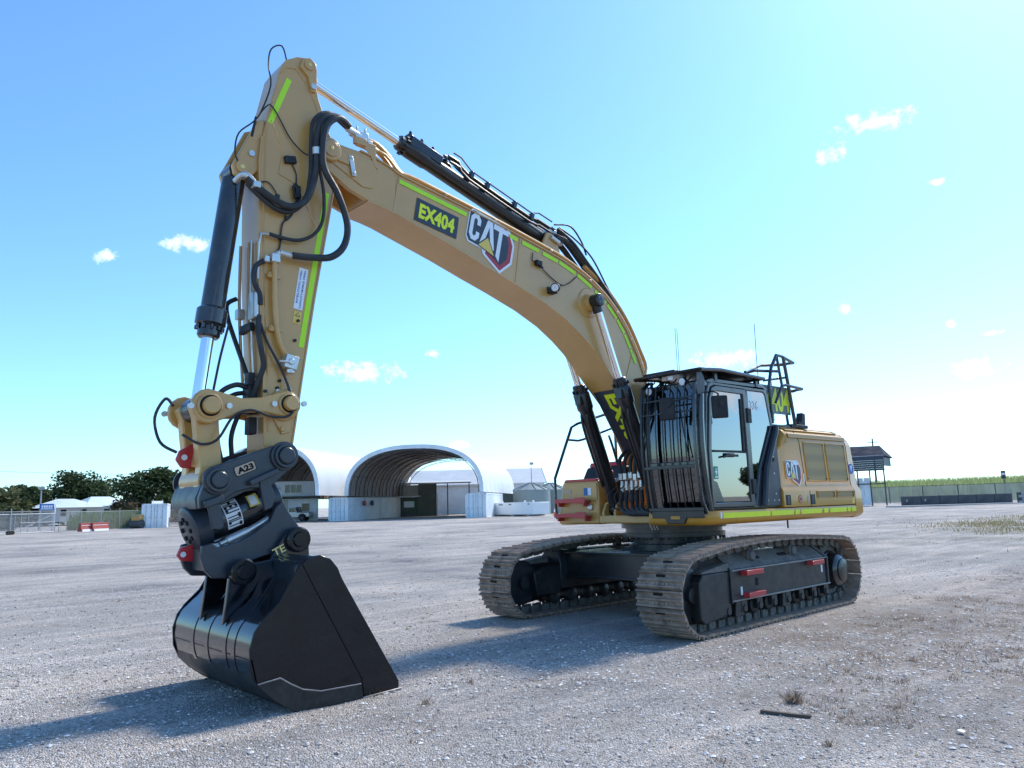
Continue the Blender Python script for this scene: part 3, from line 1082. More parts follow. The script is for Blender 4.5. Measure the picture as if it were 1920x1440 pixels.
# ------------------------------------------------------------------ trademark plate as it looks on the machine
def logo(parent, o, u, v, n, w, name='logo_decal'):
    """o = lower left corner, w = overall width; heights follow"""
    s = w / 1.0
    g = G()
    P = lambda pts: [(a * s, b * s) for a, b in pts]
    fpoly(g, P([(.40, .02), (.80, -.16), (1.02, .10), (1.02, .44), (.90, .64), (.84, .70), (.06, .70), (0, .64), (0, .18), (.06, .10), (.36, .10)]), o, u, v, n, .0020, 1)
    fpoly(g, P([(.44, .05), (.79, -.11), (.98, .12), (.98, .43), (.86, .62), (.80, .66), (.5, .6)]), o, u, v, n, .0032, 2)
    fpoly(g, P([(.46, .12), (.78, -.02), (.90, .15), (.90, .42), (.82, .56), (.78, .62), (.08, .68), (.02, .62), (.02, .2), (.08, .13)]), o, u, v, n, .0044, 0)
    # letters
    C_ = [(.26, .46), (.26, .56), (.20, .64), (.11, .64), (.05, .56), (.05, .26), (.11, .17), (.20, .17), (.26, .25), (.26, .34), (.19, .34), (.19, .28), (.165, .25), (.14, .25), (.12, .28), (.12, .53), (.14, .56), (.165, .56), (.19, .53), (.19, .46)]
    g2 = [C_[:]]
    fpoly(g, P(C_), o, u, v, n, .0056, 1)
    fpoly(g, P([(.39, .64), (.50, .64), (.605, .17), (.525, .17), (.445, .53), (.365, .17), (.285, .17)]), o, u, v, n, .0056, 1)
    fpoly(g, P([(.53, .64), (.86, .64), (.86, .55), (.735, .55), (.735, .02), (.655, .10), (.655, .55), (.53, .55)]), o, u, v, n, .0056, 1)
    fpoly(g, P([(.24, .13), (.445, .37), (.66, .06)]), o, u, v, n, .0066, 0)
    fpoly(g, P([(.275, .14), (.445, .335), (.625, .08)]), o, u, v, n, .0074, 3)
    return obj(name, g, ['decal_dark', 'decal_white', 'decal_red', 'decal_yellow'], parent)

Xn, Yp, Zp = Vector((-1, 0, 0)), Vector((0, 1, 0)), Vector((0, 0, 1))
logo(eh, (-.80, 1.425, 1.79), Xn, Vector((0, -.05, 1)).normalized(), Yp, .43)

# ------------------------------------------------------------------ cab
CAB = obj('cab', G().box2((-.50, .50, 1.43), (1.10, 1.40, 1.47)).box2((-.58, .52, 1.47), (-.50, 1.34, 2.1)), 'cab_grey', EX, bevel=.01)
def bar(name, pts, w, d, m='cab_grey', bev=.01):
    """square pillar through points, width along x/z, depth along y"""
    g = G()
    for a, b in zip(pts, pts[1:]):
        a, b = Vector(a), Vector(b)
        t = (b - a)
        L = t.length
        t.normalize()
        s = Vector((0, 1, 0))
        e = t.cross(s).normalized()
        s = e.cross(t)
        g.box((a + b) / 2, (w, d, L + w * .4), 0, Matrix((e, s, t)).transposed())
    return obj(name, g, m, CAB, bevel=bev)
YD = 1.41
# side frames as plates with openings: left side shown, right side mirrored plainly
def side_frame(y0, y1):
    g = G()
    out = [(1.13, 1.43), (1.14, 2.2), (1.05, 2.90), (.98, 3.06), (.88, 3.10), (-.38, 3.12), (-.47, 3.06), (-.57, 2.56), (-.20, 1.96), (-.06, 1.43)]
    inn = [(1.02, 1.50), (1.03, 2.2), (.955, 2.88), (.90, 2.98), (.85, 3.01), (-.36, 3.03), (-.41, 2.99), (-.50, 2.57), (-.13, 1.97), (.01, 1.50)]
    n = len(out)
    vs = [(x, y0, z) for x, z in out] + [(x, y0, z) for x, z in inn] + [(x, y1, z) for x, z in out] + [(x, y1, z) for x, z in inn]
    fs = []
    for i in range(n):
        j = (i + 1) % n
        fs += [(i, j, j + n, i + n), (i + 2 * n, i + 3 * n, j + 3 * n, j + 2 * n), (i, i + 2 * n, j + 2 * n, j), (i + n, j + n, j + 3 * n, i + 3 * n)]
    g.add(vs, fs)
    return g
obj('left_side_frame', side_frame(1.34, 1.41), 'cab_grey', CAB, bevel=.018, seg=3)
obj('right_side_frame', side_frame(.50, .56), 'cab_grey', CAB, bevel=.015)
# door leaf: frame ring with rounded upper corner
def ring(out, inn, y0, y1):
    g = G()
    n = len(out)
    vs = [(x, y0, z) for x, z in out] + [(x, y0, z) for x, z in inn] + [(x, y1, z) for x, z in out] + [(x, y1, z) for x, z in inn]
    fs = []
    for i in range(n):
        j = (i + 1) % n
        fs += [(i, j, j + n, i + n), (i + 2 * n, i + 3 * n, j + 3 * n, j + 2 * n), (i, i + 2 * n, j + 2 * n, j), (i + n, j + n, j + 3 * n, i + 3 * n)]
    return g.add(vs, fs)
d_out = [(1.065, 1.46), (1.08, 2.2), (1.00, 2.86), (.93, 3.00), (.83, 3.035), (.12, 3.035), (.10, 2.9), (.10, 1.60), (.10, 1.46)]
d_in = [(1.005, 1.52), (1.015, 2.2), (.94, 2.84), (.885, 2.94), (.80, 2.965), (.20, 2.965), (.19, 2.88), (.17, 1.66), (.16, 1.52)]
obj('door_frame', ring(d_out, d_in, 1.36, 1.428), 'cab_grey', CAB, bevel=.008)
obj('door_seal', ring([(x + (.012 if x > .5 else -.012), z + (.012 if z > 2 else -.012)) for x, z in d_out], d_out, 1.38, 1.4125), 'hole_dark', CAB)
def pane(name, poly, y, m='door_glass', th=.006):
    return obj(name, G().prism(poly, y - th, y, 'y'), m, CAB)
pane('door_upper_window', [(1.015, 2.19), (1.015, 2.2), (.94, 2.84), (.885, 2.94), (.80, 2.965), (.20, 2.965), (.19, 2.88), (.18, 2.20)], 1.405)
pane('door_lower_window', [(.99, 1.53), (1.005, 2.16), (.18, 2.18), (.17, 1.53)], 1.412)
pane('rear_quarter_window', [(.06, 1.50), (.08, 3.025), (-.36, 3.03), (-.41, 2.99), (-.50, 2.57), (-.13, 1.97), (.01, 1.50)], 1.400)
pane('right_side_window', [(1.02, 1.50), (1.03, 2.2), (.955, 2.88), (.85, 3.01), (-.36, 3.03), (-.41, 2.99), (-.50, 2.57), (-.13, 1.97), (.01, 1.50)], .54, 'cab_glass')
obj('window_crossbar', G().box2((1.01, 1.404, 2.165), (.18, 1.424, 2.19)), 'dark_plastic', CAB, bevel=.004)
obj('sliding_window_edge', G().box2((.265, 1.404, 2.20), (.215, 1.420, 2.90)), 'dark_plastic', CAB, bevel=.004)
obj('sliding_window_latch', G().box2((.99, 1.406, 2.52), (.955, 1.424, 2.64)), 'dark_plastic', CAB, bevel=.006)
obj('door_post', G().box2((.095, 1.38, 1.46), (.055, 1.418, 3.03)), 'cab_grey', CAB, bevel=.006)
g = G()
g.tube([(.40, 1.41, 2.125), (.46, 1.445, 2.13), (.62, 1.45, 2.125), (.80, 1.445, 2.10)], .014, 6)
g.box((.62, 1.425, 2.13), (.20, .03, .05))
obj('door_handle', g, 'dark_plastic', CAB, bevel=.004)
for z in (2.68, 1.72):
    obj('door_hinge', G().box2((.14, 1.405, z - .1), (.045, 1.45, z + .1)), 'dark_plastic', CAB, bevel=.008)
g = G()
fpoly(g, [(0, 0), (.09, 0), (.09, .16), (0, .16)], (.985, 1.413, 1.82), Xn, Zp, Yp, .002, 0)
fpoly(g, [(.015, .08), (.075, .08), (.075, .1), (.015, .1)], (.985, 1.413, 1.82), Xn, Zp, Yp, .004, 1)
fpoly(g, [(.035, .05), (.055, .05), (.055, .14), (.035, .14)], (.985, 1.413, 1.82), Xn, Zp, Yp, .005, 1)
fpoly(g, [(.015, .015), (.075, .015), (.075, .035), (.015, .035)], (.985, 1.413, 1.82), Xn, Zp, Yp, .004, 1)
obj('first_aid_sticker', g, ['decal_green', 'decal_white'], CAB)
g = G().prism([(1.0, 1.53), (1.0, 1.80), (.93, 1.78), (.80, 1.53)], 1.412, 1.418, 'y')
obj('door_pocket', g, 'cab_grey', CAB, bevel=.003)
g = G()
fit_text(g, '336', .22, .13, (-.0, 1.401, 2.77), Xn, Zp, Yp, .003, 0, bold=.03)
obj('model_number', g, 'decal_white', CAB)
# dark quarter panel behind the cab
g = G().prism([(-.585, 2.545), (-.635, 1.45), (-.075, 1.45), (-.215, 1.96), (-.53, 2.50)], 1.33, 1.432, 'y')
qp = obj('quarter_panel', g, 'panel_grey', EX, bevel=.015)
g = G().tube([(-.575, 1.435, 2.56), (-.545, 1.44, 2.48), (-.24, 1.44, 1.97), (-.12, 1.44, 1.46)], .05, 8)
obj('rear_corner_trim', g, 'black_paint', CAB)
g = G()
for x, z in ((-.40, 1.53), (-.52, 1.53), (-.46, 1.62), (-.24, 1.53), (-.45, 1.9)):
    g.cyl((x, 1.43, z), (x, 1.438, z), .012, 8)
obj('panel_bolts', g, 'zinc', qp)
obj('panel_knob', G().lathe([(0, .03), (.5, .04), (1, .02)], (-.42, 1.43, 2.1), (-.42, 1.47, 2.1), 12), 'dark_plastic', qp)
# front: curved windscreen in two parts with pillars
def fx(z):
    return 1.02 + .17 * math.sin(max(0., min(1., (z - 1.2) / 2.2)) * math.pi) ** .7
for yy in (.54, 1.37):
    pts = [(fx(z) - .02, yy, z) for z in (1.43, 1.7, 2.0, 2.3, 2.6, 2.9, 3.07)]
    obj('front_pillar', G().tube(pts, .058, 10), 'black_gloss', CAB)
def screen(name, z0, z1, m):
    g = G()
    n = 6
    vs, fs = [], []
    for i in range(n + 1):
        z = z0 + (z1 - z0) * i / n
        vs += [(fx(z), .58, z), (fx(z), 1.33, z)]
    for i in range(n):
        fs.append((2 * i, 2 * i + 1, 2 * i + 3, 2 * i + 2))
    return obj(name, g.add(vs, fs), m, CAB)
screen('windscreen', 2.06, 3.02, 'cab_glass')
screen('lower_windscreen', 1.47, 1.98, 'cab_glass')
obj('windscreen_crossbar', G().box2((1.12, .56, 1.975), (1.20, 1.35, 2.06)), 'black_gloss', CAB, bevel=.01)
obj('windscreen_header', G().box2((.93, .52, 3.01), (1.06, 1.40, 3.10)), 'black_gloss', CAB, bevel=.015)
obj('wiper', G().tube([(1.225, 1.22, 2.1), (1.235, 1.16, 2.5), (1.20, 1.10, 2.85)], .009, 6), 'dark_plastic', CAB)
# roof and interior
obj('cab_roof', G().prism([(1.0, 3.06), (1.02, 3.10), (.9, 3.135), (-.36, 3.15), (-.48, 3.10), (-.48, 3.06)], .50, 1.41, 'y'), 'cab_grey', CAB, bevel=.015)
obj('cab_back_wall', G().box2((-.50, .52, 1.47), (-.46, 1.34, 2.25)), 'dark_plastic', CAB)
pane('rear_window', [(-.485, 2.25), (-.485, 3.05), (-.475, 3.05), (-.475, 2.25)], 1.33, 'cab_glass', .78)
g = G()
g.box((.15, .95, 1.85), (.5, .5, .14))
g.box((-.12, .95, 2.2), (.13, .48, .66), 0, Matrix.Rotation(R(-10), 3, 'Y'))
g.box((-.16, .95, 2.64), (.09, .28, .20), 0, Matrix.Rotation(R(-10), 3, 'Y'))
g.box((.1, .95, 1.62), (.4, .4, .34))
obj('operator_seat', g, 'seat_fabric', CAB, bevel=.04, seg=3)
for yy in (.64, 1.26):
    g = G().box((.3, yy, 2.0), (.5, .12, .12))
    g.tube([(.5, yy, 2.05), (.52, yy, 2.22)], .016, 6)
    g.cyl((.52, yy, 2.20), (.53, yy, 2.31), .03, 10)
    obj('armrest_console', g, 'dark_plastic', CAB, bevel=.02)
g = G().box((.93, .66, 2.35), (.04, .2, .16)).tube([(.9, .64, 1.5), (.92, .66, 2.3)], .015, 6)
obj('display_monitor', g, 'dark_plastic', CAB, bevel=.01)
g = G()
for yy in (.85, 1.05):
    g.tube([(.75, yy, 1.47), (.82, yy, 1.72), (.78, yy, 1.9)], .014, 6)
    g.box((.86, yy, 1.60), (.2, .1, .03), 0, Matrix.Rotation(R(35), 3, 'Y'))
obj('travel_pedals', g, 'dark_plastic', CAB, split=True)
# guard cage in front of the windscreen
def gx(z):
    return fx(z) + .19
ys = [.60, .70, .83, .945, 1.06, 1.175, 1.29]
for i, yy in enumerate(ys):
    pts = [(gx(z) + .0, yy, z) for z in (1.50, 1.75, 1.98, 2.2, 2.5, 2.8, 3.04)]
    pts = [(1.20, yy, 1.36)] + pts + [(1.16, yy, 3.14)]
    obj('guard_bar', G().tube(pts, .0095 if i else .024, 6), 'black_paint', CAB)
pts = [(1.22, 1.43, 1.40)] + [(gx(z), 1.43, z) for z in (1.55, 1.75, 1.98, 2.2, 2.5, 2.8, 3.02)] + [(1.15, 1.43, 3.12)]
obj('guard_side_tube', G().tube(pts, .026, 8), 'black_gloss', CAB)
for z in (1.985, 2.68, 2.86, 1.45):
    obj('guard_rail', G().box((gx(z), 1.015, z), (.024, .84, .045 if z < 2.1 else .018)), 'black_paint', CAB, bevel=.005)
g = G().prism([(.62, 1.44), (1.42, 1.44), (1.42, 1.34), (1.16, 1.34), (1.12, 1.27), (.86, 1.27), (.82, 1.34), (.62, 1.34)], 1.245, 1.275, 'x')
obj('guard_base_plate', g, 'black_paint', CAB, bevel=.006)
obj('guard_base_plate_slot', G().box2((1.274, .92, 1.325), (1.278, 1.06, 1.365)), 'yellow_gloss', CAB)
obj('guard_gusset', G().prism([(1.12, 2.94), (1.27, 2.88), (1.31, 2.96), (1.27, 3.17), (1.18, 3.19), (1.12, 3.1)], 1.44, 1.455, 'y'), 'panel_grey', CAB, bevel=.003)
# roof canopy
g = G()
g.prism([(1.25, 3.205), (1.27, 3.225), (.8, 3.26), (-.24, 3.235), (-.24, 3.215), (.8, 3.235)], .44, 1.50, 'y')
cp = obj('roof_guard', g, 'black_paint', CAB, bevel=.004)
g = G()
for yy in (.44, 1.50):
    g.tube([(1.26, yy, 3.20), (.8, yy, 3.235), (-.26, yy, 3.21)], .024, 6)
g.tube([(1.27, .44, 3.20), (1.27, 1.50, 3.20)], .024, 6)
g.tube([(-.26, .44, 3.21), (-.26, 1.5, 3.21)], .024, 6)
obj('roof_guard_frame', g, 'black_gloss', CAB)
for k in range(7):
    x = 1.12 - k * .085
    obj('roof_louvre', G().prism([(x, 3.235), (x - .07, 3.235), (x - .05, 3.29), (x - .02, 3.29)], .47, .98, 'y'), 'charcoal_paint', CAB, bevel=.008)
for x, yy in ((.80, 1.40), (-.2, 1.40), (.80, .54), (-.2, .54)):
    obj('roof_guard_post', G().box2((x - .03, yy - .02, 3.10), (x + .03, yy + .02, 3.215)), 'black_paint', CAB)
obj('roof_hatch', G().box2((.55, .66, 3.145), (-.2, 1.3, 3.185)), 'dark_plastic', CAB, bevel=.02)
for yy, z in ((.68, 3.02), (1.22, 3.08)):
    g = G()
    g.lathe([(0, .03), (.35, .055), (.9, .06), (1, .058)], (1.20, yy, z), (1.28, yy, z - .01), 18, 0)
    g.lathe([(0, .05), (1, .045)], (1.279, yy, z - .01), (1.286, yy, z - .011), 18, 1)
    g.box((1.21, yy, z + .07), (.03, .03, .1), 0)
    obj('work_lamp', g, ['dark_plastic', 'lamp_lens'], CAB)
for yy in (.92, 1.02):
    obj('visor_label', G().box((1.245, yy, 3.155), (.006, .07, .06)), 'decal_tan' if yy < 1 else 'decal_white', CAB)
# mirrors
def mirror(p, arm, yaw_):
    g = G()
    p = Vector(p)
    rot = Matrix.Rotation(yaw_, 3, 'Z')
    g.box(p, (.06, .20, .29), 0, rot)
    obj('mirror', g, 'dark_plastic', CAB, bevel=.022, seg=3)
    g = G().tube(arm, .011, 6)
    g.cyl(Vector(arm[-1]), p, .018, 8)
    obj('mirror_arm', g, 'dark_plastic', CAB)
mirror((1.04, 1.60, 2.72), [(1.02, 1.42, 2.93), (1.05, 1.52, 2.93), (1.06, 1.60, 2.89), (1.07, 1.61, 2.74)], R(30))
mirror((1.46, 1.10, 2.72), [(1.34, 1.43, 2.80), (1.42, 1.36, 2.83), (1.47, 1.20, 2.80), (1.47, 1.14, 2.74)], R(30))
# aerials
for x, yy, h in ((.52, .62, .75), (.42, .58, .75)):
    obj('aerial', G().tube([(x, yy, 3.25), (x, yy, 3.25 + h)], .004, 5), 'dark_plastic', CAB)
g = G().tube([(-.40, 1.33, 3.12), (-.40, 1.33, 3.26)], .016, 6).tube([(-.40, 1.33, 3.2), (-.40, 1.33, 3.5), (-.41, 1.33, 4.05)], .005, 5)
obj('aerial', g, 'dark_plastic', CAB)


# ------------------------------------------------------------------ handrails and number board behind the cab
HR = obj('service_platform', G().box2((-.66, .35, 2.605), (-1.60, 1.22, 2.635)), 'black_paint', EX, bevel=.006)
obj('platform_step', G().box2((-1.42, 1.06, 2.605), (-1.92, 1.24, 2.66)).prism([(-1.72, 2.66), (-1.92, 2.66), (-1.94, 2.84), (-1.85, 2.86), (-1.80, 2.72), (-1.70, 2.70)], 1.10, 1.20, 'y'), 'dark_plastic', HR, bevel=.01)
g = G()
g.tube([(-.90, 1.22, 2.64), (-.88, 1.22, 3.20), (-.98, 1.22, 3.48), (-1.16, 1.22, 3.69), (-1.32, 1.22, 3.69), (-1.84, 1.12, 3.66), (-1.86, .95, 3.66), (-1.4, .80, 3.62), (-.62, 1.0, 3.41)], .024, 8)
g.tube([(-1.56, 1.22, 2.64), (-1.46, 1.22, 3.20), (-1.36, 1.22, 3.69)], .028, 8)
g.tube([(-1.46, 1.16, 2.64), (-1.38, 1.16, 3.20), (-1.28, 1.16, 3.69)], .022, 8)
g.tube([(-.62, 1.0, 2.64), (-.60, 1.0, 3.38), (-.66, 1.12, 3.42), (-1.22, 1.21, 3.45)], .022, 8)
g.tube([(-.98, 1.25, 2.95), (-1.20, 1.25, 3.22), (-1.30, 1.26, 3.24), (-1.86, 1.22, 3.23), (-1.90, 1.05, 3.22), (-1.3, .9, 3.2), (-.55, 1.05, 3.12)], .022, 8)
g.tube([(-.95, 1.1, 3.3), (-1.46, 1.16, 3.38)], .018, 8)
g.tube([(-1.15, 1.1, 2.7), (-1.15, 1.1, 3.36)], .016, 8)
obj('handrail', g, 'black_gloss', HR)
nb = obj('number_board', G().box2((-.35, 1.165, 2.80), (-1.53, 1.18, 3.22)), 'board_grey', HR, bevel=.004)
g = G()
fit_text(g, 'EX404', .90, .36, (-.60, 1.181, 2.83), Xn, Zp, Yp, .003, 0, bold=.035)
obj('board_lettering', g, 'fluoro_yellow', HR)
# ------------------------------------------------------------------ boom
TOP = [(5.45, 5.335), (5.26, 5.305), (5.06, 5.25), (4.96, 5.205), (3.99, 5.04), (3.34, 4.92), (2.75, 4.80), (2.36, 4.71), (1.98, 4.57), (1.70, 4.42), (1.43, 4.22), (1.17, 3.94), (.96, 3.60), (.86, 3.38), (.70, 2.95), (.52, 2.45), (.42, 2.15)]
BOT = [(.10, 1.93), (.42, 1.86), (.71, 2.22), (.90, 2.54), (1.19, 2.96), (1.45, 3.20), (1.69, 3.43), (1.89, 3.62), (2.11, 3.78), (2.40, 3.95), (2.78, 4.11), (3.28, 4.27), (3.70, 4.39), (4.16, 4.53), (4.99, 4.755), (5.15, 4.785), (5.36, 4.81)]
NOSE_T = [(5.96, 5.20), (5.945, 5.275), (5.90, 5.335), (5.83, 5.355), (5.62, 5.34)]
NOSE_B = [(5.58, 4.88), (5.79, 5.00), (5.91, 5.09)]
BW = .262
g = G()
# box section between the side plates
body = TOP + [(.26, 2.22), (.12, 2.12)] + BOT
g.prism([(x, z) for x, z in body], -BW + .004, BW - .004, 'y')
BOOM = obj('boom', g, 'yellow_paint', EX, angle=25)
g = G()
for s in (-1, 1):
    a, b = (.205, BW) if s > 0 else (-BW, -.205)
    g.prism([(5.0, 5.22), (5.06, 5.25), (5.26, 5.305), (5.45, 5.335)][::-1] + [(5.0, 4.756), (5.15, 4.785), (5.36, 4.81)] + NOSE_B + NOSE_T, a, b, 'y')
obj('nose_fork', g, 'yellow_paint', BOOM, bevel=.01, split=True)
# flange lips along top and bottom
obj('top_flange', G().ribbon(TOP, -BW - .014, BW + .014, -.018), 'yellow_paint', BOOM, angle=25)
obj('bottom_flange', G().ribbon(BOT[1:], -BW - .012, BW + .012, -.016), 'yellow_paint', BOOM, angle=25)
# weld seams across the side plate
def seam(parent, pts, y, w=.008):
    g = G()
    g.tube([(x, y, z) for x, z in pts], w, 5)
    return obj('weld_seam', g, 'yellow_paint', parent)
for s in (1, -1):
    y = s * (BW - .002)
    seam(BOOM, [(4.96, 5.20), (5.03, 4.77)], y)
    seam(BOOM, [(3.16, 4.87), (3.26, 4.27)], y)
    seam(BOOM, [(1.03, 3.72), (1.32, 3.05)], y)
# raised plate of the nose casting
g = G().prism([(5.80, 5.12), (5.42, 4.94), (5.30, 4.95), (5.24, 5.16), (5.30, 5.27), (5.74, 5.33), (5.88, 5.27), (5.90, 5.17)], BW, BW + .010, 'y')
obj('nose_plate', g, 'yellow_paint', BOOM, bevel=.006)
g = G()
g.lathe([(0, .125), (.6, .125), (.75, .115), (.76, .085), (1, .085)], (5.82, BW, 5.235), (5.82, BW + .07, 5.235), 32, 0)
g.prism([(5.82, 5.16), (5.60, 5.13), (5.58, 5.22), (5.82, 5.32)], BW + .008, BW + .03, 'y', 0)
g.cyl((5.82, BW + .069, 5.235), (5.82, BW + .078, 5.235), .022, 12, mi=1)
obj('nose_pin', g, ['yellow_paint', 'decal_gold'], BOOM, bevel=.004)
g = G().box((5.56, BW + .03, 5.13), (.05, .02, .22), 0, Matrix.Rotation(R(12), 3, 'Y'))
for dz in (-.08, .08):
    g.cyl((5.56 + dz * .2, BW + .03, 5.13 + dz), (5.56 + dz * .2, BW + .055, 5.13 + dz), .016, 6)
obj('pin_lock_plate', g, 'zinc', BOOM, bevel=.004)
# boss and pin of the boom cylinders
for s in (1, -1):
    g = G()
    g.lathe([(0, .20), (.08, .19), (.12, .125), (.9, .115), (1, .11)], (1.93, s * (BW - .003), 4.225), (1.93, s * (BW + .085), 4.225), 36)
    obj('cylinder_boss', g, 'yellow_paint', BOOM)
g = G().lathe([(0, .205), (.5, .2), (1, .192)], (1.93, BW - .002, 4.225), (1.93, BW + .012, 4.225), 40)
obj('boss_ring', g, 'yellow_paint', BOOM)
# bonded signs on the near side
def along(p, q):
    d = Vector((q[0] - p[0], 0, q[1] - p[1]))
    d.normalize()
    return d
u = along((4.73, 5.0), (4.14, 4.90))
v = Vector((-u.z, 0, u.x)) * -1
v = v if v.z > 0 else -v
g = G()
fpoly(g, [(0, 0), (.60, 0), (.60, .275), (0, .275)], (4.765, BW, 4.735), u, v, Yp, .003, 0)
fit_text(g, 'EX404', .50, .185, (4.765, BW, 4.735), u, v, Yp, .006, 1, at=(.05, .045), bold=.045)
obj('fleet_number_decal', g, ['decal_dark', 'fluoro_yellow'], BOOM)
u2_ = along((4.04, 4.64), (3.30, 4.47))
v2_ = Vector((-u2_.z, 0, u2_.x))
v2_ = v2_ if v2_.z > 0 else -v2_
logo(BOOM, (4.065, BW, 4.585), u2_, v2_, Yp, .735)
def strip(parent, a, b, w, y=BW, m='fluoro', name='reflective_tape'):
    g = G()
    a, b = Vector((a[0], y, a[1])), Vector((b[0], y, b[1]))
    t = (b - a).normalized()
    n = Vector((-t.z, 0, t.x)) * (w / 2)
    d = Vector((0, .003, 0))
    g.add([a - n + d, b - n + d, b + n + d, a + n + d], [(0, 1, 2, 3)])
    return obj(name, g, m, parent)
for a, b in (((4.955, 5.135), (4.01, 4.972)), ((3.335, 4.862), (3.20, 4.835)), ((3.125, 4.82), (2.84, 4.765)), ((2.77, 4.75), (2.49, 4.693)), ((2.47, 4.688), (2.17, 4.593)), ((2.13, 4.578), (1.86, 4.455)),
             ((1.79, 4.415), (1.58, 4.28)), ((1.55, 4.258), (1.37, 4.09)), ((1.355, 4.07), (1.22, 3.90)), ((1.21, 3.88), (1.105, 3.70)), ((1.095, 3.68), (1.0, 3.49))):
    strip(BOOM, a, b, .052)
# sign on the front face below, lettering runs down the boom
a0, a1 = Vector((1.36, 0, 3.115)), Vector((.72, 0, 2.235))
uu = (a1 - a0).normalized()
nn = Vector((-uu.z, 0, uu.x))
nn = nn if nn.x > 0 else -nn
vv = Vector((0, 1, 0))
g = G()
fpoly(g, [(0, -.22), (1.05, -.22), (1.05, .25), (0, .25)], a0 + nn * .018, uu, vv, nn, .004, 0)
fit_text(g, 'EX404', .96, .25, a0 + nn * .018, uu, vv, nn, .007, 1, at=(.06, -.06), bold=.045)
obj('front_number_decal', g, ['decal_dark', 'fluoro_yellow'], BOOM)
# lamp and sensor on the near side
g = G()
g.box((2.66, BW + .05, 4.23), (.10, .10, .014), 0)
g.box((2.66, BW + .006, 4.27), (.10, .012, .09), 0)
g.lathe([(0, .03), (.3, .055), (1, .06)], (2.62, BW + .09, 4.30), (2.70, BW + .13, 4.275), 16, 0)
g.lathe([(0, .05), (1, .045)], (2.699, BW + .1296, 4.2752), (2.708, BW + .134, 4.273), 16, 1)
obj('boom_work_lamp', g, ['dark_plastic', 'lamp_lens'], BOOM, bevel=.003)
g = G().box((2.88, BW + .03, 4.59), (.09, .06, .07)).box((2.83, BW + .03, 4.55), (.06, .03, .03))
obj('boom_sensor', g, 'dark_plastic', BOOM, bevel=.006)
g = G()
g.tube([(2.95, BW + .01, 4.72), (2.97, BW + .01, 4.62), (2.90, BW + .02, 4.58)], .006, 5)
g.tube([(2.84, BW + .02, 4.56), (2.72, BW + .012, 4.49), (2.58, BW + .012, 4.42), (2.43, BW + .012, 4.38), (2.28, BW + .012, 4.45), (2.16, BW + .012, 4.55)], .007, 5, smooth=3)
g.tube([(2.62, BW + .08, 4.33), (2.52, BW + .02, 4.36), (2.43, BW + .012, 4.38)], .006, 5, smooth=3)
obj('boom_wiring', g, 'rubber', BOOM, split=True)
# steel lines along the boom's back
def offset_line(pts, d):
    out = []
    n = len(pts)
    for i in range(n):
        a, b = Vector(pts[max(i - 1, 0)]), Vector(pts[min(i + 1, n - 1)])
        t = (b - a).normalized()
        out.append((pts[i][0] + t.y * d, pts[i][1] - t.x * d))
    return out
def up(pts, d):
    q = offset_line(pts, d)
    return q if q[2][1] > pts[2][1] else offset_line(pts, -d)
LINE = [(4.72, 5.165), (3.99, 5.04), (3.34, 4.92), (2.75, 4.80), (2.36, 4.71), (1.98, 4.57), (1.70, 4.42), (1.43, 4.22), (1.17, 3.94), (.96, 3.60), (.86, 3.38)]
for yy, d, r in ((.225, .075, .026), (.14, .07, .026), (.05, .06, .018), (-.10, .07, .026), (-.19, .07, .026)):
    L = up(LINE, d)
    pts = [(5.38, yy, 5.52), (5.22, yy, 5.50), (5.06, yy, 5.40), (4.92, yy, 5.26)] + [(x, yy, z) for x, z in L]
    if yy < 0:
        pts = pts[2:]
    obj('hydraulic_line', G().tube(pts, r, 8, smooth=3), 'yellow_paint', BOOM)
g = G().tube([(5.30, .24, 5.42), (5.12, .24, 5.40), (4.98, .24, 5.28), (4.9, .24, 5.24)], .018, 8, smooth=3)
obj('hydraulic_line', g, 'yellow_paint', BOOM)
g = G()
L = up(LINE, .22)
g.tube([(x, .17, z) for x, z in L[5:]] + [(.80, .17, 3.2)], .028, 8, smooth=3)
obj('return_line', g, 'yellow_paint', BOOM)
g = G()
for (x, z) in ((4.3, 5.1), (3.55, 4.96), (2.6, 4.77), (1.86, 4.50), (1.32, 4.13), (1.06, 3.78)):
    g.box((x, 0.02, z + .05), (.05, .48, .03))
obj('line_clamps', g, 'yellow_paint', BOOM, bevel=.004, split=True)
# coupling block by the nose
g = G()
g.box((5.44, .255, 5.50), (.16, .07, .10), 0, Matrix.Rotation(R(6), 3, 'Y'))
g.cyl((5.62, .28, 5.535), (5.36, .25, 5.50), .033, 10)
g.cyl((5.54, .20, 5.54), (5.36, .19, 5.52), .03, 10)
g.box((5.36, .24, 5.46), (.12, .06, .07))
for a in (5.40, 5.50):
    for yy in (.2, .28):
        g.cyl((a, yy, 5.53), (a, yy, 5.60), .014, 6)
obj('coupling_block', g, 'zinc', BOOM, bevel=.004)
g = G().prism([(5.33, 5.33), (5.27, 5.20), (5.24, 5.19), (5.26, 5.33), (5.26, 5.46), (5.50, 5.46)], .262, .275, 'y').box((5.46, .27, 5.44), (.14, .05, .08))
obj('line_bracket', g, 'yellow_paint', BOOM, bevel=.004)

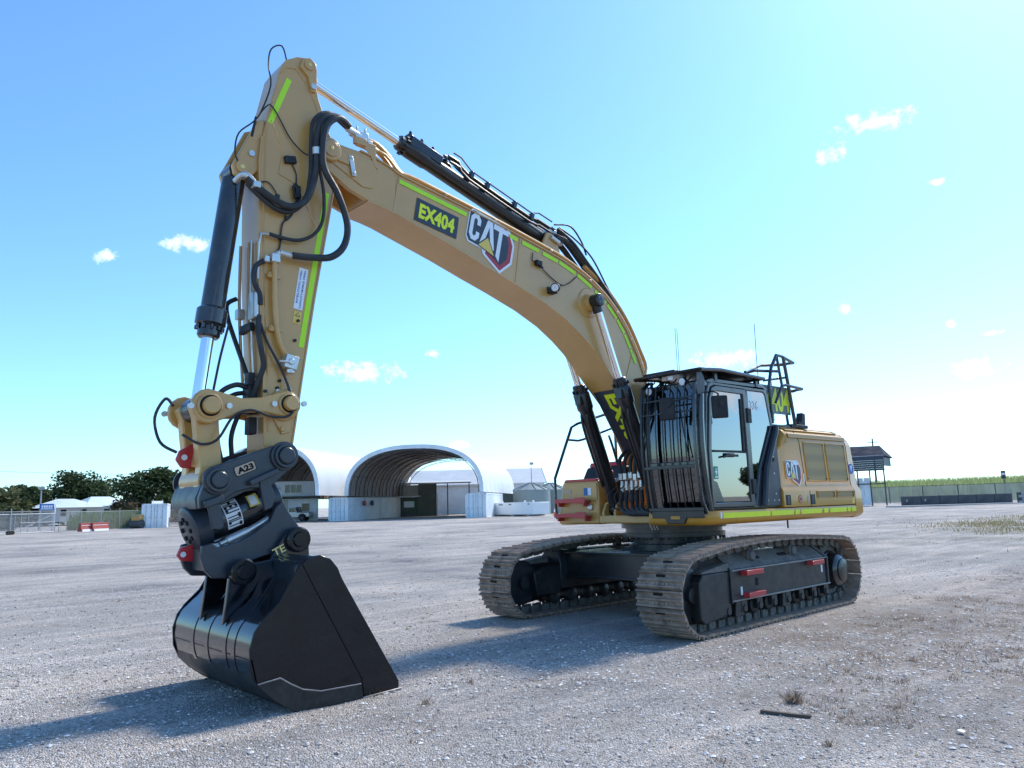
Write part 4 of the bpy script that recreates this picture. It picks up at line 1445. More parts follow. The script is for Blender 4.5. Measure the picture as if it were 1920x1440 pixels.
# ------------------------------------------------------------------ stick
SR = [(6.33, 6.00), (6.27, 6.11), (6.15, 6.19), (6.02, 6.225), (5.945, 6.185), (5.925, 6.10), (5.935, 5.95), (5.905, 5.81), (5.85, 5.66), (5.80, 5.50), (5.70, 5.33), (5.66, 5.20), (5.68, 5.05), (5.75, 4.63), (5.83, 4.16), (5.92, 3.63), (6.03, 2.89), (6.10, 2.39), (6.14, 2.12)]
SL = [(6.17, 1.99), (6.25, 1.93), (6.34, 1.95), (6.415, 2.10), (6.44, 2.83), (6.50, 3.91), (6.51, 4.56), (6.52, 4.95), (6.50, 5.20), (6.46, 5.42), (6.40, 5.68)]
SW = .192
g = G().prism(SR + SL, -SW, SW, 'y')
STICK = obj('stick', g, 'yellow_paint', EX, bevel=.006, angle=28)
obj('rear_flange', G().ribbon(SR[12:], -SW - .010, SW + .010, .016), 'yellow_paint', STICK, angle=28)
obj('front_flange', G().ribbon(SL[4:9], -SW - .008, SW + .008, -.016), 'yellow_paint', STICK, angle=28)
# doubler plate of the upper end and its welded edges
for s in (1, -1):
    y = s * SW
    seam(STICK, [(6.40, 5.60), (6.455, 5.42), (6.47, 5.20), (6.475, 4.56), (6.46, 3.91), (6.40, 2.83), (6.38, 2.3)], y, .009)
    seam(STICK, [(6.42, 5.40), (6.22, 4.98), (6.02, 4.60), (5.90, 4.36)], y, .007)
    seam(STICK, [(6.33, 5.93), (6.27, 6.02), (6.17, 6.05), (6.06, 5.94), (5.94, 5.74), (5.87, 5.5)], y, .008)
    g = G().prism([(6.04, 6.0), (6.13, 6.08), (6.10, 6.18), (6.02, 6.215), (5.955, 6.175), (5.94, 6.10), (5.945, 5.86), (6.0, 5.84)], y - .005, y + .03, 'y')
    obj('top_pin_cheek', g, 'yellow_paint', STICK, bevel=.006)
g = G()
g.lathe([(0, .055), (1, .055)], (6.03, SW + .028, 6.125), (6.03, SW + .045, 6.125), 20, 0)
g.cyl((6.03, SW + .044, 6.125), (6.03, SW + .050, 6.125), .02, 12, mi=1)
obj('top_pin', g, ['yellow_paint', 'decal_gold'], STICK)
obj('keeper_bolt', G().cyl((5.985, SW + .028, 5.90), (5.985, SW + .05, 5.90), .03, 12), 'zinc', STICK)
# ears for the bucket cylinder
for s in (1, -1):
    g = G().prism([(6.47, 5.40), (6.55, 5.36), (6.74, 4.93), (6.785, 4.84), (6.76, 4.75), (6.68, 4.72), (6.60, 4.76), (6.50, 4.88)], s * .125, s * .17, 'y')
    obj('cylinder_ear', g, 'yellow_paint', STICK, bevel=.01)
g = G()
g.cyl((6.69, -.19, 4.835), (6.69, .19, 4.835), .06, 20, mi=0)
g.cyl((6.69, .19, 4.835), (6.69, .196, 4.835), .022, 12, mi=1)
obj('ear_pin', g, ['yellow_paint', 'decal_gold'], STICK)
obj('keeper_bolt', G().cyl((6.60, .17, 5.0), (6.60, .19, 5.0), .03, 12), 'zinc', STICK)
# tapes and plates on the near side
strip(STICK, (6.235, 5.905), (6.43, 5.365), .056, SW)
strip(STICK, (5.80, 4.80), (6.06, 3.14), .056, SW)
u = (Vector((5.99, 0, 3.94)) - Vector((6.05, 0, 3.51)))
vdir = u.normalized()                                    # runs up the stick
udir = Vector((-vdir.z, 0, vdir.x))
udir = udir if udir.x > 0 else -udir
g = G()
o0 = Vector((6.055, SW, 3.51))
fpoly(g, [(0, 0), (.43, 0), (.43, .095), (0, .095)], o0, vdir, udir, Yp, .003, 0)
fit_text(g, 'RATED STATIC: 4100kg', .34, .026, o0, vdir, udir, Yp, .005, 1, at=(.06, .055), bold=.02)
fit_text(g, 'CAPACITY MOBILE: 3900kg', .40, .026, o0, vdir, udir, Yp, .005, 1, at=(.012, .015), bold=.02)
obj('rating_plate', g, ['decal_white', 'decal_blue'], STICK)
g = G()
o1 = Vector((6.075, SW, 3.365))
fpoly(g, [(0, 0), (.125, 0), (.125, .08), (0, .08)], o1, vdir, udir, Yp, .003, 0)
fpoly(g, [(.075, .01), (.075, .07), (.118, .04)], o1, vdir, udir, Yp, .005, 1)
fpoly(g, [(.082, .02), (.082, .06), (.110, .04)], o1, vdir, udir, Yp, .006, 0)
fpoly(g, [(.025, .018), (.05, .02), (.045, .035), (.02, .035)], o1, vdir, udir, Yp, .005, 1)
obj('warning_sticker', g, ['decal_yellow', 'decal_dark'], STICK)
# hoses, lines and blocks on the stick
YS = SW + .02
g = G()
g.tube([(6.37, YS + .03, 3.93), (6.365, YS + .03, 3.6), (6.33, YS + .03, 3.25), (6.28, YS + .03, 3.10), (6.225, YS + .03, 3.02)], .027, 10, smooth=2)
obj('auxiliary_pipe', g, 'yellow_paint', STICK)
g = G()
g.box((6.37, YS + .03, 3.97), (.085, .075, .085))
g.box((6.45, YS + .02, 3.95), (.05, .06, .06))
g.cyl((6.37, YS + .03, 4.0), (6.33, YS + .05, 4.035), .026, 10)
g.cyl((6.33, YS + .05, 4.035), (6.20, YS + .06, 4.02), .024, 10)
obj('pipe_elbow', g, 'zinc', STICK, bevel=.006)
g = G()
for z, x in ((3.80, 6.37), (3.28, 6.345)):
    g.box((x, YS + .015, z), (.13, .03, .05))
    for d in (-.05,):
        g.cyl((x - d, YS + .025, z + .018), (x - d, YS + .045, z + .018), .012, 6)
        g.cyl((x - d, YS + .025, z - .018), (x - d, YS + .045, z - .018), .012, 6)
obj('pipe_clamps', g, 'yellow_paint', STICK, bevel=.004, split=True)
g = G()
g.box((6.205, YS + .045, 2.965), (.13, .10, .13), 0, Matrix.Rotation(R(-12), 3, 'Y'))
g.tube([(6.20, YS + .10, 2.965), (6.34, YS + .11, 2.955)], .012, 8)
g.cyl((6.21, YS + .09, 2.965), (6.21, YS + .115, 2.965), .03, 12)
g.cyl((6.20, YS + .045, 2.90), (6.20, YS + .045, 2.86), .04, 12)
obj('ball_valve', g, 'zinc', STICK, bevel=.006)
def hose(name, pts, r, parent=STICK, m='rubber', sm=6, seg=10):
    return obj(name, G().tube(pts, r, seg, smooth=sm), m, parent)
hose('hydraulic_hose', [(5.60, .30, 5.56), (5.80, .36, 5.58), (5.97, .37, 5.46), (6.01, .36, 5.2), (6.00, .35, 5.0), (6.03, .33, 4.78), (6.10, .32, 4.60), (6.24, .31, 4.505), (6.40, .31, 4.525), (6.58, .30, 4.615), (6.67, .27, 4.70)], .033)
hose('hydraulic_hose', [(5.60, .24, 5.57), (5.84, .30, 5.62), (6.01, .31, 5.48), (6.03, .30, 5.2), (6.03, .29, 4.9), (6.07, .28, 4.66), (6.19, .26, 4.50), (6.34, .26, 4.46), (6.52, .26, 4.54), (6.66, .24, 4.66)], .028)
hose('hydraulic_hose', [(5.62, .32, 5.545), (5.78, .40, 5.55), (5.92, .41, 5.42), (5.96, .40, 5.15), (5.93, .39, 4.95), (5.77, .38, 4.72), (5.66, .37, 4.44), (5.69, .36, 4.21), (5.82, .34, 4.07), (6.01, .32, 4.03), (6.21, .29, 4.02)], .036)
hose('hydraulic_hose', [(5.97, .34, 5.0), (5.90, .32, 4.72), (5.90, .30, 4.45), (5.98, .28, 4.29), (6.13, .26, 4.20), (6.30, .25, 4.19), (6.43, .24, 4.205)], .018)
obj('hose_sleeve', G().cyl((6.005, .355, 5.17), (6.0, .352, 5.10), .045, 12), 'zinc', STICK)
obj('hose_fitting', G().tube([(6.60, .295, 4.64), (6.67, .27, 4.72), (6.71, .22, 4.73), (6.73, .12, 4.70)], .03, 10, smooth=3).box((6.60, .295, 4.635), (.07, .085, .06)), 'zinc', STICK, bevel=.004)
obj('hose_fitting', G().tube([(6.41, .24, 4.20), (6.50, .22, 4.20), (6.515, .2, 4.10), (6.52, .205, 3.75)], .012, 8), 'zinc', STICK)
hose('hydraulic_hose', [(6.46, YS, 3.94), (6.55, YS, 3.86), (6.56, YS, 3.72), (6.50, YS, 3.60), (6.49, YS, 3.50)], .024)
# lines down the stick's front
for yy, r, x0 in ((.10, .014, 6.545), (-.12, .016, 6.56), (.03, .012, 6.54)):
    g = G().tube([(x0, yy, 4.15), (x0, yy, 3.6), (x0 - .03, yy, 3.1), (x0 - .06, yy, 2.75)], r, 8, smooth=2)
    obj('front_line', g, 'yellow_paint' if yy < .05 else 'zinc', STICK)
g = G()
g.box((6.52, .12, 3.50), (.06, .10, .26))
g.cyl((6.52, .19, 3.62), (6.52, .19, 3.38), .024, 10)
g.box((6.55, -.12, 3.46), (.07, .08, .10))
obj('manifold', g, 'zinc', STICK, bevel=.005, split=True)
g = G()
g.box((6.53, .0, 3.30), (.05, .26, .08))
g.box((6.50, .05, 2.62), (.09, .14, .30))
g.box((6.52, .08, 2.80), (.06, .1, .12))
g.box((6.49, .06, 2.36), (.07, .12, .16))
obj('valve_bracket', g, 'dark_plastic', STICK, bevel=.006, split=True)
hose('hydraulic_hose', [(6.50, .20, 3.40), (6.50, .215, 3.2), (6.47, .215, 3.05), (6.44, .2, 2.92), (6.48, .16, 2.75), (6.50, .1, 2.6)], .026)
hose('hydraulic_hose', [(6.58, -.14, 3.62), (6.67, -.14, 3.55), (6.66, -.14, 3.42), (6.60, -.14, 3.25), (6.53, -.10, 3.02), (6.50, -.03, 2.85), (6.50, .05, 2.7)], .022)
hose('hydraulic_hose', [(6.48, .205, 3.32), (6.42, .22, 3.15), (6.33, .24, 2.98), (6.25, .25, 2.82), (6.21, .3, 2.66), (6.20, .37, 2.55), (6.26, .38, 2.44), (6.42, .375, 2.42), (6.62, .37, 2.47), (6.78, .36, 2.40), (6.90, .33, 2.20), (7.02, .26, 2.16), (7.12, .10, 2.25)], .012)
hose('hydraulic_hose', [(6.54, .06, 2.72), (6.64, .06, 2.74), (6.78, .06, 2.66), (6.84, .04, 2.5)], .024)
hose('hydraulic_hose', [(6.54, -.02, 2.68), (6.62, -.03, 2.66), (6.74, -.03, 2.58), (6.78, -.03, 2.46), (6.76, -.03, 2.2), (6.70, -.02, 1.95)], .022)
hose('hydraulic_hose', [(6.54, .02, 2.60), (6.66, .05, 2.3), (6.66, .05, 2.1), (6.62, .03, 1.9)], .022)
g = G()
g.tube([(7.10, -.24, 2.55), (7.14, -.34, 2.62), (7.20, -.42, 2.45), (7.17, -.34, 2.22), (7.06, -.22, 2.12)], .014, 8, smooth=5)
obj('grease_hose', g, 'rubber', STICK)
# junction boxes, clips, wiring of the stick
g = G().box((6.22, SW + .025, 5.03), (.12, .05, .075), 0, Matrix.Rotation(R(12), 3, 'Y'))
obj('junction_box', g, 'dark_plastic', STICK, bevel=.008)
g = G().prism([(6.30, 5.08), (6.33, 4.86), (6.14, 4.80), (6.11, 5.02)], SW, SW + .008, 'y')
obj('junction_plate', g, 'yellow_paint', STICK, bevel=.003)
g = G()
for k in range(7):
    a = k * 1.1
    g.tube([(6.14 + .03 * math.cos(a), SW + .02 + .012 * (k % 3), 4.70 + .09 * math.sin(a)), (6.15 + .04 * math.cos(a + 1), SW + .035, 4.70 + .09 * math.sin(a + 1.4)), (6.14 + .03 * math.cos(a + 2), SW + .03, 4.70 + .09 * math.sin(a + 2.2))], .009, 5, smooth=3)
g.box((6.14, SW + .03, 4.70), (.05, .05, .10))
obj('wiring_loop', g, 'dark_plastic', STICK)
g = G()
g.tube([(6.20, SW + .02, 5.0), (6.15, SW + .02, 4.9), (6.15, SW + .02, 4.78)], .007, 5, smooth=3)
g.tube([(6.15, SW + .015, 4.62), (6.17, SW + .015, 4.5), (6.22, SW + .015, 4.42), (6.28, SW + .015, 4.36), (6.30, SW + .015, 4.24), (6.31, SW + .015, 4.10), (6.37, SW + .02, 4.02)], .009, 5, smooth=3)
g.tube([(6.52, SW + .01, 4.72), (6.44, SW + .015, 4.74), (6.36, SW + .015, 4.66), (6.30, SW + .015, 4.52), (6.24, SW + .015, 4.42)], .006, 5, smooth=3)
for p in ((6.34, 4.62), (6.24, 4.42), (6.3, 4.2)):
    g.box((p[0], SW + .015, p[1]), (.035, .03, .035))
obj('stick_wiring', g, 'rubber', STICK, split=True)
g = G()
g.tube([(6.22, .1, 6.15), (6.30, .15, 6.27), (6.42, .16, 6.18), (6.44, .15, 6.0), (6.42, .17, 5.78), (6.52, .19, 5.46), (6.60, .2, 5.32), (6.74, .2, 5.16), (6.77, .19, 4.98), (6.74, .19, 4.88)], .008, 5, smooth=4)
g.tube([(6.54, .19, 5.42), (6.47, SW + .02, 5.53), (6.42, SW + .02, 5.54), (6.34, SW + .02, 5.44), (6.22, SW + .02, 5.26), (6.10, SW + .05, 5.14), (6.04, SW + .1, 5.1)], .007, 5, smooth=4)
g.tube([(6.56, .16, 5.40), (6.58, .17, 5.30), (6.60, .17, 5.18)], .012, 5)
obj('grease_line', g, 'dark_plastic', STICK, split=True)
g = G()
for x, z in ((6.10, 3.40), (6.13, 3.20), (6.28, 2.79), (6.42, 2.68), (6.30, 2.72)):
    g.cyl((x, SW, z), (x, SW + .02, z), .016, 8)
obj('stick_bolts', g, 'dark_plastic', STICK)
g = G()
for x, z in ((6.30, 2.69), (6.18, 2.71), (6.33, 2.60), (6.14, 2.64)):
    g.cyl((x, SW, z), (x, SW + .025, z), .018, 12)
obj('sight_plugs', g, 'zinc', STICK, split=True)
for s in (1, -1):
    g = G().prism([(6.36, 2.47), (6.25, 2.28), (6.17, 2.30), (6.12, 2.50)], s * SW, s * (SW + .018), 'y')
    g.cyl((6.245, s * SW, 2.33), (6.245, s * (SW + .035), 2.33), .026, 12)
    g.lathe([(0, .15), (.8, .15), (1, .13)], (6.24, s * (SW - .005), 2.555), (6.24, s * (SW + .06), 2.555), 28)
    obj('link_boss', g, 'yellow_paint', STICK, bevel=.005)

# ------------------------------------------------------------------ cylinders
def cyl_parts(name, base, rod_end, split, r, rr, head=.16, headr=1.25, parent=EX, m='black_paint', eye=.09, wide=.09):
    """barrel from base to split (fraction), chrome rod to rod_end"""
    b, e = Vector(base), Vector(rod_end)
    d = e - b
    L = d.length
    t = d / L
    s = b + d * split
    g = G()
    side = Vector((0, 1, 0))
    g.cyl(b - side * wide, b + side * wide, eye, 20)
    g.lathe([(0, r * .7), (.02, r), (1 - head / (L * split) - .02, r), (1 - head / (L * split), r * headr), (1 - .02, r * headr), (1, r * .95)], b + t * eye * .6, s, 28)
    g.lathe([(0, r * .95), (.8, r * .95), (1, r * .8)], s, s + t * .10, 24)
    o = obj(name, g, m, parent)
    g = G()
    for k in range(10):
        a = k * 2 * math.pi / 10
        e1 = t.orthogonal().normalized()
        e2 = t.cross(e1)
        c = s + (e1 * math.cos(a) + e2 * math.sin(a)) * r * 1.08
        g.cyl(c - t * .01, c + t * .03, .016, 6)
    obj('gland_bolts', g, m, o)
    obj('chrome_rod', G().cyl(s, e - t * eye * .6, rr, 24), 'chrome', o)
    return o, t, s
# stick cylinder on the boom's back
sc, t_, s_ = cyl_parts('stick_cylinder', (2.50, 0, 5.055), (6.03, 0, 6.12), .626, .097, .054, head=.30, headr=1.12)
obj('rod_eye', G().cyl((6.03, -.09, 6.12), (6.03, .09, 6.12), .11, 20).cyl((5.98, 0, 6.10), (5.86, 0, 6.065), .075, 16), 'yellow_paint', sc, bevel=.008)
def sz(x):
    """height of the stick cylinder's axis"""
    return 5.055 + .302 * (x - 2.5)
tilt = Matrix.Rotation(R(-16.8), 3, 'Y')
for k, x in enumerate((4.66, 4.50, 4.34, 4.15)):
    g = G().box((x, .02 - .03 * (k % 2), sz(x) + .115), (.075, .11, .08), 0, tilt)
    g.cyl((x, .06, sz(x) + .13), (x, .06, sz(x) + .19), .02, 8)
    obj('port_block', g, 'black_paint', sc, bevel=.006)
obj('port_manifold', G().box((4.46, .03, sz(4.46) + .06), (.46, .16, .12), 0, tilt), 'black_paint', sc, bevel=.006)
for yy, dz, r in ((.11, .11, .022), (.02, .15, .022), (-.07, .14, .02), (.135, .03, .018)):
    pts = [(4.15, yy, sz(4.15) + dz + .06), (4.0, yy, sz(4.0) + dz + .07), (3.86, yy, sz(3.86) + dz), (2.86, yy, sz(2.86) + dz), (2.70, yy, sz(2.7) + dz + .04), (2.40, yy, sz(2.4) + dz + .05)]
    obj('cylinder_line', G().tube(pts, r, 8, smooth=2), 'black_paint', sc)
pts = [(4.06, .10, sz(4.06) + .27), (3.95, .11, sz(3.95) + .27), (3.80, .11, sz(3.8) + .19), (2.80, .11, sz(2.8) + .19), (2.66, .11, sz(2.66) + .26), (2.42, .11, sz(2.42) + .27)]
obj('cylinder_line', G().tube(pts, .010, 6), 'black_paint', sc)
for x in (3.8, 3.55, 3.1, 2.8):
    obj('line_clamp', G().box((x, .02, sz(x) + .13), (.05, .24, .10), 0, tilt), 'black_paint', sc, bevel=.004)
g = G()
g.box((2.42, .04, 5.13), (.14, .16, .12)).cyl((2.47, .10, 5.10), (2.24, .10, 5.03), .035, 10).cyl((2.5, .16, 5.06), (2.36, .17, 5.0), .03, 10)
obj('hose_adapters', g, 'zinc', sc, bevel=.005)
for yy, k in ((.12, 0), (.02, .05), (-.08, .02), (.17, -.05)):
    hose('hydraulic_hose', [(2.42, yy, 5.12 + k), (2.15, yy, 5.08 + k), (1.90, yy, 4.90 + k), (1.62, yy, 4.66 + k * .5), (1.42, yy, 4.38), (1.32, yy, 4.16)], .026, sc)
for yy, k in ((.19, .02), (.08, .07), (-.03, .05)):
    hose('hydraulic_hose', [(2.40, yy, 5.16 + k), (2.12, yy, 5.04 + k), (1.86, yy, 4.82 + k), (1.60, yy, 4.60 + k), (1.34, yy, 4.33 + k), (1.12, yy, 4.04 + k), (.98, yy, 3.78 + k)], .021, sc)
hose('hydraulic_hose', [(2.40, .13, 5.26), (2.1, .14, 5.30), (1.9, .14, 5.14), (1.8, .14, 4.95)], .012, sc)
hose('hydraulic_hose', [(2.34, .16, 5.22), (2.05, .17, 5.12), (1.72, .17, 4.92), (1.45, .17, 4.58), (1.28, .17, 4.38), (1.22, .17, 4.24)], .012, sc)
for s in (1, -1):
    g = G().prism([(2.70, 4.77), (2.26, 4.66), (2.36, 5.0), (2.44, 5.13), (2.56, 5.12), (2.62, 5.0)], s * .105, s * .145, 'y')
    obj('cylinder_bracket', g, 'yellow_paint', BOOM, bevel=.01)
# boom cylinders
for s in (1, -1):
    y = s * .375
    o, t, sp = cyl_parts('boom_cylinder', (.80, y, 1.46), (1.93, y, 4.225), .605, .098, .052, head=.26, headr=1.2)
    g = G()
    ya, yb = (.30, .47)
    g.cyl((1.93, s * ya, 4.225), (1.93, s * yb, 4.225), .088, 24)
    g.cyl((1.93, y, 4.225), (1.93 - t.x * .16, y, 4.225 - t.z * .16), .07, 18)
    obj('rod_eye', g, 'black_paint', o, bevel=.006)
    g = G().lathe([(0, .082), (.6, .082), (1, .072)], (1.93, s * .468, 4.225), (1.93, s * .482, 4.225), 24)
    obj('eye_cap', g, 'charcoal_paint', o)
    g = G()
    for k in range(4):
        a = k * math.pi / 2 + .6
        c = (1.93 + .04 * math.cos(a), 4.225 + .04 * math.sin(a))
        g.cyl((c[0], s * .48, c[1]), (c[0], s * .488, c[1]), .013, 8)
    obj('cap_bolts', g, 'worn_edge', o)
    g = G()
    for dy in (.07, -.04):
        p = Vector((.80, y + dy, 1.46))
        g.tube([p + t * .35 + Vector((.12, 0, 0)), p + t * .8 + Vector((.13, 0, 0)), p + t * 1.25 + Vector((.13, 0, .0)), p + t * 1.45 + Vector((.09, 0, 0))], .018, 8, smooth=3)
    g.box(Vector((.80, y, 1.46)) + t * 1.66 + Vector((.10, .03, 0)), (.10, .10, .12))
    obj('cylinder_lines', g, 'black_paint', o, split=True)
# bucket cylinder
bc, t_, s_ = cyl_parts('bucket_cylinder', (6.69, 0, 4.835), (6.975, 0, 2.49), .67, .108, .058, head=.17, headr=1.28, m='black_gloss')
obj('rod_eye', G().cyl((6.975, -.09, 2.49), (6.975, .09, 2.49), .11, 20), 'black_paint', bc)
hose('sensor_cable', [(6.74, .10, 3.30), (6.80, .08, 3.0), (6.84, .07, 2.75), (6.86, .06, 2.6)], .011, bc)

# ------------------------------------------------------------------ linkage
PA, PB, PC, PD = (6.24, 2.555), (6.975, 2.49), (6.90, 1.845), (6.30, 2.055)
def dogbone(p, q, r0, r1, w, y0, y1):
    p, q = Vector(p), Vector(q)
    d = (q - p)
    L = d.length
    t = d / L
    n = Vector((-t.y, t.x))
    pts = []
    for k in range(9):
        a = math.pi / 2 + math.pi * k / 8
        pts.append(p + t * math.cos(a) * r0 + n * math.sin(a) * r0)
    pts.append(p + t * L * .35 - n * w)
    pts.append(p + t * L * .6 - n * w * .95)
    for k in range(9):
        a = -math.pi / 2 + math.pi * k / 8
        pts.append(q + t * math.cos(a) * r1 + n * math.sin(a) * r1)
    pts.append(p + t * L * .6 + n * w * .95)
    pts.append(p + t * L * .35 + n * w)
    return G().prism([(v.x, v.y) for v in pts], y0, y1, 'y')
for s in (1, -1):
    lk = obj('idler_link', dogbone(PA, PB, .125, .155, .068, s * .265, s * .325), 'yellow_paint', EX, bevel=.014, seg=3)
    for (x, z), r in ((PA, .085), (PB, .095)):
        g = G()
        g.lathe([(0, r * 1.2), (.7, r * 1.2), (1, r * 1.08)], (x, s * .32, z), (x, s * .345, z), 28, 0)
        g.lathe([(0, r * .98), (1, r * .98)], (x, s * .34, z), (x, s * .352, z), 28, 1)
        g.lathe([(0, r * .8), (.75, r * .8), (1, r * .7)], (x, s * .35, z), (x, s * .405, z), 28, 0)
        obj('link_pin', g, ['yellow_paint', 'hole_dark'], lk)
        for e in (-1, 1):
            g = G().cyl((x + e * r * 1.75, s * .325, z - e * .01), (x + e * r * 1.75, s * .35, z - e * .01), .026, 14)
            obj('keeper_bolt', g, 'zinc', lk)
# power link: two legs and a cross plate
g = G()
for s in (1, -1):
    y0, y1 = (s * .10, s * .235)
    g.prism([(7.10, 2.50), (7.06, 2.40), (7.005, 1.95), (7.02, 1.78), (6.90, 1.70), (6.80, 1.80), (6.81, 1.95), (6.855, 2.38), (6.86, 2.53), (6.97, 2.60)], min(y0, y1), max(y0, y1), 'y')
g.box((6.95, 0, 2.14), (.06, .3, .34), 0, Matrix.Rotation(R(-7), 3, 'Y'))
pl_ = obj('power_link', g, 'yellow_paint', EX, bevel=.016, seg=3)
obj('power_link_foot', G().cyl((6.90, -.245, 1.845), (6.90, .245, 1.845), .125, 24), 'yellow_paint', pl_, bevel=.01)
g = G().prism([(6.96, 2.20), (7.10, 2.12), (7.13, 2.04), (7.08, 1.97), (6.97, 1.96)], -.055, -.01, 'y')
obj('lifting_lug', g, 'red_paint', pl_, bevel=.012)
obj('lug_hole', G().cyl((7.06, -.058, 2.06), (7.06, -.004, 2.06), .026, 14), 'decal_white', pl_)

# ------------------------------------------------------------------ tilting quick hitch
g = G()
HP = [(7.05, 1.69), (6.98, 1.90), (6.90, 1.975), (6.41, 2.155), (6.33, 2.175), (6.25, 2.135), (6.205, 2.05), (6.24, 1.94), (6.38, 1.81), (6.47, 1.775), (6.60, 1.775), (6.72, 1.745), (6.80, 1.70), (6.86, 1.645), (7.04, 1.60)]
g.prism([(7.05, 1.69), (7.04, 1.60), (6.88, 1.62), (6.62, 1.745), (6.44, 1.765), (6.42, 1.80), (6.62, 1.80), (6.88, 1.70)], -.285, .285, 'y')
g.prism([(6.99, 1.86), (7.06, 1.69), (7.045, 1.60), (7.01, 1.60), (7.02, 1.70), (6.96, 1.84)], -.285, .285, 'y')
HT = obj('tilt_hitch', g, 'charcoal_paint', EX, bevel=.008)
for s in (1, -1):
    obj('hitch_cheek', G().prism(HP, s * .285, s * .355, 'y'), 'charcoal_paint', HT, bevel=.010)
for (x, z), r in (((6.905, 1.845), .10), ((6.295, 2.065), .105)):
    for s in (1, -1):
        g = G()
        g.lathe([(0, r * 1.28), (.45, r * 1.25), (.5, r * 1.08), (1, r * 1.02)], (x, s * .35, z), (x, s * .42, z), 32, 0)
        g.lathe([(0, r * .8), (1, r * .8)], (x, s * .4195, z), (x, s * .422, z), 32, 1)
        g.lathe([(0, r * .72), (.7, r * .72), (1, r * .62)], (x, s * .42, z), (x, s * .448, z), 32, 0)
        obj('hitch_pin', g, ['charcoal_paint', 'hole_dark'], HT)
ub = along((6.76, 1.94), (6.57, 2.015))
vb = Vector((-ub.z, 0, ub.x))
vb = vb if vb.z > 0 else -vb
g = G()
o0 = Vector((6.735, .355, 1.868))
pb = [(0, .012), (.012, 0), (.19, 0), (.202, .012), (.202, .078), (.19, .09), (.012, .09), (0, .078)]
fpoly(g, pb, o0, ub, vb, Yp, .003, 1)
fpoly(g, [(a * .93 + .007, b * .88 + .0055) for a, b in pb], o0, ub, vb, Yp, .005, 0)
fit_text(g, 'A23', .155, .058, o0, ub, vb, Yp, .007, 1, at=(.025, .016), bold=.05)
obj('hitch_badge', g, ['decal_tan', 'hole_dark'], HT)
# stop blocks and straps hanging on the side
for (a, b, w) in (((6.63, 1.815), (6.37, 1.93), .05), ((7.02, 1.635), (6.86, 1.69), .06)):
    a, b = Vector((a[0], .385, a[1])), Vector((b[0], .385, b[1]))
    t = (b - a).normalized()
    obj('hitch_stop', G().box((a + b) / 2, ((b - a).length, .075, w), 0, Matrix((t, Vector((0, 1, 0)), t.cross(Vector((0, 1, 0))))).transposed()), 'charcoal_paint', HT, bevel=.008)
g = G()
g.prism([(6.53, 1.84), (6.44, 1.875), (6.37, 1.69), (6.40, 1.60), (6.47, 1.57)], .33, .37, 'y')
g.prism([(6.99, 1.66), (6.88, 1.69), (6.83, 1.45), (6.86, 1.42), (6.93, 1.43)], .33, .37, 'y')
obj('hitch_strap', g, 'charcoal_paint', HT, bevel=.008, split=True)
# tilt drum
ax0, ax1 = Vector((6.98, .0, 1.43)), Vector((6.22, .0, 1.70))
g = G()
tx = (ax1 - ax0).normalized()
g.cyl(ax0 + tx * .12, ax1 - tx * .08, .175, 40)
DR = obj('tilt_drum', g, 'black_gloss', HT)
g = G()
g.lathe([(0, .17), (.15, .205), (1, .205)], ax0 - tx * .04, ax0 + tx * .11, 40)
g.lathe([(0, .205), (.85, .205), (1, .17)], ax1 - tx * .12, ax1 + tx * .0, 40)
obj('drum_flange', g, 'charcoal_paint', HT, bevel=.004, split=True)
g = G()
e1 = Vector((0, 1, 0))
e2 = tx.cross(e1)
for k in range(8):
    a = k * math.pi / 4
    c = ax0 - tx * .04 + (e1 * math.cos(a) + e2 * math.sin(a)) * .10
    g.cyl(c - tx * .012, c + tx * .01, .022, 10)
obj('flange_bolts', g, 'hole_dark', HT)
# label wrapped round the drum
g = G()
def drum(pt_t, ang, r):
    return ax0 + tx * pt_t + (e1 * math.cos(ang) + e2 * math.sin(ang)) * r
up_s = 1 if e2.z > 0 else -1
N = 14
A0, A1 = R(50) * up_s, R(-38) * up_s
def wrap_quad(t0, t1, a0, a1, r, mi, n=N):
    vs = []
    for i in range(n + 1):
        a = a0 + (a1 - a0) * i / n
        vs += [drum(t0, a, r), drum(t1, a, r)]
    g.add(vs, [(2 * i, 2 * i + 1, 2 * i + 3, 2 * i + 2) for i in range(n)], mi)
wrap_quad(.255, .40, A0, A1, .1765, 0)
vs, fs = text2d('HELI TILT', 1., .03)
wmax = max(x for x, y in vs)
pts = []
for x, y in vs:
    a = A0 + (A1 - A0) * (.04 + .92 * x / wmax)
    pts.append(drum(.265 + y * .125, a, .179))
g.add(pts, fs, 1)
wrap_quad(.49, .59, R(42) * up_s, R(4) * up_s, .1765, 2)
wrap_quad(.505, .57, R(38) * up_s, R(8) * up_s, .178, 0)
obj('drum_labels', g, ['decal_white', 'hole_dark', 'decal_yellow'], HT)
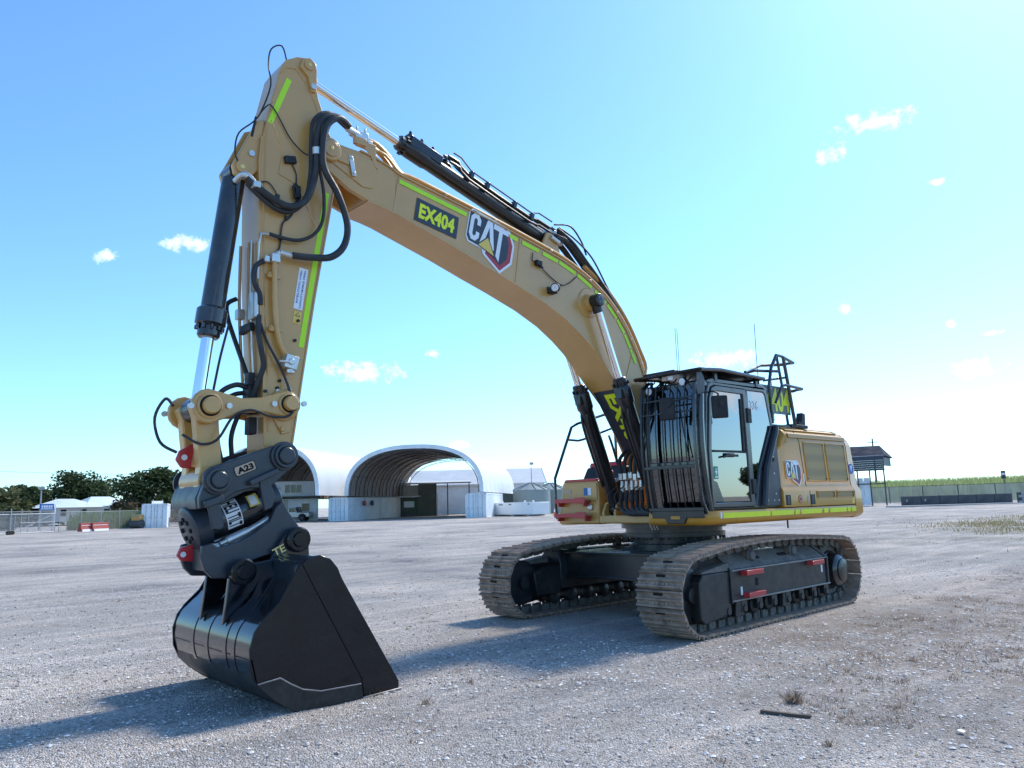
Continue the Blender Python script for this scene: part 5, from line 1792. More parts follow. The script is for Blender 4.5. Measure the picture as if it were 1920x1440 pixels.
# lower half that carries the bucket pins
LP = [(6.98, 1.29), (6.90, 1.31), (6.84, 1.27), (6.66, 1.31), (6.52, 1.38), (6.38, 1.48), (6.33, 1.60), (6.26, 1.66), (6.20, 1.56), (6.09, 1.42), (6.02, 1.33), (6.02, 1.22), (6.10, 1.18), (6.25, 1.20), (6.42, 1.17), (6.60, 1.12), (6.70, 1.10), (6.76, 1.00), (6.88, 1.01), (6.95, 1.08), (6.99, 1.19)]
g = G()
for s in (1, -1):
    g.prism(LP, s * .22, s * .275, 'y')
g.prism([(6.92, 1.26), (6.6, 1.30), (6.3, 1.45), (6.12, 1.40), (6.2, 1.25), (6.6, 1.15), (6.88, 1.06)], -.22, .22, 'y')
obj('hitch_lower_frame', g, 'charcoal_paint', HT, bevel=.010)
g = G().cyl((6.74, .20, 1.32), (6.55, .20, 1.40), .035, 14).cyl((6.80, .20, 1.295), (6.74, .20, 1.32), .022, 12).cyl((6.55, .2, 1.40), (6.36, .19, 1.50), .028, 12)
obj('locking_cylinder', g, 'zinc', HT)
g = G().prism([(6.96, 1.30), (7.07, 1.275), (7.10, 1.21), (7.06, 1.16), (6.96, 1.15)], -.02, .025, 'y')
obj('lifting_lug', g, 'red_paint', HT, bevel=.010)
obj('lug_hole', G().cyl((7.05, -.025, 1.215), (7.05, .029, 1.215), .024, 14), 'decal_white', HT)

# ------------------------------------------------------------------ bucket
mat('bucket_gloss', (.003, .0045, .008), .2, coat=.7, coat_rough=.06, vary=.25, scale=3, dust=(.07, .065, .062), dust_amt=.10, bump=.04, bscale=30)
mat('bucket_worn', (.006, .0065, .008), .5, vary=.3, scale=6, dust=(.12, .10, .09), dust_amt=.3, bump=.15, bscale=80)
BY0, BY1 = -.825, .955
SIDE = [(6.41, 1.13), (6.34, 1.175), (6.24, 1.19), (6.14, 1.15), (6.07, 1.07), (6.03, .98), (5.47, .045), (5.46, -.03), (5.80, -.055), (6.06, -.065), (6.32, -.07), (6.44, -.04), (6.54, .02), (6.66, .11), (6.77, .22), (6.825, .34), (6.835, .50), (6.80, .62), (6.73, .71), (6.60, .83), (6.52, .96)]
SHELL = [(6.06, 1.06), (6.14, 1.14), (6.24, 1.17), (6.33, 1.155), (6.40, 1.12), (6.50, .97), (6.58, .83), (6.71, .71), (6.785, .62), (6.82, .50), (6.81, .35), (6.755, .23), (6.65, .125), (6.53, .04), (6.43, -.02), (6.32, -.045), (6.06, -.045), (5.80, -.04), (5.46, -.03)]
SHELL = [tuple(v) for v in catmull([Vector((a, b, 0)) for a, b in SHELL], 3)]
SHELL = [(a[0], a[1]) for a in SHELL]
BK = obj('bucket', G().ribbon(SHELL, BY0 + .02, BY1 - .02, -.02), 'bucket_gloss', EX, angle=40)
for y0, y1 in ((BY1 - .022, BY1), (BY0, BY0 + .022)):
    obj('side_plate', G().prism(SIDE, y0, y1, 'y'), 'bucket_black', BK, bevel=.004)
    yo = (BY1, BY1 + .012) if y0 > 0 else (BY0 - .012, BY0)
    obj('side_cutter', G().prism([(6.40, 1.125), (6.34, 1.175), (6.24, 1.19), (6.14, 1.15), (6.07, 1.07), (6.03, .98), (5.455, .045), (5.455, -.02), (5.80, -.05), (5.83, .12)], *yo, 'y'), 'bucket_black', BK, bevel=.006)
    obj('heel_wear_plate', G().prism([(6.77, .22), (6.58, .245), (6.48, .18), (6.38, .125), (6.22, .085), (5.84, .08), (5.815, -.04), (6.06, -.066), (6.32, -.071), (6.44, -.041), (6.54, .019), (6.66, .109)], *yo, 'y'), 'bucket_worn', BK, bevel=.005)
    yl = yo[0] + (.012 if y0 > 0 else 0)
    g = G().tube([(6.765, yl, .225), (6.58, yl, .245), (6.48, yl, .18), (6.38, yl, .125), (6.22, yl, .085), (5.84, yl, .08)], .006, 5)
    obj('wear_plate_weld', g, 'worn_edge', BK)
obj('cutting_edge', G().prism([(5.86, -.05), (5.86, -.075), (5.44, -.06), (5.40, -.045), (5.44, -.015), (5.80, -.03)], BY0 - .03, BY1 + .03, 'y'), 'worn_edge', BK, bevel=.005)
g = G()
for yy in (-.32, .02, .42, .60):
    arc = [p for p in SHELL if p[0] > 6.5 and .0 < p[1] < .9]
    g.ribbon(arc, yy - .035, yy + .035, .006)
obj('wear_strips', g, 'bucket_gloss', BK, angle=40, split=True)
g = G().ribbon([(6.81, .42), (6.765, .235), (6.65, .12), (6.53, .035), (6.43, -.03)], BY0, BY1, .012)
obj('heel_strip', g, 'frame_black', BK, angle=40)
# ears with pin bosses
EAR = [(6.81, .62), (6.76, 1.08), (6.70, 1.14), (6.55, 1.12), (6.40, 1.14), (6.30, 1.30), (6.22, 1.40), (6.10, 1.41), (6.03, 1.32), (6.02, 1.15), (6.10, 1.08), (6.30, 1.12), (6.44, 1.05), (6.55, .88), (6.70, .70)]
for s in (1, -1):
    a, b = (.30, .345) if s > 0 else (-.215, -.17)
    g = G().prism(EAR, a, b, 'y')
    obj('bucket_ear', g, 'bucket_gloss', BK, bevel=.008)
    for x, z in ((6.655, 1.055), (6.145, 1.305)):
        g = G()
        sy = .345 if s > 0 else -.215
        e = 1 if s > 0 else -1
        g.lathe([(0, .115), (.8, .115), (1, .10)], (x, sy - e * .005, z), (x, sy + e * .05, z), 28)
        g.lathe([(0, .07), (1, .06)], (x, sy + e * .048, z), (x, sy + e * .07, z), 24)
        obj('ear_boss', g, 'bucket_black', BK)
obj('bucket_pin', G().cyl((6.655, -.2, 1.055), (6.655, .33, 1.055), .055, 20), 'worn_edge', BK)
obj('bucket_pin', G().cyl((6.145, -.2, 1.305), (6.145, .33, 1.305), .055, 20), 'worn_edge', BK)
obj('torque_tube', G().cyl((6.28, BY0 + .02, 1.10), (6.28, BY1 - .02, 1.10), .085, 24), 'bucket_gloss', BK)
g = G().prism([(6.50, 1.0), (6.36, 1.13), (6.30, 1.10), (6.44, .9), (6.60, .80), (6.70, .72)], .60, .63, 'y').prism([(6.50, 1.0), (6.36, 1.13), (6.30, 1.10), (6.44, .9), (6.60, .80), (6.70, .72)], -.50, -.47, 'y')
obj('ear_gusset', g, 'bucket_black', BK, bevel=.005, split=True)
g = G()
ut = along((6.42, 1.17), (6.25, 1.25))
vt = Vector((-ut.z, 0, ut.x))
vt = vt if vt.z > 0 else -vt
fit_text(g, 'TE', .12, .07, (6.36, .347, 1.16), ut, vt, Yp, .003, 0, bold=.02)
obj('bucket_maker_mark', g, 'decal_gold', BK)

# ------------------------------------------------------------------ right front box, hoses at the boom foot, right rails
g = G().prism([(-1.445, 1.30), (-1.40, 1.25), (-.62, 1.25), (-.62, 1.90), (-1.30, 1.90), (-1.36, 1.86), (-1.44, 1.45)], .25, .92, 'x')
TB = obj('storage_box', g, 'yellow_paint', EX, bevel=.03, seg=3)
obj('box_lid', G().prism([(-1.33, 1.60), (-.64, 1.60), (-.64, 1.86), (-1.29, 1.86)], .92, .935, 'x'), 'yellow_paint', TB, bevel=.01)
obj('box_red_top', G().prism([(-1.32, 1.88), (-.64, 1.88), (-.64, 1.92), (-1.28, 1.92)], .26, .93, 'x'), 'red_paint', TB, bevel=.01)
for z, w in ((1.585, .62), (1.37, .66)):
    yc = -1.06
    g = G()
    g.box((1.0, yc - .02, z), (.14, w, .018))
    g.box((1.065, yc - .02, z + .015), (.014, w, .06))
    for e in (-1, 1):
        g.box((.98, yc - .02 + e * w * .42, z - .03), (.12, .03, .08))
    g.box((1.07, yc + .2, z + .02), (.016, .2, .085))
    obj('red_step', g, 'red_paint', TB, bevel=.005)
g = G().lathe([(0, .045), (.8, .045), (1, .03)], (.93, -.78, 1.50), (.955, -.78, 1.50), 18)
obj('lid_lock', g, 'zinc', TB)
for yy, m in ((-.78, 'decal_white'), (-.86, 'decal_blue')):
    obj('box_sticker', G().box((.938, yy, 1.73), (.006, .07, .11)), m, TB)
obj('box_sticker', G().box((.938, -1.22, 1.74), (.006, .14, .07)), 'decal_tan', TB)
g = G()
g.tube([(.95, -1.46, 1.33), (.97, -1.46, 1.55), (.98, -1.45, 1.95), (.60, -1.42, 2.76), (.50, -1.38, 2.82), (-.15, -1.25, 3.02), (-.2, -1.2, 3.0), (-.2, -1.2, 2.2)], .022, 8)
g.tube([(.68, -1.43, 2.56), (.48, -1.40, 2.55), (.40, -1.36, 2.57), (-.10, -1.2, 2.75)], .018, 8)
obj('right_handrail', g, 'black_gloss', TB)
g = G().tube([(-.25, -.85, 2.15), (-.22, -.85, 2.85)], .05, 10).tube([(-.45, -.75, 2.2), (-.42, -.75, 2.9)], .03, 8).box((-.2, -.85, 2.62), (.08, .3, .03)).box((-.2, -.98, 2.55), (.08, .05, .1))
obj('air_cleaner_stack', g, 'dark_plastic', TB)
g = G()
for y in (-.16, -.08, .10, .18, .02):
    g.box((0.92, y, 1.92 + .02 * math.sin(y * 40)), (.08, .06, .09))
    g.cyl((.92, y, 1.86), (.92, y, 1.70), .026, 10)
    g.cyl((.92, y, 1.80), (.92, y, 1.76), .034, 6)
MF = obj('boom_foot_fittings', g, 'zinc', EX, bevel=.004)
for i, y in enumerate((-.17, -.08, .02, .10, .18)):
    hose('hydraulic_hose', [(.62 + .02 * i, y * .8, 2.45), (.78, y, 2.30), (.92, y * 1.1, 2.16), (.94, y, 2.0), (.92, y, 1.92)], .026, MF)
    hose('hydraulic_hose', [(.92, y, 1.72), (.97, y * 1.1 + .03, 1.58), (1.07, y + .13, 1.44), (1.05, y + .34, 1.39), (.85, y + .42, 1.44)], .030, MF)
for i, y in enumerate((-.25, -.12, .14, .24)):
    hose('control_hose', [(.95, y, 1.78), (1.07, y - .06, 1.66), (1.05, y - .03, 1.52), (.95, y + .04, 1.45)], .009, MF)
hose('hydraulic_hose', [(.80, -.42, 2.40), (.9, -.38, 2.52), (.96, -.28, 2.38), (.93, -.2, 2.05)], .018, MF)
obj('swivel_cover', G().prism([(.3, 1.40), (.7, 1.40), (.66, 1.85), (.4, 2.0)], -.60, -.50, 'y'), 'black_paint', MF, bevel=.02)
obj('red_isolator', G().lathe([(0, .06), (.6, .06), (1, .04)], (.86, -.42, 1.98), (.93, -.42, 1.98), 16), 'red_paint', MF)
g = G()
for k in range(3):
    g.tube([(1.0 + .015 * k, .38 + .05 * k, 1.36), (1.05, .40 + .05 * k, 1.25), (1.04, .43 + .05 * k, 1.18)], .008, 5)
obj('loose_straps', g, 'decal_tan', MF, split=True)
# ================================================================== BACKGROUND
mat('membrane', (.60, .63, .65), .55, vary=.05, scale=.25, dust=(.5, .5, .48), dust_amt=.2)
mat('membrane_shaded', (.34, .28, .245), .8, vary=.12, scale=.4)  # shade under the arch put into the colour, browner and darker than the fabric
mat('galvanised', (.42, .44, .45), .5, metal=.3, vary=.12, scale=1.5)
mat('truss_steel', (.07, .07, .072), .6, vary=.2)
mat('container_white', (.74, .81, .86), .5, vary=.1, scale=.5, dust=(.35, .27, .2), dust_amt=.3)
mat('container_cream', (.76, .77, .74), .5, vary=.1, scale=.5, dust=(.38, .33, .28), dust_amt=.3)
mat('tank_white', (.80, .81, .81), .4, vary=.04, scale=.4)
mat('olive_cladding', (.10, .11, .085), .6, vary=.2, scale=.6)
mat('navy_cladding', (.03, .045, .075), .5, vary=.12, scale=.5)
mat('concrete_dark', (.075, .08, .085), .9, vary=.45, scale=.6, dust=(.2, .19, .18), dust_amt=.35)
mat('concrete_pale', (.36, .36, .35), .9, vary=.2, scale=1)
mat('tyre', (.02, .02, .02), .8)
mat('car_silver', (.42, .43, .44), .3, metal=.4, coat=.8, vary=.04)
mat('car_glass', (.02, .025, .03), .08, coat=.5)
mat('barrier_red', (.34, .05, .04), .5, vary=.1)
mat('tank_green_grey', (.24, .29, .285), .5, vary=.06, scale=.4)
mat('cream_wall', (.55, .56, .54), .6, vary=.08, scale=.5)
mat('pole_grey', (.36, .37, .37), .5, vary=.1)
mat('cone_orange', (.75, .14, .03), .5)
mat('screen_cloth', (.40, .41, .43), .85, vary=.18, scale=.4)
MATS['screen_cloth'].node_tree.nodes['Principled BSDF'].inputs['Alpha'].default_value = .55

def sheet_mat(name, base, pitch, depth=.25, rough=.5, axis=0, vary=.1):
    """profiled metal cladding: fine ribs as relief"""
    m = mat(name, base, rough, vary=vary, scale=.35, dust=tuple(c * .7 for c in base), dust_amt=.35)
    nt = m.node_tree
    b = nt.nodes['Principled BSDF']
    w = tex(nt, 'Wave', 1 / pitch / 2, wave_type='BANDS', bands_direction='XYZ'[axis])
    bn = nt.nodes.new('ShaderNodeBump')
    bn.inputs['Strength'].default_value = .5
    bn.inputs['Distance'].default_value = depth * .12
    nt.links.new(w.outputs['Fac'], bn.inputs['Height'])
    nt.links.new(bn.outputs[0], b.inputs['Normal'])
    return m
sheet_mat('roof_sheet', (.50, .53, .54), .2, .25)
sheet_mat('roof_sheet_pale', (.62, .72, .76), .25, .25)
sheet_mat('wall_sheet_cream', (.52, .49, .42), .2, .2)
sheet_mat('wall_sheet_white', (.84, .86, .87), .25, .2)

def frame_at(x, y, dx, dy):
    return (x, y, gz(x, y)), math.atan2(dy, dx)

# ------------------------------------------------------------------ arched fabric shelters
def shelter(label, foot, ax, width, length, base, rise, over=1.0, n_truss=9, group='arched fabric shelters'):
    """foot = front left foot; ax = direction of the tunnel; local x runs in, local y runs to the right-hand foot"""
    loc, rz = frame_at(*foot, *ax)
    t = thing('hoop_shelter', label, 'shelter', loc, rz, group)
    N = 28
    def prof(k, inset=0.):
        a = math.pi * k / N
        c, s = math.cos(a), math.sin(a)
        yy = -(width / 2 - (width / 2 - inset) * (abs(c) ** .82) * (1 if c > 0 else -1))
        zz = base + (rise - inset) * (abs(s) ** .80)
        return yy, zz
    def skin(inset, x0, x1, m, name, steps=48):
        vs, fs = [], []
        for i in range(steps + 1):
            x = x0 + (x1 - x0) * i / steps
            dip = .10 * (1 - abs(math.cos(math.pi * x / (length - .5) * (n_truss - 1))) ** .6)
            for k in range(N + 1):
                yy, zz = prof(k, inset + dip)
                vs.append((x, yy, zz))
        for i in range(steps):
            for k in range(N):
                a = i * (N + 1) + k
                fs.append((a, a + 1, a + N + 2, a + N + 1))
        g = G()
        g.add(vs, fs)
        return obj(name, g, m, t, angle=60)
    skin(0, 0, length, 'membrane', 'membrane')
    skin(.10, .05, length - .05, 'membrane_shaded', 'shaded_skin')  # inner skin added to carry the arch's inside shade as dark colour
    # folded edge at the mouth
    g = G()
    vs, fs = [], []
    for k in range(N + 1):
        for ins, x in ((-.03, -.06), (.45, -.06), (.45, .05), (-.03, .05)):
            yy, zz = prof(k, ins)
            vs.append((x, yy, zz))
    for k in range(N):
        for j in range(4):
            fs.append((k * 4 + j, k * 4 + (j + 1) % 4, (k + 1) * 4 + (j + 1) % 4, (k + 1) * 4 + j))
    g.add(vs, fs)
    obj('mouth_edge', g, 'container_white', t, angle=60)
    for i in range(n_truss):
        x = .25 + (length - .5) * i / (n_truss - 1)
        g = G()
        for ins in (.18, .62):
            g.tube([(x, *prof(k, ins)) for k in range(0, N + 1)], .055, 4)
        for k in range(0, N):
            a, b = (.18, .62) if k % 2 else (.62, .18)
            g.tube([(x, *prof(k, a)), (x, *prof(k + 1, b))], .02, 4)
        obj('truss', g, 'truss_steel', t)
    for k in (3, 6, 10, 14, 18, 22, 25):
        g = G().tube([(.2, *prof(k, .16)), (length - .2, *prof(k, .16))], .03, 4)
        obj('purlin', g, 'truss_steel', t)
    return t
AX2 = (-.77, -.64)
def off(p, u, v, ax=AX2):
    """point u along the tunnel, v to the right of p"""
    return (p[0] + ax[0] * u + ax[1] * v, p[1] + ax[1] * u - ax[0] * v)
F2 = (-37.6, -75.7)
sh2 = shelter('open fabric arch with dark ribbed inside and pale blue rim, right of its neighbour', F2, AX2, 16.9, 25, 2.95, 5.8)
F1 = (-25.4, -84.9)
sh1 = shelter('white fabric arch partly hidden behind the excavator stick', F1, (-.80, -.60), 13.4, 34, 3.0, 6.1)

# ------------------------------------------------------------------ shipping containers
def corrug(x0, x1, z0, z1, y, amp=.035, pitch=.28, sgn=1):
    vs, fs = [], []
    n = int((x1 - x0) / pitch)
    xs = []
    for i in range(n):
        a = x0 + (x1 - x0) * i / n
        p = (x1 - x0) / n
        xs += [(a, 0), (a + p * .3, 0), (a + p * .5, 1), (a + p * .8, 1)]
    xs.append((x1, 0))
    for x, d in xs:
        vs += [(x, y - sgn * amp * d, z0), (x, y - sgn * amp * d, z1)]
    for i in range(len(xs) - 1):
        fs.append((2 * i, 2 * i + 2, 2 * i + 3, 2 * i + 1))
    return vs, fs
def container(label, foot, ax, L, m, H=2.7, W=2.44, doors=True, group='shipping containers'):
    """foot = the front right corner seen from outside the doors; local x runs back along the box, local y to the left"""
    loc, rz = frame_at(*foot, *ax)
    t = thing('shipping_container', label, 'container', loc, rz, group)
    # local y: positive is to the right hand side looking in -> box lies on y 0..-W reversed so the doors face local -x
    g = G()
    for y in (0, W):
        for x in (0, L):
            g.box((x + (.08 if x == 0 else -.08), y + (.08 if y == 0 else -.08), H / 2), (.16, .16, H))
        for z in (.08, H - .06):
            g.box((L / 2, y + (.06 if y == 0 else -.06), z), (L, .12, .14))
    for x in (.06, L - .06):
        for z in (.08, H - .06):
            g.box((x, W / 2, z), (.12, W, .14))
    obj('corner_frame', g, m, t)
    for y, s in ((.03, -1), (W - .03, 1)):
        g = G()
        g.add(*corrug(.16, L - .16, .14, H - .12, y, sgn=s))
        obj('side_panel', g, m, t)
    obj('roof_panel', G().box((L / 2, W / 2, H - .03), (L - .1, W - .1, .04)), m, t)
    obj('rear_panel', G().box((L - .05, W / 2, H / 2), (.04, W - .2, H - .2)), m, t)
    if doors:
        for k in (0, 1):
            y0 = .16 + k * (W / 2 - .15)
            d = G().box((.035, y0 + (W / 2 - .17) / 2, H / 2), (.05, W / 2 - .18, H - .26))
            for z in (.5, 1.0, 1.55, 2.1):
                d.box((.008, y0 + (W / 2 - .17) / 2, z), (.03, W / 2 - .28, .16))
            obj('door', d, m, t)
            for f in (.27, .75):
                y = y0 + (W / 2 - .17) * f
                r = G().tube([(-.03, y, .1), (-.03, y, H - .1)], .022, 6)
                for z in (.25, 1.0, 1.7, H - .3):
                    r.box((-.02, y, z), (.04, .1, .06))
                r.box((-.04, y + .12, 1.1), (.02, .26, .04))
                obj('lock_rod', r, 'galvanised', t)
    else:
        obj('front_panel', G().box((.05, W / 2, H / 2), (.04, W - .2, H - .2)), m, t)
    return t
ax_n = AX2
p0 = off(F2, -.2, 1.05)
container('white container with doors shut, at left foot of the open arch', off(F2, -.3, .54), AX2, 6.1, 'container_white', 2.75)
container('pale container behind it, forming left wall of the open arch', off(F2, 5.95, .54), AX2, 6.1, 'container_cream', 2.75, doors=False)
container('long pale container deepest inside the left wall of the open arch', off(F2, 12.2, .54), AX2, 9.0, 'container_cream', 2.75, doors=False)
container('blue white container end beneath right foot of the open arch', off(F2, -.8, 17.3), AX2, 12.2, 'container_white', 2.8)
container('white container standing by trees, left of the bucket linkage', (-18.2, -78.6), (-.36, -.93), 6.1, 'container_white', 2.5)
# brackets, gear and drooping cable on the left container wall
for u, c in ((4.6, 'dark red fan unit on the pale container wall'), (7.6, 'dark round drum hung on the pale container wall')):
    x, y = off(F2, u, .82)
    loc, rz = frame_at(x, y, *AX2)
    t = thing('wall_fan' if u < 5 else 'hose_drum', c, 'fan' if u < 5 else 'hose drum', loc, rz)
    g = G().lathe([(0, .28), (.5, .36), (1, .30)], (0, -.2, 2.05), (0, .1, 2.05), 16)
    obj('housing', g, 'barrier_red' if u < 5 else 'black_paint', t)
    obj('mount', G().box((0, .16, 2.05), (.1, .22, .5)), 'galvanised', t)

# ------------------------------------------------------------------ long white tank and gear in front of the right container
tx_, ty_ = -53.2, -69.6
loc, rz = frame_at(tx_, ty_, .13, .99)
t = thing('bunded_tank', 'long low white bunded tank on feet beside the arched shelter', 'tank', loc, rz)
obj('tank_shell', G().box((5.9, 1.2, .86), (11.8, 2.4, 1.40)), 'tank_white', t, bevel=.05)
for x in (1.0, 4.2, 7.6, 10.8):
    obj('foot', G().box((x, 1.2, .08), (.3, 2.3, .16)), 'galvanised', t)
obj('top_rail', G().box((5.9, -.0, 1.58), (11.8, .06, .05)), 'tank_white', t)
for x, w in ((5.2, .9), (7.2, .5), (11.0, .35), (.5, .5)):
    obj('tank_label', G().box((x, -.012, 1.36 if x > 1 else .9), (w, .012, .12)), 'decal_dark', t)
for x in (.6, 3.8, 8.6, 10.3):
    obj('fill_cap', G().cyl((x, 1.2, 1.55), (x, 1.2, 1.78), .12, 12), 'tank_white', t)
obj('fuel_funnel', G().lathe([(0, .05), (.5, .06), (1, .42)], (.3, .6, 1.55), (.3, .6, 2.1), 16), 'galvanised', t)

# ------------------------------------------------------------------ water tanks
for (x, y), lab, r in (((-62.2, -69.2), 'grey green water tank with conical roof, nearer of the two', 2.5), ((-66.6, -70.0), 'grey green water tank behind its twin by the gabled shed', 2.4)):
    t = thing('water_tank', lab, 'water tank', (x, y, gz(x, y)), 0, 'round water tanks')
    pr = []
    n = 14
    for i in range(n + 1):
        pr += [((i - .2) / n * 1.0 if i else 0, r), ((i + .3) / n if i < n else 1, r * 1.012)]
    obj('barrel', G().lathe(pr, (0, 0, 0), (0, 0, 3.2), 32), 'tank_green_grey', t)
    rf = G().lathe([(0, r * 1.03), (.55, r * .5), (1, .25)], (0, 0, 3.2), (0, 0, 4.15), 32)
    ro = obj('roof', rf, 'tank_green_grey', t)
    for k in range(12):
        a = k * math.pi / 6
        obj('roof_rib', G().tube([(r * 1.03 * math.cos(a), r * 1.03 * math.sin(a), 3.25), (.25 * math.cos(a), .25 * math.sin(a), 4.2)], .07, 4), 'tank_green_grey', ro)

# ------------------------------------------------------------------ gabled warehouse behind and its open bay
def gable(name, label, cat, foot, ax, L, W, eave, ridge, wall, roof, gable_wall=None, group=None):
    loc, rz = frame_at(*foot, *ax)
    t = thing(name, label, cat, loc, rz, group)
    for y in (0, W):
        obj('wall', G().box((L / 2, y, eave / 2), (L, .15, eave)), wall, t)
    for x in (0, L):
        obj('gable_wall', G().prism([(.1, 0), (W - .1, 0), (W - .1, eave), (W / 2, ridge - .1), (.1, eave)], x - .07, x + .07, 'x'), gable_wall or wall, t)
    for s in (0, 1):
        y0, y1 = (-.4, W / 2) if s == 0 else (W / 2, W + .4)
        z0, z1 = (eave - .1, ridge) if s == 0 else (ridge, eave - .1)
        g = G().add([(-.4, y0, z0), (L + .4, y0, z0), (L + .4, y1, z1), (-.4, y1, z1), (-.4, y0, z0 + .12), (L + .4, y0, z0 + .12), (L + .4, y1, z1 + .12), (-.4, y1, z1 + .12)],
                    [(0, 1, 2, 3), (7, 6, 5, 4), (0, 4, 5, 1), (1, 5, 6, 2), (2, 6, 7, 3), (3, 7, 4, 0)])
        obj('roof_slope', g, roof, t)
    return t
wh = gable('warehouse', 'long gabled metal warehouse with grey roof behind the arched shelters', 'warehouse', (-51.8, -104.6), (-.785, .62), 34, 15, 4.7, 7.3, 'wall_sheet_white', 'roof_sheet', 'wall_sheet_cream')
obj('gutter', G().box((17, -.5, 4.62), (34.6, .18, .16)), 'tank_white', wh)
obj('barge_board', G().prism([(-.4, 4.6), (7.5, 7.25), (15.4, 4.6), (15.4, 4.8), (7.5, 7.5), (-.4, 4.8)], 34.41, 34.47, 'x'), 'tank_white', wh)
obj('roller_opening', G().box((29.5, -.09, 1.9), (4.6, .1, 3.8)), 'olive_cladding', wh)
obj('extractor_fan', G().lathe([(0, .55), (1, .5)], (31.4, -.16, 3.0), (31.4, -.3, 3.0), 20), 'hole_dark', wh)
for x in (27.0, 12.0):
    obj('roof_vent', G().cyl((x, 7.5, 7.3), (x, 7.5, 7.7), .18, 12).lathe([(0, .2), (.3, .42), (.7, .42), (1, .1)], (x, 7.5, 7.7), (x, 7.5, 8.2), 16), 'galvanised', wh)
# open bay with dark cladding seen through the arch
loc, rz = frame_at(-50.8, -92.4, -.785, .62)
t = thing('open_bay', 'dark olive clad open bay seen through the arched shelter', 'shed', loc, rz)
obj('wall', G().box((8.8, 0, 2.4), (2.6, .16, 4.8)), 'olive_cladding', t)
obj('wall', G().box((4.0, .4, 1.4), (7.0, .14, 2.8)), 'olive_cladding', t)
obj('wall', G().box((2.4, .3, 3.7), (10.6, .12, 1.7)), 'wall_sheet_cream', t)
obj('roof', G().box((9.8, 3.4, 5.0), (11.0, 7.2, .2), 0, Matrix.Rotation(R(4), 3, 'X')), 'roof_sheet', t)
obj('awning', G().box((2.4, -1.2, 2.9), (11, 3.0, .1)), 'roof_sheet', t)
for x in (15.0, 11.8, 10.1):
    obj('post', G().box((x, 0, 2.4), (.16, .16, 4.8)), 'truss_steel', t)
obj('lattice_post', G().box((10.3, -.1, 1.6), (.05, .3, 3.2)), 'red_paint', t)
obj('window', G().box((6.1, .30, 1.75), (1.5, .08, .9)), 'tank_white', t)
obj('ladder', G().tube([(7.4, -.2, 0), (7.4, -.2, 2.6)], .04, 5).tube([(7.0, -.2, 0), (7.0, -.2, 2.6)], .04, 5), 'decal_green', t)

# ------------------------------------------------------------------ two-storey office under the left arch
loc, rz = frame_at(-33.4, -88.2, -.89, .45)
t = thing('site_office', 'white two storey site office under the left arch', 'office', loc, rz)
obj('ground_floor', G().box((3.2, 2.2, 1.45), (6.6, 4.4, 2.9)), 'wall_sheet_white', t)
obj('upper_floor', G().box((3.2, 2.2, 4.1), (5.6, 4.2, 2.0)), 'wall_sheet_white', t)
obj('awning', G().box((3.2, -.8, 2.98), (7.0, 2.0, .12), 0, Matrix.Rotation(R(-6), 3, 'X')), 'olive_cladding', t)
obj('roof', G().box((3.2, 2.2, 5.16), (6.2, 4.8, .12)), 'olive_cladding', t)
w = obj('window', G().box((3.3, .06, 4.15), (2.2, .08, 1.15)), 'tank_white', t)
for k in range(3):
    obj('pane', G().box((2.6 + k * .71, .015, 4.15), (.62, .03, 1.0)), 'car_glass', w)
w = obj('window', G().box((4.9, -.02, 1.75), (1.1, .08, 1.1)), 'tank_white', t)
obj('pane', G().box((4.9, -.065, 1.75), (.95, .03, .95)), 'car_glass', w)
obj('roller_door', G().box((1.5, -.02, 1.6), (2.4, .08, 2.3)), 'wall_sheet_cream', t)
obj('air_conditioner', G().box((1.2, -.12, 4.3), (.6, .35, .5)), 'tank_white', t, bevel=.03)

# ------------------------------------------------------------------ pickup
loc, rz = frame_at(-33.2, -87.2, -.75, .66)
t = thing('pickup_truck', 'silver dual cab pickup parked before the site office', 'pickup', loc, rz)
rz_ = rz
BODY = [(0, .55), (0, .95), (.12, 1.05), (1.35, 1.12), (1.95, 1.68), (3.45, 1.72), (3.70, 1.10), (5.25, 1.08), (5.28, .55), (4.85, .5), (4.75, .75), (4.5, .92), (4.2, .92), (3.95, .75), (3.88, .48), (1.42, .48), (1.35, .75), (1.1, .92), (.8, .92), (.55, .75), (.45, .5)]
obj('body', G().prism([(0 + x, z) for x, z in BODY], 0, 1.85, 'y'), 'car_silver', t, bevel=.05)
for y in (-.012, 1.862):
    for pts in ([(1.62, 1.16), (2.05, 1.60), (2.55, 1.63), (2.55, 1.16)], [(2.65, 1.16), (2.65, 1.63), (3.38, 1.64), (3.58, 1.16)]):
        obj('side_window', G().prism([(0 + x, z) for x, z in pts], y - .004, y + .004, 'y'), 'car_glass', t)
obj('windscreen', G().add([(0 + 1.40, .15, 1.16), (0 + 1.40, 1.7, 1.16), (0 + 1.92, 1.62, 1.665), (0 + 1.92, .23, 1.665)], [(0, 1, 2, 3)]), 'car_glass', t)
obj('tray_cover', G().box((4.5, .92, 1.12), (1.3, 1.6, .06)), 'black_paint', t)
for x in (.95, 4.35):
    for y in (.05, 1.8):
        wl_ = obj('wheel', G().lathe([(0, .33), (.15, .39), (.85, .39), (1, .33)], (0 + x, y - .13, .39), (0 + x, y + .13, .39), 24), 'tyre', t)
        e = -1 if y < 1 else 1
        obj('rim', G().lathe([(0, .23), (1, .2)], (0 + x, y + e * .125, .39), (0 + x, y + e * .14, .39), 16), 'truss_steel', wl_)
obj('headlight', G().box((.06, .25, .88), (.12, .35, .16)), 'lamp_lens', t)
obj('headlight', G().box((.06, 1.6, .88), (.12, .35, .16)), 'lamp_lens', t)
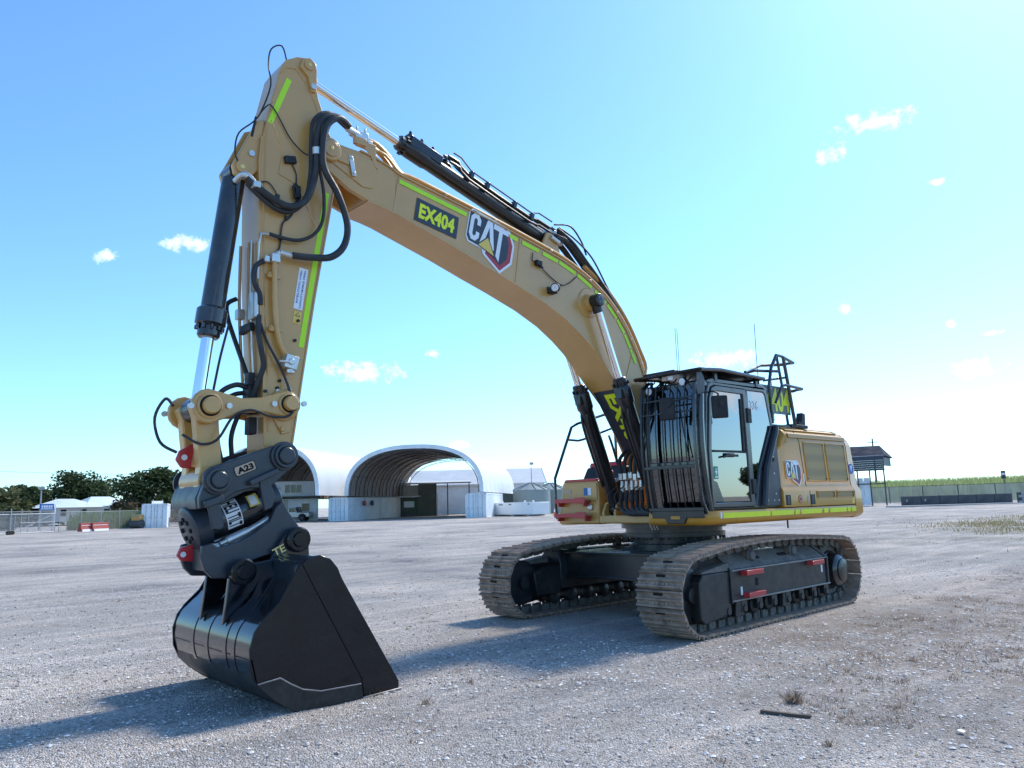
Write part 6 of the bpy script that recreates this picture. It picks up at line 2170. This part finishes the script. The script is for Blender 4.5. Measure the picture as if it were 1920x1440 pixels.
obj('sports_bar', G().tube([(3.8, .1, 1.1), (3.65, .15, 1.75), (3.65, 1.7, 1.75), (3.8, 1.75, 1.1)], .05, 6), 'black_paint', t)

# ------------------------------------------------------------------ light poles, cones, cables
def pole(name, label, x, y, h, head=True, r=.06, cat='pole', group=None, m='pole_grey'):
    t = thing(name, label, cat, (x, y, gz(x, y)), 0, group)
    obj('shaft', G().lathe([(0, r * 1.2), (1, r * .8)], (0, 0, 0), (0, 0, h), 10), m, t)
    if head:
        obj('lamp_head', G().box((0, .1, h + .15), (.55, .3, .35)), m, t, bevel=.03)
    return t
pole('light_pole', 'thin floodlight pole in front of the gabled warehouse', -66.2, -73.4, 6.9, cat='light pole')
pole('light_pole', 'slim floodlight pole standing behind the white gate fence', -8.9, -91.3, 4.4, r=.09, cat='light pole')
pole('light_pole', 'small floodlight pole far beyond the gabled warehouse end', -103, -93, 6.4, cat='light pole')
for (x, y), lab in (((-55.0, -57.6), 'orange and white traffic cone beside the water tanks, left one'), ((-56.6, -57.6), 'orange traffic cone nearest to the excavator box')):
    t = thing('traffic_cone', lab, 'traffic cone', (x, y, gz(x, y)), 0, 'traffic cones')
    obj('cone', G().lathe([(0, .24), (1, .05)], (0, 0, .05), (0, 0, 1.0), 16), 'cone_orange', t)
    obj('base', G().box((0, 0, .03), (.5, .5, .06)), 'cone_orange', t)
    obj('white_band', G().lathe([(0, .185), (1, .115)], (0, 0, .40), (0, 0, .75), 16), 'decal_white', t)

# ------------------------------------------------------------------ chain link fences and gate on the left
def fence(name, label, a, b, h, spacing, m_post='pole_grey', mesh='chain_link', rail=True, rpost=.035, group=None):
    loc, rz = frame_at(a[0], a[1], b[0] - a[0], b[1] - a[1])
    L = math.hypot(b[0] - a[0], b[1] - a[1])
    t = thing(name, label, 'fence', loc, rz, group)
    n = max(1, int(L / spacing))
    for i in range(n + 1):
        obj('post', G().cyl((L * i / n, 0, -.1), (L * i / n, 0, h + (.28 if mesh == 'chain_link' else .0)), rpost, 8), m_post, t)
    if mesh:
        obj('mesh_panel', G().add([(0, .02, .05), (L, .02, .05), (L, .02, h), (0, .02, h)], [(0, 1, 2, 3)]), mesh, t)
    if rail:
        obj('top_rail', G().tube([(0, 0, h), (L, 0, h)], .028, 6), m_post, t)
    return t
fence('chain_fence', 'chain link fence with posts in front of tall grass and trees', (-7.6, -75.6), (-23.0, -88.0), 1.85, 2.6)
fence('chain_fence', 'chain link fence running behind the sliding gate at the left', (6, -74), (-7.6, -78.5), 2.0, 2.6)
loc, rz = frame_at(2.6, -69.6, -9.6, -4.3)
t = thing('sliding_gate', 'long galvanised sliding gate with diagonal brace at far left', 'gate', loc, rz)
Lg = 10.4
obj('frame', G().tube([(0, 0, .12), (Lg, 0, .12), (Lg, 0, 1.75), (0, 0, 1.75), (0, 0, .12)], .035, 6), 'galvanised', t)
obj('diagonal_brace', G().tube([(6.6, -.02, .15), (Lg - .2, -.02, 1.7)], .03, 6), 'galvanised', t)
obj('middle_rail', G().tube([(7.2, -.01, 1.0), (Lg, -.01, 1.0)], .025, 6), 'galvanised', t)
for x in (2, 4, 6.7, 7.9, 9.1):
    obj('upright', G().tube([(x, 0, .12), (x, 0, 1.75)], .022, 6), 'galvanised', t)
obj('mesh_panel', G().add([(0, .03, .12), (Lg, .03, .12), (Lg, .03, 1.75), (0, .03, 1.75)], [(0, 1, 2, 3)]), 'chain_link', t)
for x in (6.2, 6.5):
    obj('gate_wheel', G().cyl((x, -.12, .18), (x, .12, .18), .18, 14), 'tyre', t)
obj('wheel_post', G().tube([(6.3, -.05, .2), (6.3, -.05, 2.25)], .04, 6), 'galvanised', t)
loc, rz = frame_at(-7.3, -76.2, -1, -.1)
t = thing('post_sign', 'blue sign with pale marks on a white post by the gate', 'sign', loc, rz)
obj('post', G().tube([(0, 0, 0), (0, 0, 2.6)], .055, 8), 'tank_white', t)
obj('board', G().box((-.72, -.02, 2.35), (1.2, .05, .58)), 'decal_blue', t)
for i_, (x, w_) in enumerate(((-1.16, .12), (-.98, .16), (-.78, .14), (-.58, .16), (-.38, .13))):
    obj('pale_mark', G().box((x + w_ / 2, -.05, 2.40), (w_, .012, .22)), 'decal_white', t)
obj('pale_mark', G().box((-.72, -.05, 2.18), (1.0, .012, .08)), 'decal_white', t)
# plastic barriers
for (x, y), lab in (((-9.0, -74.2), 'red and white plastic barrier end behind the front one'), ((-10.1, -74.6), 'red water filled barrier with white foot by the fence')):
    loc, rz = frame_at(x, y, -.86, -.5)
    t = thing('road_barrier', lab, 'barrier', loc, rz, 'road barriers by the fence')
    obj('shell', G().prism([(-.26, 0), (.26, 0), (.22, .25), (.14, .4), (.1, .78), (-.1, .78), (-.14, .4), (-.22, .25)], 0, 1.9, 'x'), 'barrier_red', t, bevel=.02)
    obj('foot', G().prism([(-.28, 0.0), (.28, 0.0), (.25, .2), (-.25, .2)], .1, 1.8, 'x'), 'decal_white', t)
    obj('white_band', G().box((.95, 0, .56), (1.7, .27, .05)), 'decal_white', t)
# old yellow roller, trailer, tank on stand
loc, rz = frame_at(-15.2, -79.3, -.8, -.6)
t = thing('yellow_roller', 'small old yellow roller parked by the fence', 'roller', loc, rz)
obj('body', G().prism([(.3, .5), (2.6, .45), (2.6, .8), (1.5, .95), (.9, 1.35), (.35, 1.45), (.1, 1.1)], -.5, .5, 'y'), 'yellow_paint', t, bevel=.05)
obj('drum', G().cyl((.45, -.6, .45), (.45, .6, .45), .45, 20), 'truss_steel', t)
obj('wheel', G().cyl((2.2, -.6, .38), (2.2, .6, .38), .38, 18), 'tyre', t)
loc, rz = frame_at(-17.0, -81.2, -.8, -.6)
t = thing('flat_trailer', 'rusty flat trailer standing against the chain fence', 'trailer', loc, rz)
obj('deck', G().box((1.6, 0, .75), (3.6, 1.6, .5)), 'shoe_steel', t)
for x in (1.2, 2.0):
    obj('wheel', G().cyl((x, -.85, .35), (x, .85, .35), .35, 16), 'tyre', t)
x, y = -17.6, -84.0
t = thing('gas_tank', 'small white upright tank by the fence', 'tank', (x, y, gz(x, y)))
obj('shell', G().lathe([(0, .28), (.05, .36), (.75, .36), (.92, .25), (1, .05)], (0, 0, .9), (0, 0, 2.2), 18), 'tank_white', t)
obj('stand', G().box((0, 0, .45), (.6, .6, .9)), 'truss_steel', t)
loc, rz = frame_at(-18.4, -84.0, -.9, -.4)
t = thing('notice_board', 'white notice board on two thin posts', 'sign', loc, rz)
obj('panel', G().box((.6, 0, 2.35), (1.5, .08, 1.0)), 'tank_white', t)
for x in (0, 1.25):
    obj('post', G().cyl((x, 0, 0), (x, 0, 3.0), .05, 8), 'galvanised', t)
# house with the pale hip roof
loc, rz = frame_at(-15.0, -118.5, -.97, -.22)
t = thing('house', 'low house with pale blue metal roof among the trees', 'house', loc, rz)
obj('wall', G().box((6.0, 3, 1.6), (11.0, 6, 2.0)), 'cream_wall', t)
def hip(x0, x1, y0, y1, ze, zr, ins):
    ym = (y0 + y1) / 2
    g = G()
    return g.add([(x0, y0, ze), (x1, y0, ze), (x1, y1, ze), (x0, y1, ze), (x0 + ins, ym, zr), (x1 - ins, ym, zr)], [(0, 1, 5, 4), (1, 2, 5), (2, 3, 4, 5), (3, 0, 4), (3, 2, 1, 0)])
obj('roof', hip(-.3, 7.6, -.6, 6.6, 2.6, 3.9, 2.8), 'roof_sheet_pale', t)
obj('roof', hip(5.0, 12.6, -.2, 6.8, 2.75, 4.2, 2.4), 'roof_sheet_pale', t)
for x in (2.0, 4.8, 8.2):
    obj('window', G().box((x, -.03, 1.85), (.8, .08, .9)), 'car_glass', t)

# ------------------------------------------------------------------ right hand side
loc, rz = frame_at(-84.3, -39.5, -.18, .98)
t = thing('open_shed', 'open sided shelter with navy horizontal cladding behind the counterweight', 'shed', loc, rz)
for i in range(7):
    obj('cladding_board', G().box((3.45, -.55 - .012 * (i % 2), 4.28 + i * .245), (8.0, .06, .235)), 'navy_cladding', t, bevel=.01)
g = G().add([(-.6, -.62, 6.02), (7.5, -.62, 5.98), (6.6, 1.9, 7.25), (-.6, 1.9, 7.4)], [(0, 1, 2, 3)])
g.add([(6.6, 1.9, 7.25), (7.5, -.62, 5.98), (7.55, 4.2, 5.7)], [(0, 1, 2)])
g.add([(-.6, 1.9, 7.4), (6.6, 1.9, 7.25), (7.55, 4.2, 5.7), (-.6, 4.2, 5.8)], [(0, 1, 2, 3)])
g.add([(-.6, -.62, 6.02), (7.5, -.62, 5.98), (7.55, 4.2, 5.7), (-.6, 4.2, 5.8)], [(3, 2, 1, 0)])
mat('navy_roof', (.022, .032, .055), .9, vary=.15, scale=.5, spec=.15)
obj('roof', g, 'navy_roof', t)
obj('fascia', G().box((3.45, -.58, 5.95), (8.1, .05, .10)), 'pole_grey', t)
obj('end_cladding', G().box((7.35, 1.5, 5.2), (.06, 3.6, 1.0)), 'navy_cladding', t)
for x in (.2, 2.3, 4.2, 5.6, 7.2):
    obj('post', G().box((x, 0, 2.15), (.14, .14, 4.3)), 'truss_steel', t)
obj('rail', G().box((3.7, -.02, 2.6), (7.3, .1, .12)), 'truss_steel', t)
obj('cross_brace', G().tube([(1.2, -.1, 2.4), (3.4, -.1, .3)], .04, 5), 'pole_grey', t)
for k in range(5):
    obj('wall_sheet', G().box((2.2 + k * .72, .35, 1.7), (.66, .05, 3.3)), 'wall_sheet_white', t)
# low concrete walls: panels set end to end
for i in range(6):
    a = (-76.3 - i * 1.62, -26.9 + i * 1.25)
    loc, rz = frame_at(a[0], a[1], -1.62, 1.25)
    t = thing('concrete_block', ['stained low concrete wall panel nearest the open shelter', 'second stained concrete wall panel from the open shelter', 'third stained concrete wall panel from the open shelter', 'fourth stained concrete wall panel from the open shelter', 'fifth stained concrete wall panel from the open shelter', 'last dark concrete wall panel before the pale block wall'][i], 'wall', loc, rz, 'low concrete wall panels')
    obj('panel', G().box((1.02, .2, .52), (2.0, .4, 1.1)), 'concrete_dark', t, bevel=.03)
    if i < 2:
        obj('lifting_recess', G().box((.45, -.01, .62), (.16, .03, .22)), 'concrete_pale', t)
loc, rz = frame_at(-74.0, -27.9, -1.6, 1.1)
t = thing('concrete_slab', 'pale concrete footing strip along the low wall', 'slab', loc, rz)
obj('slab', G().box((7.2, -1.0, .06), (14, 2.2, .16)), 'concrete_pale', t, bevel=.02)
loc, rz = frame_at(-86.4, -19.0, -.55, .83)
t = thing('block_wall', 'low grey block wall at right edge of the yard', 'wall', loc, rz)
core = obj('core', G().box((3.5, .2, .55), (7, .3, 1.2)), 'concrete_dark', t)
blk = make_mesh('block', G().box((0, 0, 0), (.58, .1, .27)), 'concrete_pale')
for r_ in range(4):
    for c_ in range(11):
        obj('block', blk, None, t, loc=(.35 + c_ * .61 + (.3 if r_ % 2 else 0), .02, .16 + r_ * .29))
fence('screen_fence', 'grey cloth screened fence in front of the cane field', (-100.5, -47.0), (-106.0, -5.0), 2.25, 4.2, 'truss_steel', 'screen_cloth', True, .05)
loc, rz = frame_at(-104.4, -25.2, .1, 1)
t = thing('small_sign', 'small dark sign on a fence post before the cane', 'sign', loc, rz)
obj('post', G().cyl((0, 0, 0), (0, 0, 3.3), .05, 8), 'truss_steel', t)
obj('board', G().box((0, -.06, 3.35), (.55, .05, 1.0)), 'decal_dark', t)
obj('mark', G().box((0, -.09, 3.45), (.4, .01, .25)), 'decal_white', t)
loc, rz = frame_at(-105.3, -20.2, .1, 1)
t = thing('blue_sign', 'blue sign with white bands at right edge', 'sign', loc, rz)
obj('post', G().cyl((-.75, 0, 0), (-.75, 0, 4.0), .06, 8), 'truss_steel', t)
obj('board', G().box((.3, -.06, 3.3), (2.0, .05, 1.3)), 'decal_blue', t)
for z in (3.0, 3.4):
    obj('white_band', G().box((.3, -.09, z), (1.7, .01, .18)), 'decal_white', t)
# power pole and wires
t = thing('power_pole', 'timber power pole rising behind the open shelter', 'power pole', (-137.8, -55.6, gz(-137.8, -55.6)))
obj('shaft', G().lathe([(0, .2), (1, .13)], (0, 0, 0), (0, 0, 11.6), 10), 'truss_steel', t)
obj('cross_arm', G().box((0, 0, 10.9), (.14, 1.8, .14), 0, Matrix.Rotation(R(30), 3, 'Z')), 'truss_steel', t)
def wire(label, a, b, sag):
    pts = []
    for i in range(17):
        k = i / 16
        pts.append((a[0] + (b[0] - a[0]) * k, a[1] + (b[1] - a[1]) * k, a[2] + (b[2] - a[2]) * k - sag * 4 * k * (1 - k)))
    return tag(obj('power_wire', G().tube(pts, .03, 4), 'truss_steel'), label, 'wire', 'overhead wires')
wire('overhead wire crossing the right sky from the power pole', (-137.8, -55.6, 12.1), (-175, 25, 13.2), 1.0)
wire('lower overhead wire crossing the right sky from the pole', (-137.8, -55.6, 11.4), (-175, 25, 12.3), 1.1)
wire('overhead wire crossing the sky above the left trees', (12, -150, 10.9), (-60, -142, 9.2), .8)
# ================================================================== VEGETATION, STONES
def leaf_mat(name, a, b, thin=.4):
    m = bpy.data.materials.new(name)
    m.use_nodes = True
    nt = m.node_tree
    p = nt.nodes['Principled BSDF']
    geo = nt.nodes.new('ShaderNodeNewGeometry')
    c = ramp(nt, geo.outputs['Random Per Island'], [(0, a), (1, b)])
    nt.links.new(c, p.inputs['Base Color'])
    p.inputs['Roughness'].default_value = .6
    p.inputs['Specular IOR Level'].default_value = .3
    if thin:
        tr = nt.nodes.new('ShaderNodeBsdfTranslucent')
        nt.links.new(c, tr.inputs[0])
        mx = nt.nodes.new('ShaderNodeMixShader')
        mx.inputs[0].default_value = thin
        nt.links.new(p.outputs[0], mx.inputs[1])
        nt.links.new(tr.outputs[0], mx.inputs[2])
        nt.links.new(mx.outputs[0], nt.nodes['Material Output'].inputs[0])
    MATS[name] = m
leaf_mat('leaf_dark', (.028, .048, .018), (.085, .12, .045))
leaf_mat('leaf_olive', (.05, .07, .025), (.13, .14, .06))
leaf_mat('leaf_brown', (.09, .07, .04), (.2, .16, .09))
leaf_mat('cane_leaf', (.20, .27, .08), (.46, .50, .24))
leaf_mat('grass_green', (.06, .12, .03), (.16, .24, .07))
leaf_mat('grass_dry', (.16, .115, .09), (.46, .37, .29))
leaf_mat('stone', (.13, .127, .125), (.80, .77, .74), 0)
leaf_mat('grass_straw', (.15, .13, .05), (.40, .34, .17))
mat('bark', (.09, .07, .055), .9, vary=.3, scale=3)

def leaves(g, centre, rad, n, size, rnd, flatten=.75):
    c = Vector(centre)
    for _ in range(n):
        while True:
            p = Vector((rnd.uniform(-1, 1), rnd.uniform(-1, 1), rnd.uniform(-1, 1)))
            if .25 < p.length < 1:
                break
        p = c + Vector((p.x * rad, p.y * rad, p.z * rad * flatten))
        u = Vector((rnd.gauss(0, 1), rnd.gauss(0, 1), rnd.gauss(0, .6))).normalized()
        v = u.orthogonal().normalized()
        v = (Matrix.Rotation(rnd.uniform(0, 6.28), 3, u) @ v)
        s = size * rnd.uniform(.6, 1.3)
        g.add([p - u * s, p + v * s * .5, p + u * s, p - v * s * .5], [(0, 1, 2, 3)])

def tree(label, x, y, h, spread, kind='leaf_dark', seed=1, trunk_h=.3, clumps=26, n=120, size=.3, thin=1., group='trees along the yard edge', flat_=.7):
    rnd = random.Random(seed)
    t = thing('broadleaf_tree', label, 'tree', (x, y, gz(x, y) - .05), 0, group)
    g = G()
    g.tube([(0, 0, 0), (rnd.uniform(-.2, .2), rnd.uniform(-.2, .2), h * trunk_h), (rnd.uniform(-.4, .4), rnd.uniform(-.4, .4), h * .62)], .05 * h ** .7, 7, smooth=3)
    cr = G()
    for i in range(clumps):
        a = rnd.uniform(0, 6.283)
        rr = spread * math.sqrt(rnd.random()) * .85
        z = h * (trunk_h + (.92 - trunk_h) * rnd.random() ** .8)
        k = 1 - ((z / h - .45) / .62) ** 2 if z / h > .45 else .85
        p = (math.cos(a) * rr * max(.25, k), math.sin(a) * rr * max(.25, k), z)
        r = spread * rnd.uniform(.22, .36)
        leaves(cr, p, r, int(n * thin), size, rnd, flat_)
        if i % 3 == 0:
            g.tube([(0, 0, h * rnd.uniform(trunk_h * .6, .5)), (p[0] * .5, p[1] * .5, z * .75), p], .022 * h ** .6, 5)
    obj('trunk', g, 'bark', t)
    obj('crown', make_mesh('crown', cr, kind, recalc=False), None, t)
    return t
T = [('dense dark tree at far left edge behind the gate', 1.0, -112, 4.5, 4.2, 'leaf_dark'), ('dark tree second from left behind the gate', -4.0, -114, 4.9, 4.0, 'leaf_dark'), ('dark olive tree behind the floodlight pole', -8.5, -118, 5.3, 4.2, 'leaf_olive'),
     ('dark tree rising left of the pale roofed house', -13.5, -126, 6.0, 4.4, 'leaf_dark'), ('tall domed dark tree behind the pale roofed house', -21.5, -131, 8.0, 6.4, 'leaf_dark')]
for i, (lab, x, y, h, s, k) in enumerate(T):
    tree(lab, x, y, h, s, k, seed=20 + i, trunk_h=.12, clumps=44, n=150, size=.34)
tree('thin brownish tree with sparse leaves beside the house', -23.5, -108, 5.2, 2.8, 'leaf_brown', 41, .3, 16, 60, .26)
tree('small olive tree between house and the broad dark tree', -26.5, -116, 5.6, 2.6, 'leaf_olive', 42, .3, 16, 70, .26)
tree('broad spreading dark tree over the white container', -25.0, -104, 7.4, 6.6, 'leaf_dark', 43, .25, 46, 130, .3, flat_=.5)
tree('broad dark tree right of it, behind the bucket hitch', -33.5, -102, 6.8, 4.6, 'leaf_dark', 44, .22, 36, 140, .3, flat_=.55)
tree('dark rounded tree low behind the white container', -24.5, -100, 4.4, 3.4, 'leaf_dark', 45, .1, 26, 120, .28)
tree('wispy tall tree standing above the broad dark tree', -27.8, -112, 8.6, 2.4, 'leaf_olive', 46, .75, 10, 60, .22, flat_=.45)
tree('purple brown bush right of the pale roof', -20.5, -100, 3.4, 2.8, 'leaf_brown', 47, .08, 20, 110, .25)
tree('low olive bush at the far left behind the gate', 0.0, -92, 3.0, 3.2, 'leaf_olive', 48, .05, 22, 110, .25)
tree('low dark bush behind the gate beside the pole', -6.0, -96, 2.8, 3.0, 'leaf_olive', 49, .05, 22, 110, .25)
# trees off to the machine's left that show as reflections in the cab glass
MIRR = [(-70.0, 42.3, 5.2, 3.0, 'tall dark tree seen mirrored in the cab door'), (-74.5, 39.0, 5.6, 3.2, 'dark tree mirrored at the rear edge of cab glass'), (-61.5, 49.5, 3.6, 2.8, 'low bush mirrored at the front of the door glass'), (-76, 37, 6.4, 4, 'broad tree beyond the mirrored ones, left of the machine'),
        (-80, 31, 5.6, 3.8, 'rounded tree in the row left of the machine'), (-85, 26, 6.0, 4, 'tree at the rear of the row left of the machine'), (-91, 20, 5.4, 4, 'last tree of the row left of the machine'), (-56, 55, 4.4, 3.4, 'front tree of the row left of the machine')]
for i, (x, y, h, s, lab) in enumerate(MIRR):
    tree(lab, x, y, h, s, 'leaf_dark' if i % 3 else 'leaf_olive', 60 + i, .18, 26, 100, .35, group='row of trees left of the machine')

# tall green grass by the fence
def blades(name, label, cat, spots, m, kind='stuff'):
    g = G()
    for (x, y, z, h, w, lean, a) in spots:
        dx, dy = math.cos(a), math.sin(a)
        lx, ly = -dy * lean * h, dx * lean * h
        g.add([(x - dx * w, y - dy * w, z), (x + dx * w, y + dy * w, z), (x + dx * w * .6 + lx * .45, y + dy * w * .6 + ly * .45, z + h * .6), (x + lx, y + ly, z + h)], [(0, 1, 2), (0, 2, 3)])
    o = obj(name, make_mesh(name, g, m, recalc=False), None)
    return tag(o, label, cat, kind=kind)
rnd = random.Random(5)
sp = []
for _ in range(5000):
    k = rnd.random()
    x, y = -11 - 9 * k + rnd.uniform(-1, 1), -83.0 - 7 * k + rnd.uniform(-2.2, 2.2)
    sp.append((x, y, gz(x, y), rnd.uniform(1.0, 2.1), .035, rnd.uniform(-.3, .3), rnd.uniform(0, 6.3)))
blades('tall_grass', 'tall green grass growing behind the chain link fence', 'grass', sp, 'grass_green')
sp = []
for _ in range(26000):
    d = rnd.random() ** .7 * 60
    yy = rnd.uniform(-78, 12)
    x = -108 + (yy + 26) * -.12 - d
    z = gz(x, yy) + .02 * d
    sp.append((x, yy, z, rnd.uniform(2.2, 3.3), .07, rnd.uniform(-.35, .35), rnd.uniform(0, 6.3)))
blades('cane_field', 'green sugar cane field stretching along the right horizon', 'cane field', sp, 'cane_leaf')

# dry grass tufts scattered on the gravel, denser on the machine's left
sp = []
def tuft(x, y, h, n, spread):
    if math.hypot(x - 9.465, y - 7.04) < 4.6:
        return
    z = ground_z(x, y)
    for _ in range(n):
        a = rnd.uniform(0, 6.3)
        r = rnd.random() * spread
        sp.append((x + math.cos(a) * r, y + math.sin(a) * r, z - .005, h * rnd.uniform(.4, 1.1), .0025 + .0025 * rnd.random(), rnd.uniform(-1.1, 1.1), rnd.uniform(0, 6.3)))
for _ in range(4200):
    x, y = rnd.uniform(-26, 4.5), rnd.uniform(1.9, 5.5) + rnd.uniform(0, 1) ** 2 * 4
    if -2.6 < x < 2.6 and abs(y) < 1.75:
        continue
    k = noise.noise(Vector((x * .6, y * .6, 0)))
    if k < -.02 + .05 * max(0, x - 1.5):
        continue
    tuft(x, y, rnd.uniform(.012, .045), 22, rnd.uniform(.05, .2))
for _ in range(2600):
    x, y = rnd.uniform(-40, 7), rnd.uniform(-40, 5)
    if abs(x) < 2.8 and abs(y) < 1.9:
        continue
    if noise.noise(Vector((x * .25, y * .25, 5))) < .1:
        continue
    tuft(x, y, rnd.uniform(.02, .06), 12, rnd.uniform(.05, .25))
for x, y, h, n, s in ((3.74, 3.81, .10, 150, .07), (4.57, 4.5, .05, 40, .05), (5.9, 4.0, .03, 25, .07), (5.3, 4.2, .035, 30, .06), (5.6, 1.6, .06, 40, .06), (4.9, 1.3, .05, 30, .05), (5.7, 1.0, .04, 30, .08), (6.3, 2.4, .03, 20, .06)):
    tuft(x, y, h, n, s)
sq = []
for _ in range(9000):
    k = rnd.random()
    cx, cy = -16 - 26 * k, 2.5 - 9.5 * k + 2.0 * math.sin(k * 9)
    x, y = cx + rnd.gauss(0, 1.6), cy + rnd.gauss(0, 1.0 + 1.2 * k)
    if noise.noise(Vector((x * .5, y * .5, 9))) < -.15:
        continue
    sq.append((x, y, gz(x, y), rnd.uniform(.04, .16), .012, rnd.uniform(-.9, .9), rnd.uniform(0, 6.3)))
blades('green_grass', 'low green and straw grass strip at the right of the yard', 'grass', sq, 'grass_straw')
blades('dry_grass', 'short dry grass tufts scattered over the gravel', 'grass', sp, 'grass_dry')

# loose stones on the near gravel
g = G()
ico = [(0, 0, 1), (.9, 0, .3), (.25, .85, .35), (-.75, .5, .25), (-.7, -.55, .3), (.3, -.85, .3), (0, 0, -.4)]
icf = [(0, 1, 2), (0, 2, 3), (0, 3, 4), (0, 4, 5), (0, 5, 1), (6, 2, 1), (6, 3, 2), (6, 4, 3), (6, 5, 4), (6, 1, 5)]
def scatter(n, rmin, rmax, smin, smax):
    fw = Vector((fwd.x, fwd.y)).normalized()
    rt = Vector((rgt.x, rgt.y)).normalized()
    for _ in range(n):
        d = rmin + (rmax - rmin) * rnd.random() ** 1.25
        a = rnd.uniform(-.80, .80)
        x = 9.465 + (fw.x + rt.x * a) * d
        y = 7.04 + (fw.y + rt.y * a) * d
        if abs(x) < 2.5 and abs(y) < 1.75:
            continue
        s = smin + (smax - smin) * rnd.random() ** 3
        z = ground_z(x, y)
        c, sn = math.cos(rnd.uniform(0, 6.3)), math.sin(rnd.uniform(0, 6.3))
        q = math.hypot(c, sn)
        c, sn = c / q, sn / q
        fx_, fz_ = rnd.uniform(.7, 1.4), rnd.uniform(.45, .8)
        g.add([(x + (c * px * fx_ - sn * py) * s, y + (sn * px * fx_ + c * py) * s, z + pz * s * fz_) for px, py, pz in ico], icf)
scatter(48000, 2.2, 9, .004, .016)
scatter(22000, 7, 18, .006, .024)
scatter(1800, 2.4, 10, .012, .028)
o = obj('loose_gravel', make_mesh('loose_gravel', g, 'stone', angle=10, recalc=False), None)
tag(o, 'loose grey and pale stones lying over the yard', 'gravel', kind='stuff')

# litter near the camera
t = tag(obj('timber_strip', G().box((0, 0, .012), (.34, .035, .02)).box((.15, .004, .014), (.06, .05, .022)), 'bark', loc=(4.115, 3.945, ground_z(4.115, 3.945)), rot=(0, .02, R(109.5)), bevel=.004), 'dark splintered timber strip lying on gravel at lower right', 'timber')
t = tag(obj('paper_scrap', G().add([(px * .042, py * .028, .016 + pz * .016) for px, py, pz in ico], icf), 'decal_white', loc=(3.71, 4.98, ground_z(3.71, 4.98)), rot=(0, 0, .6)), 'small white scrap lying on gravel at lower right corner', 'litter')
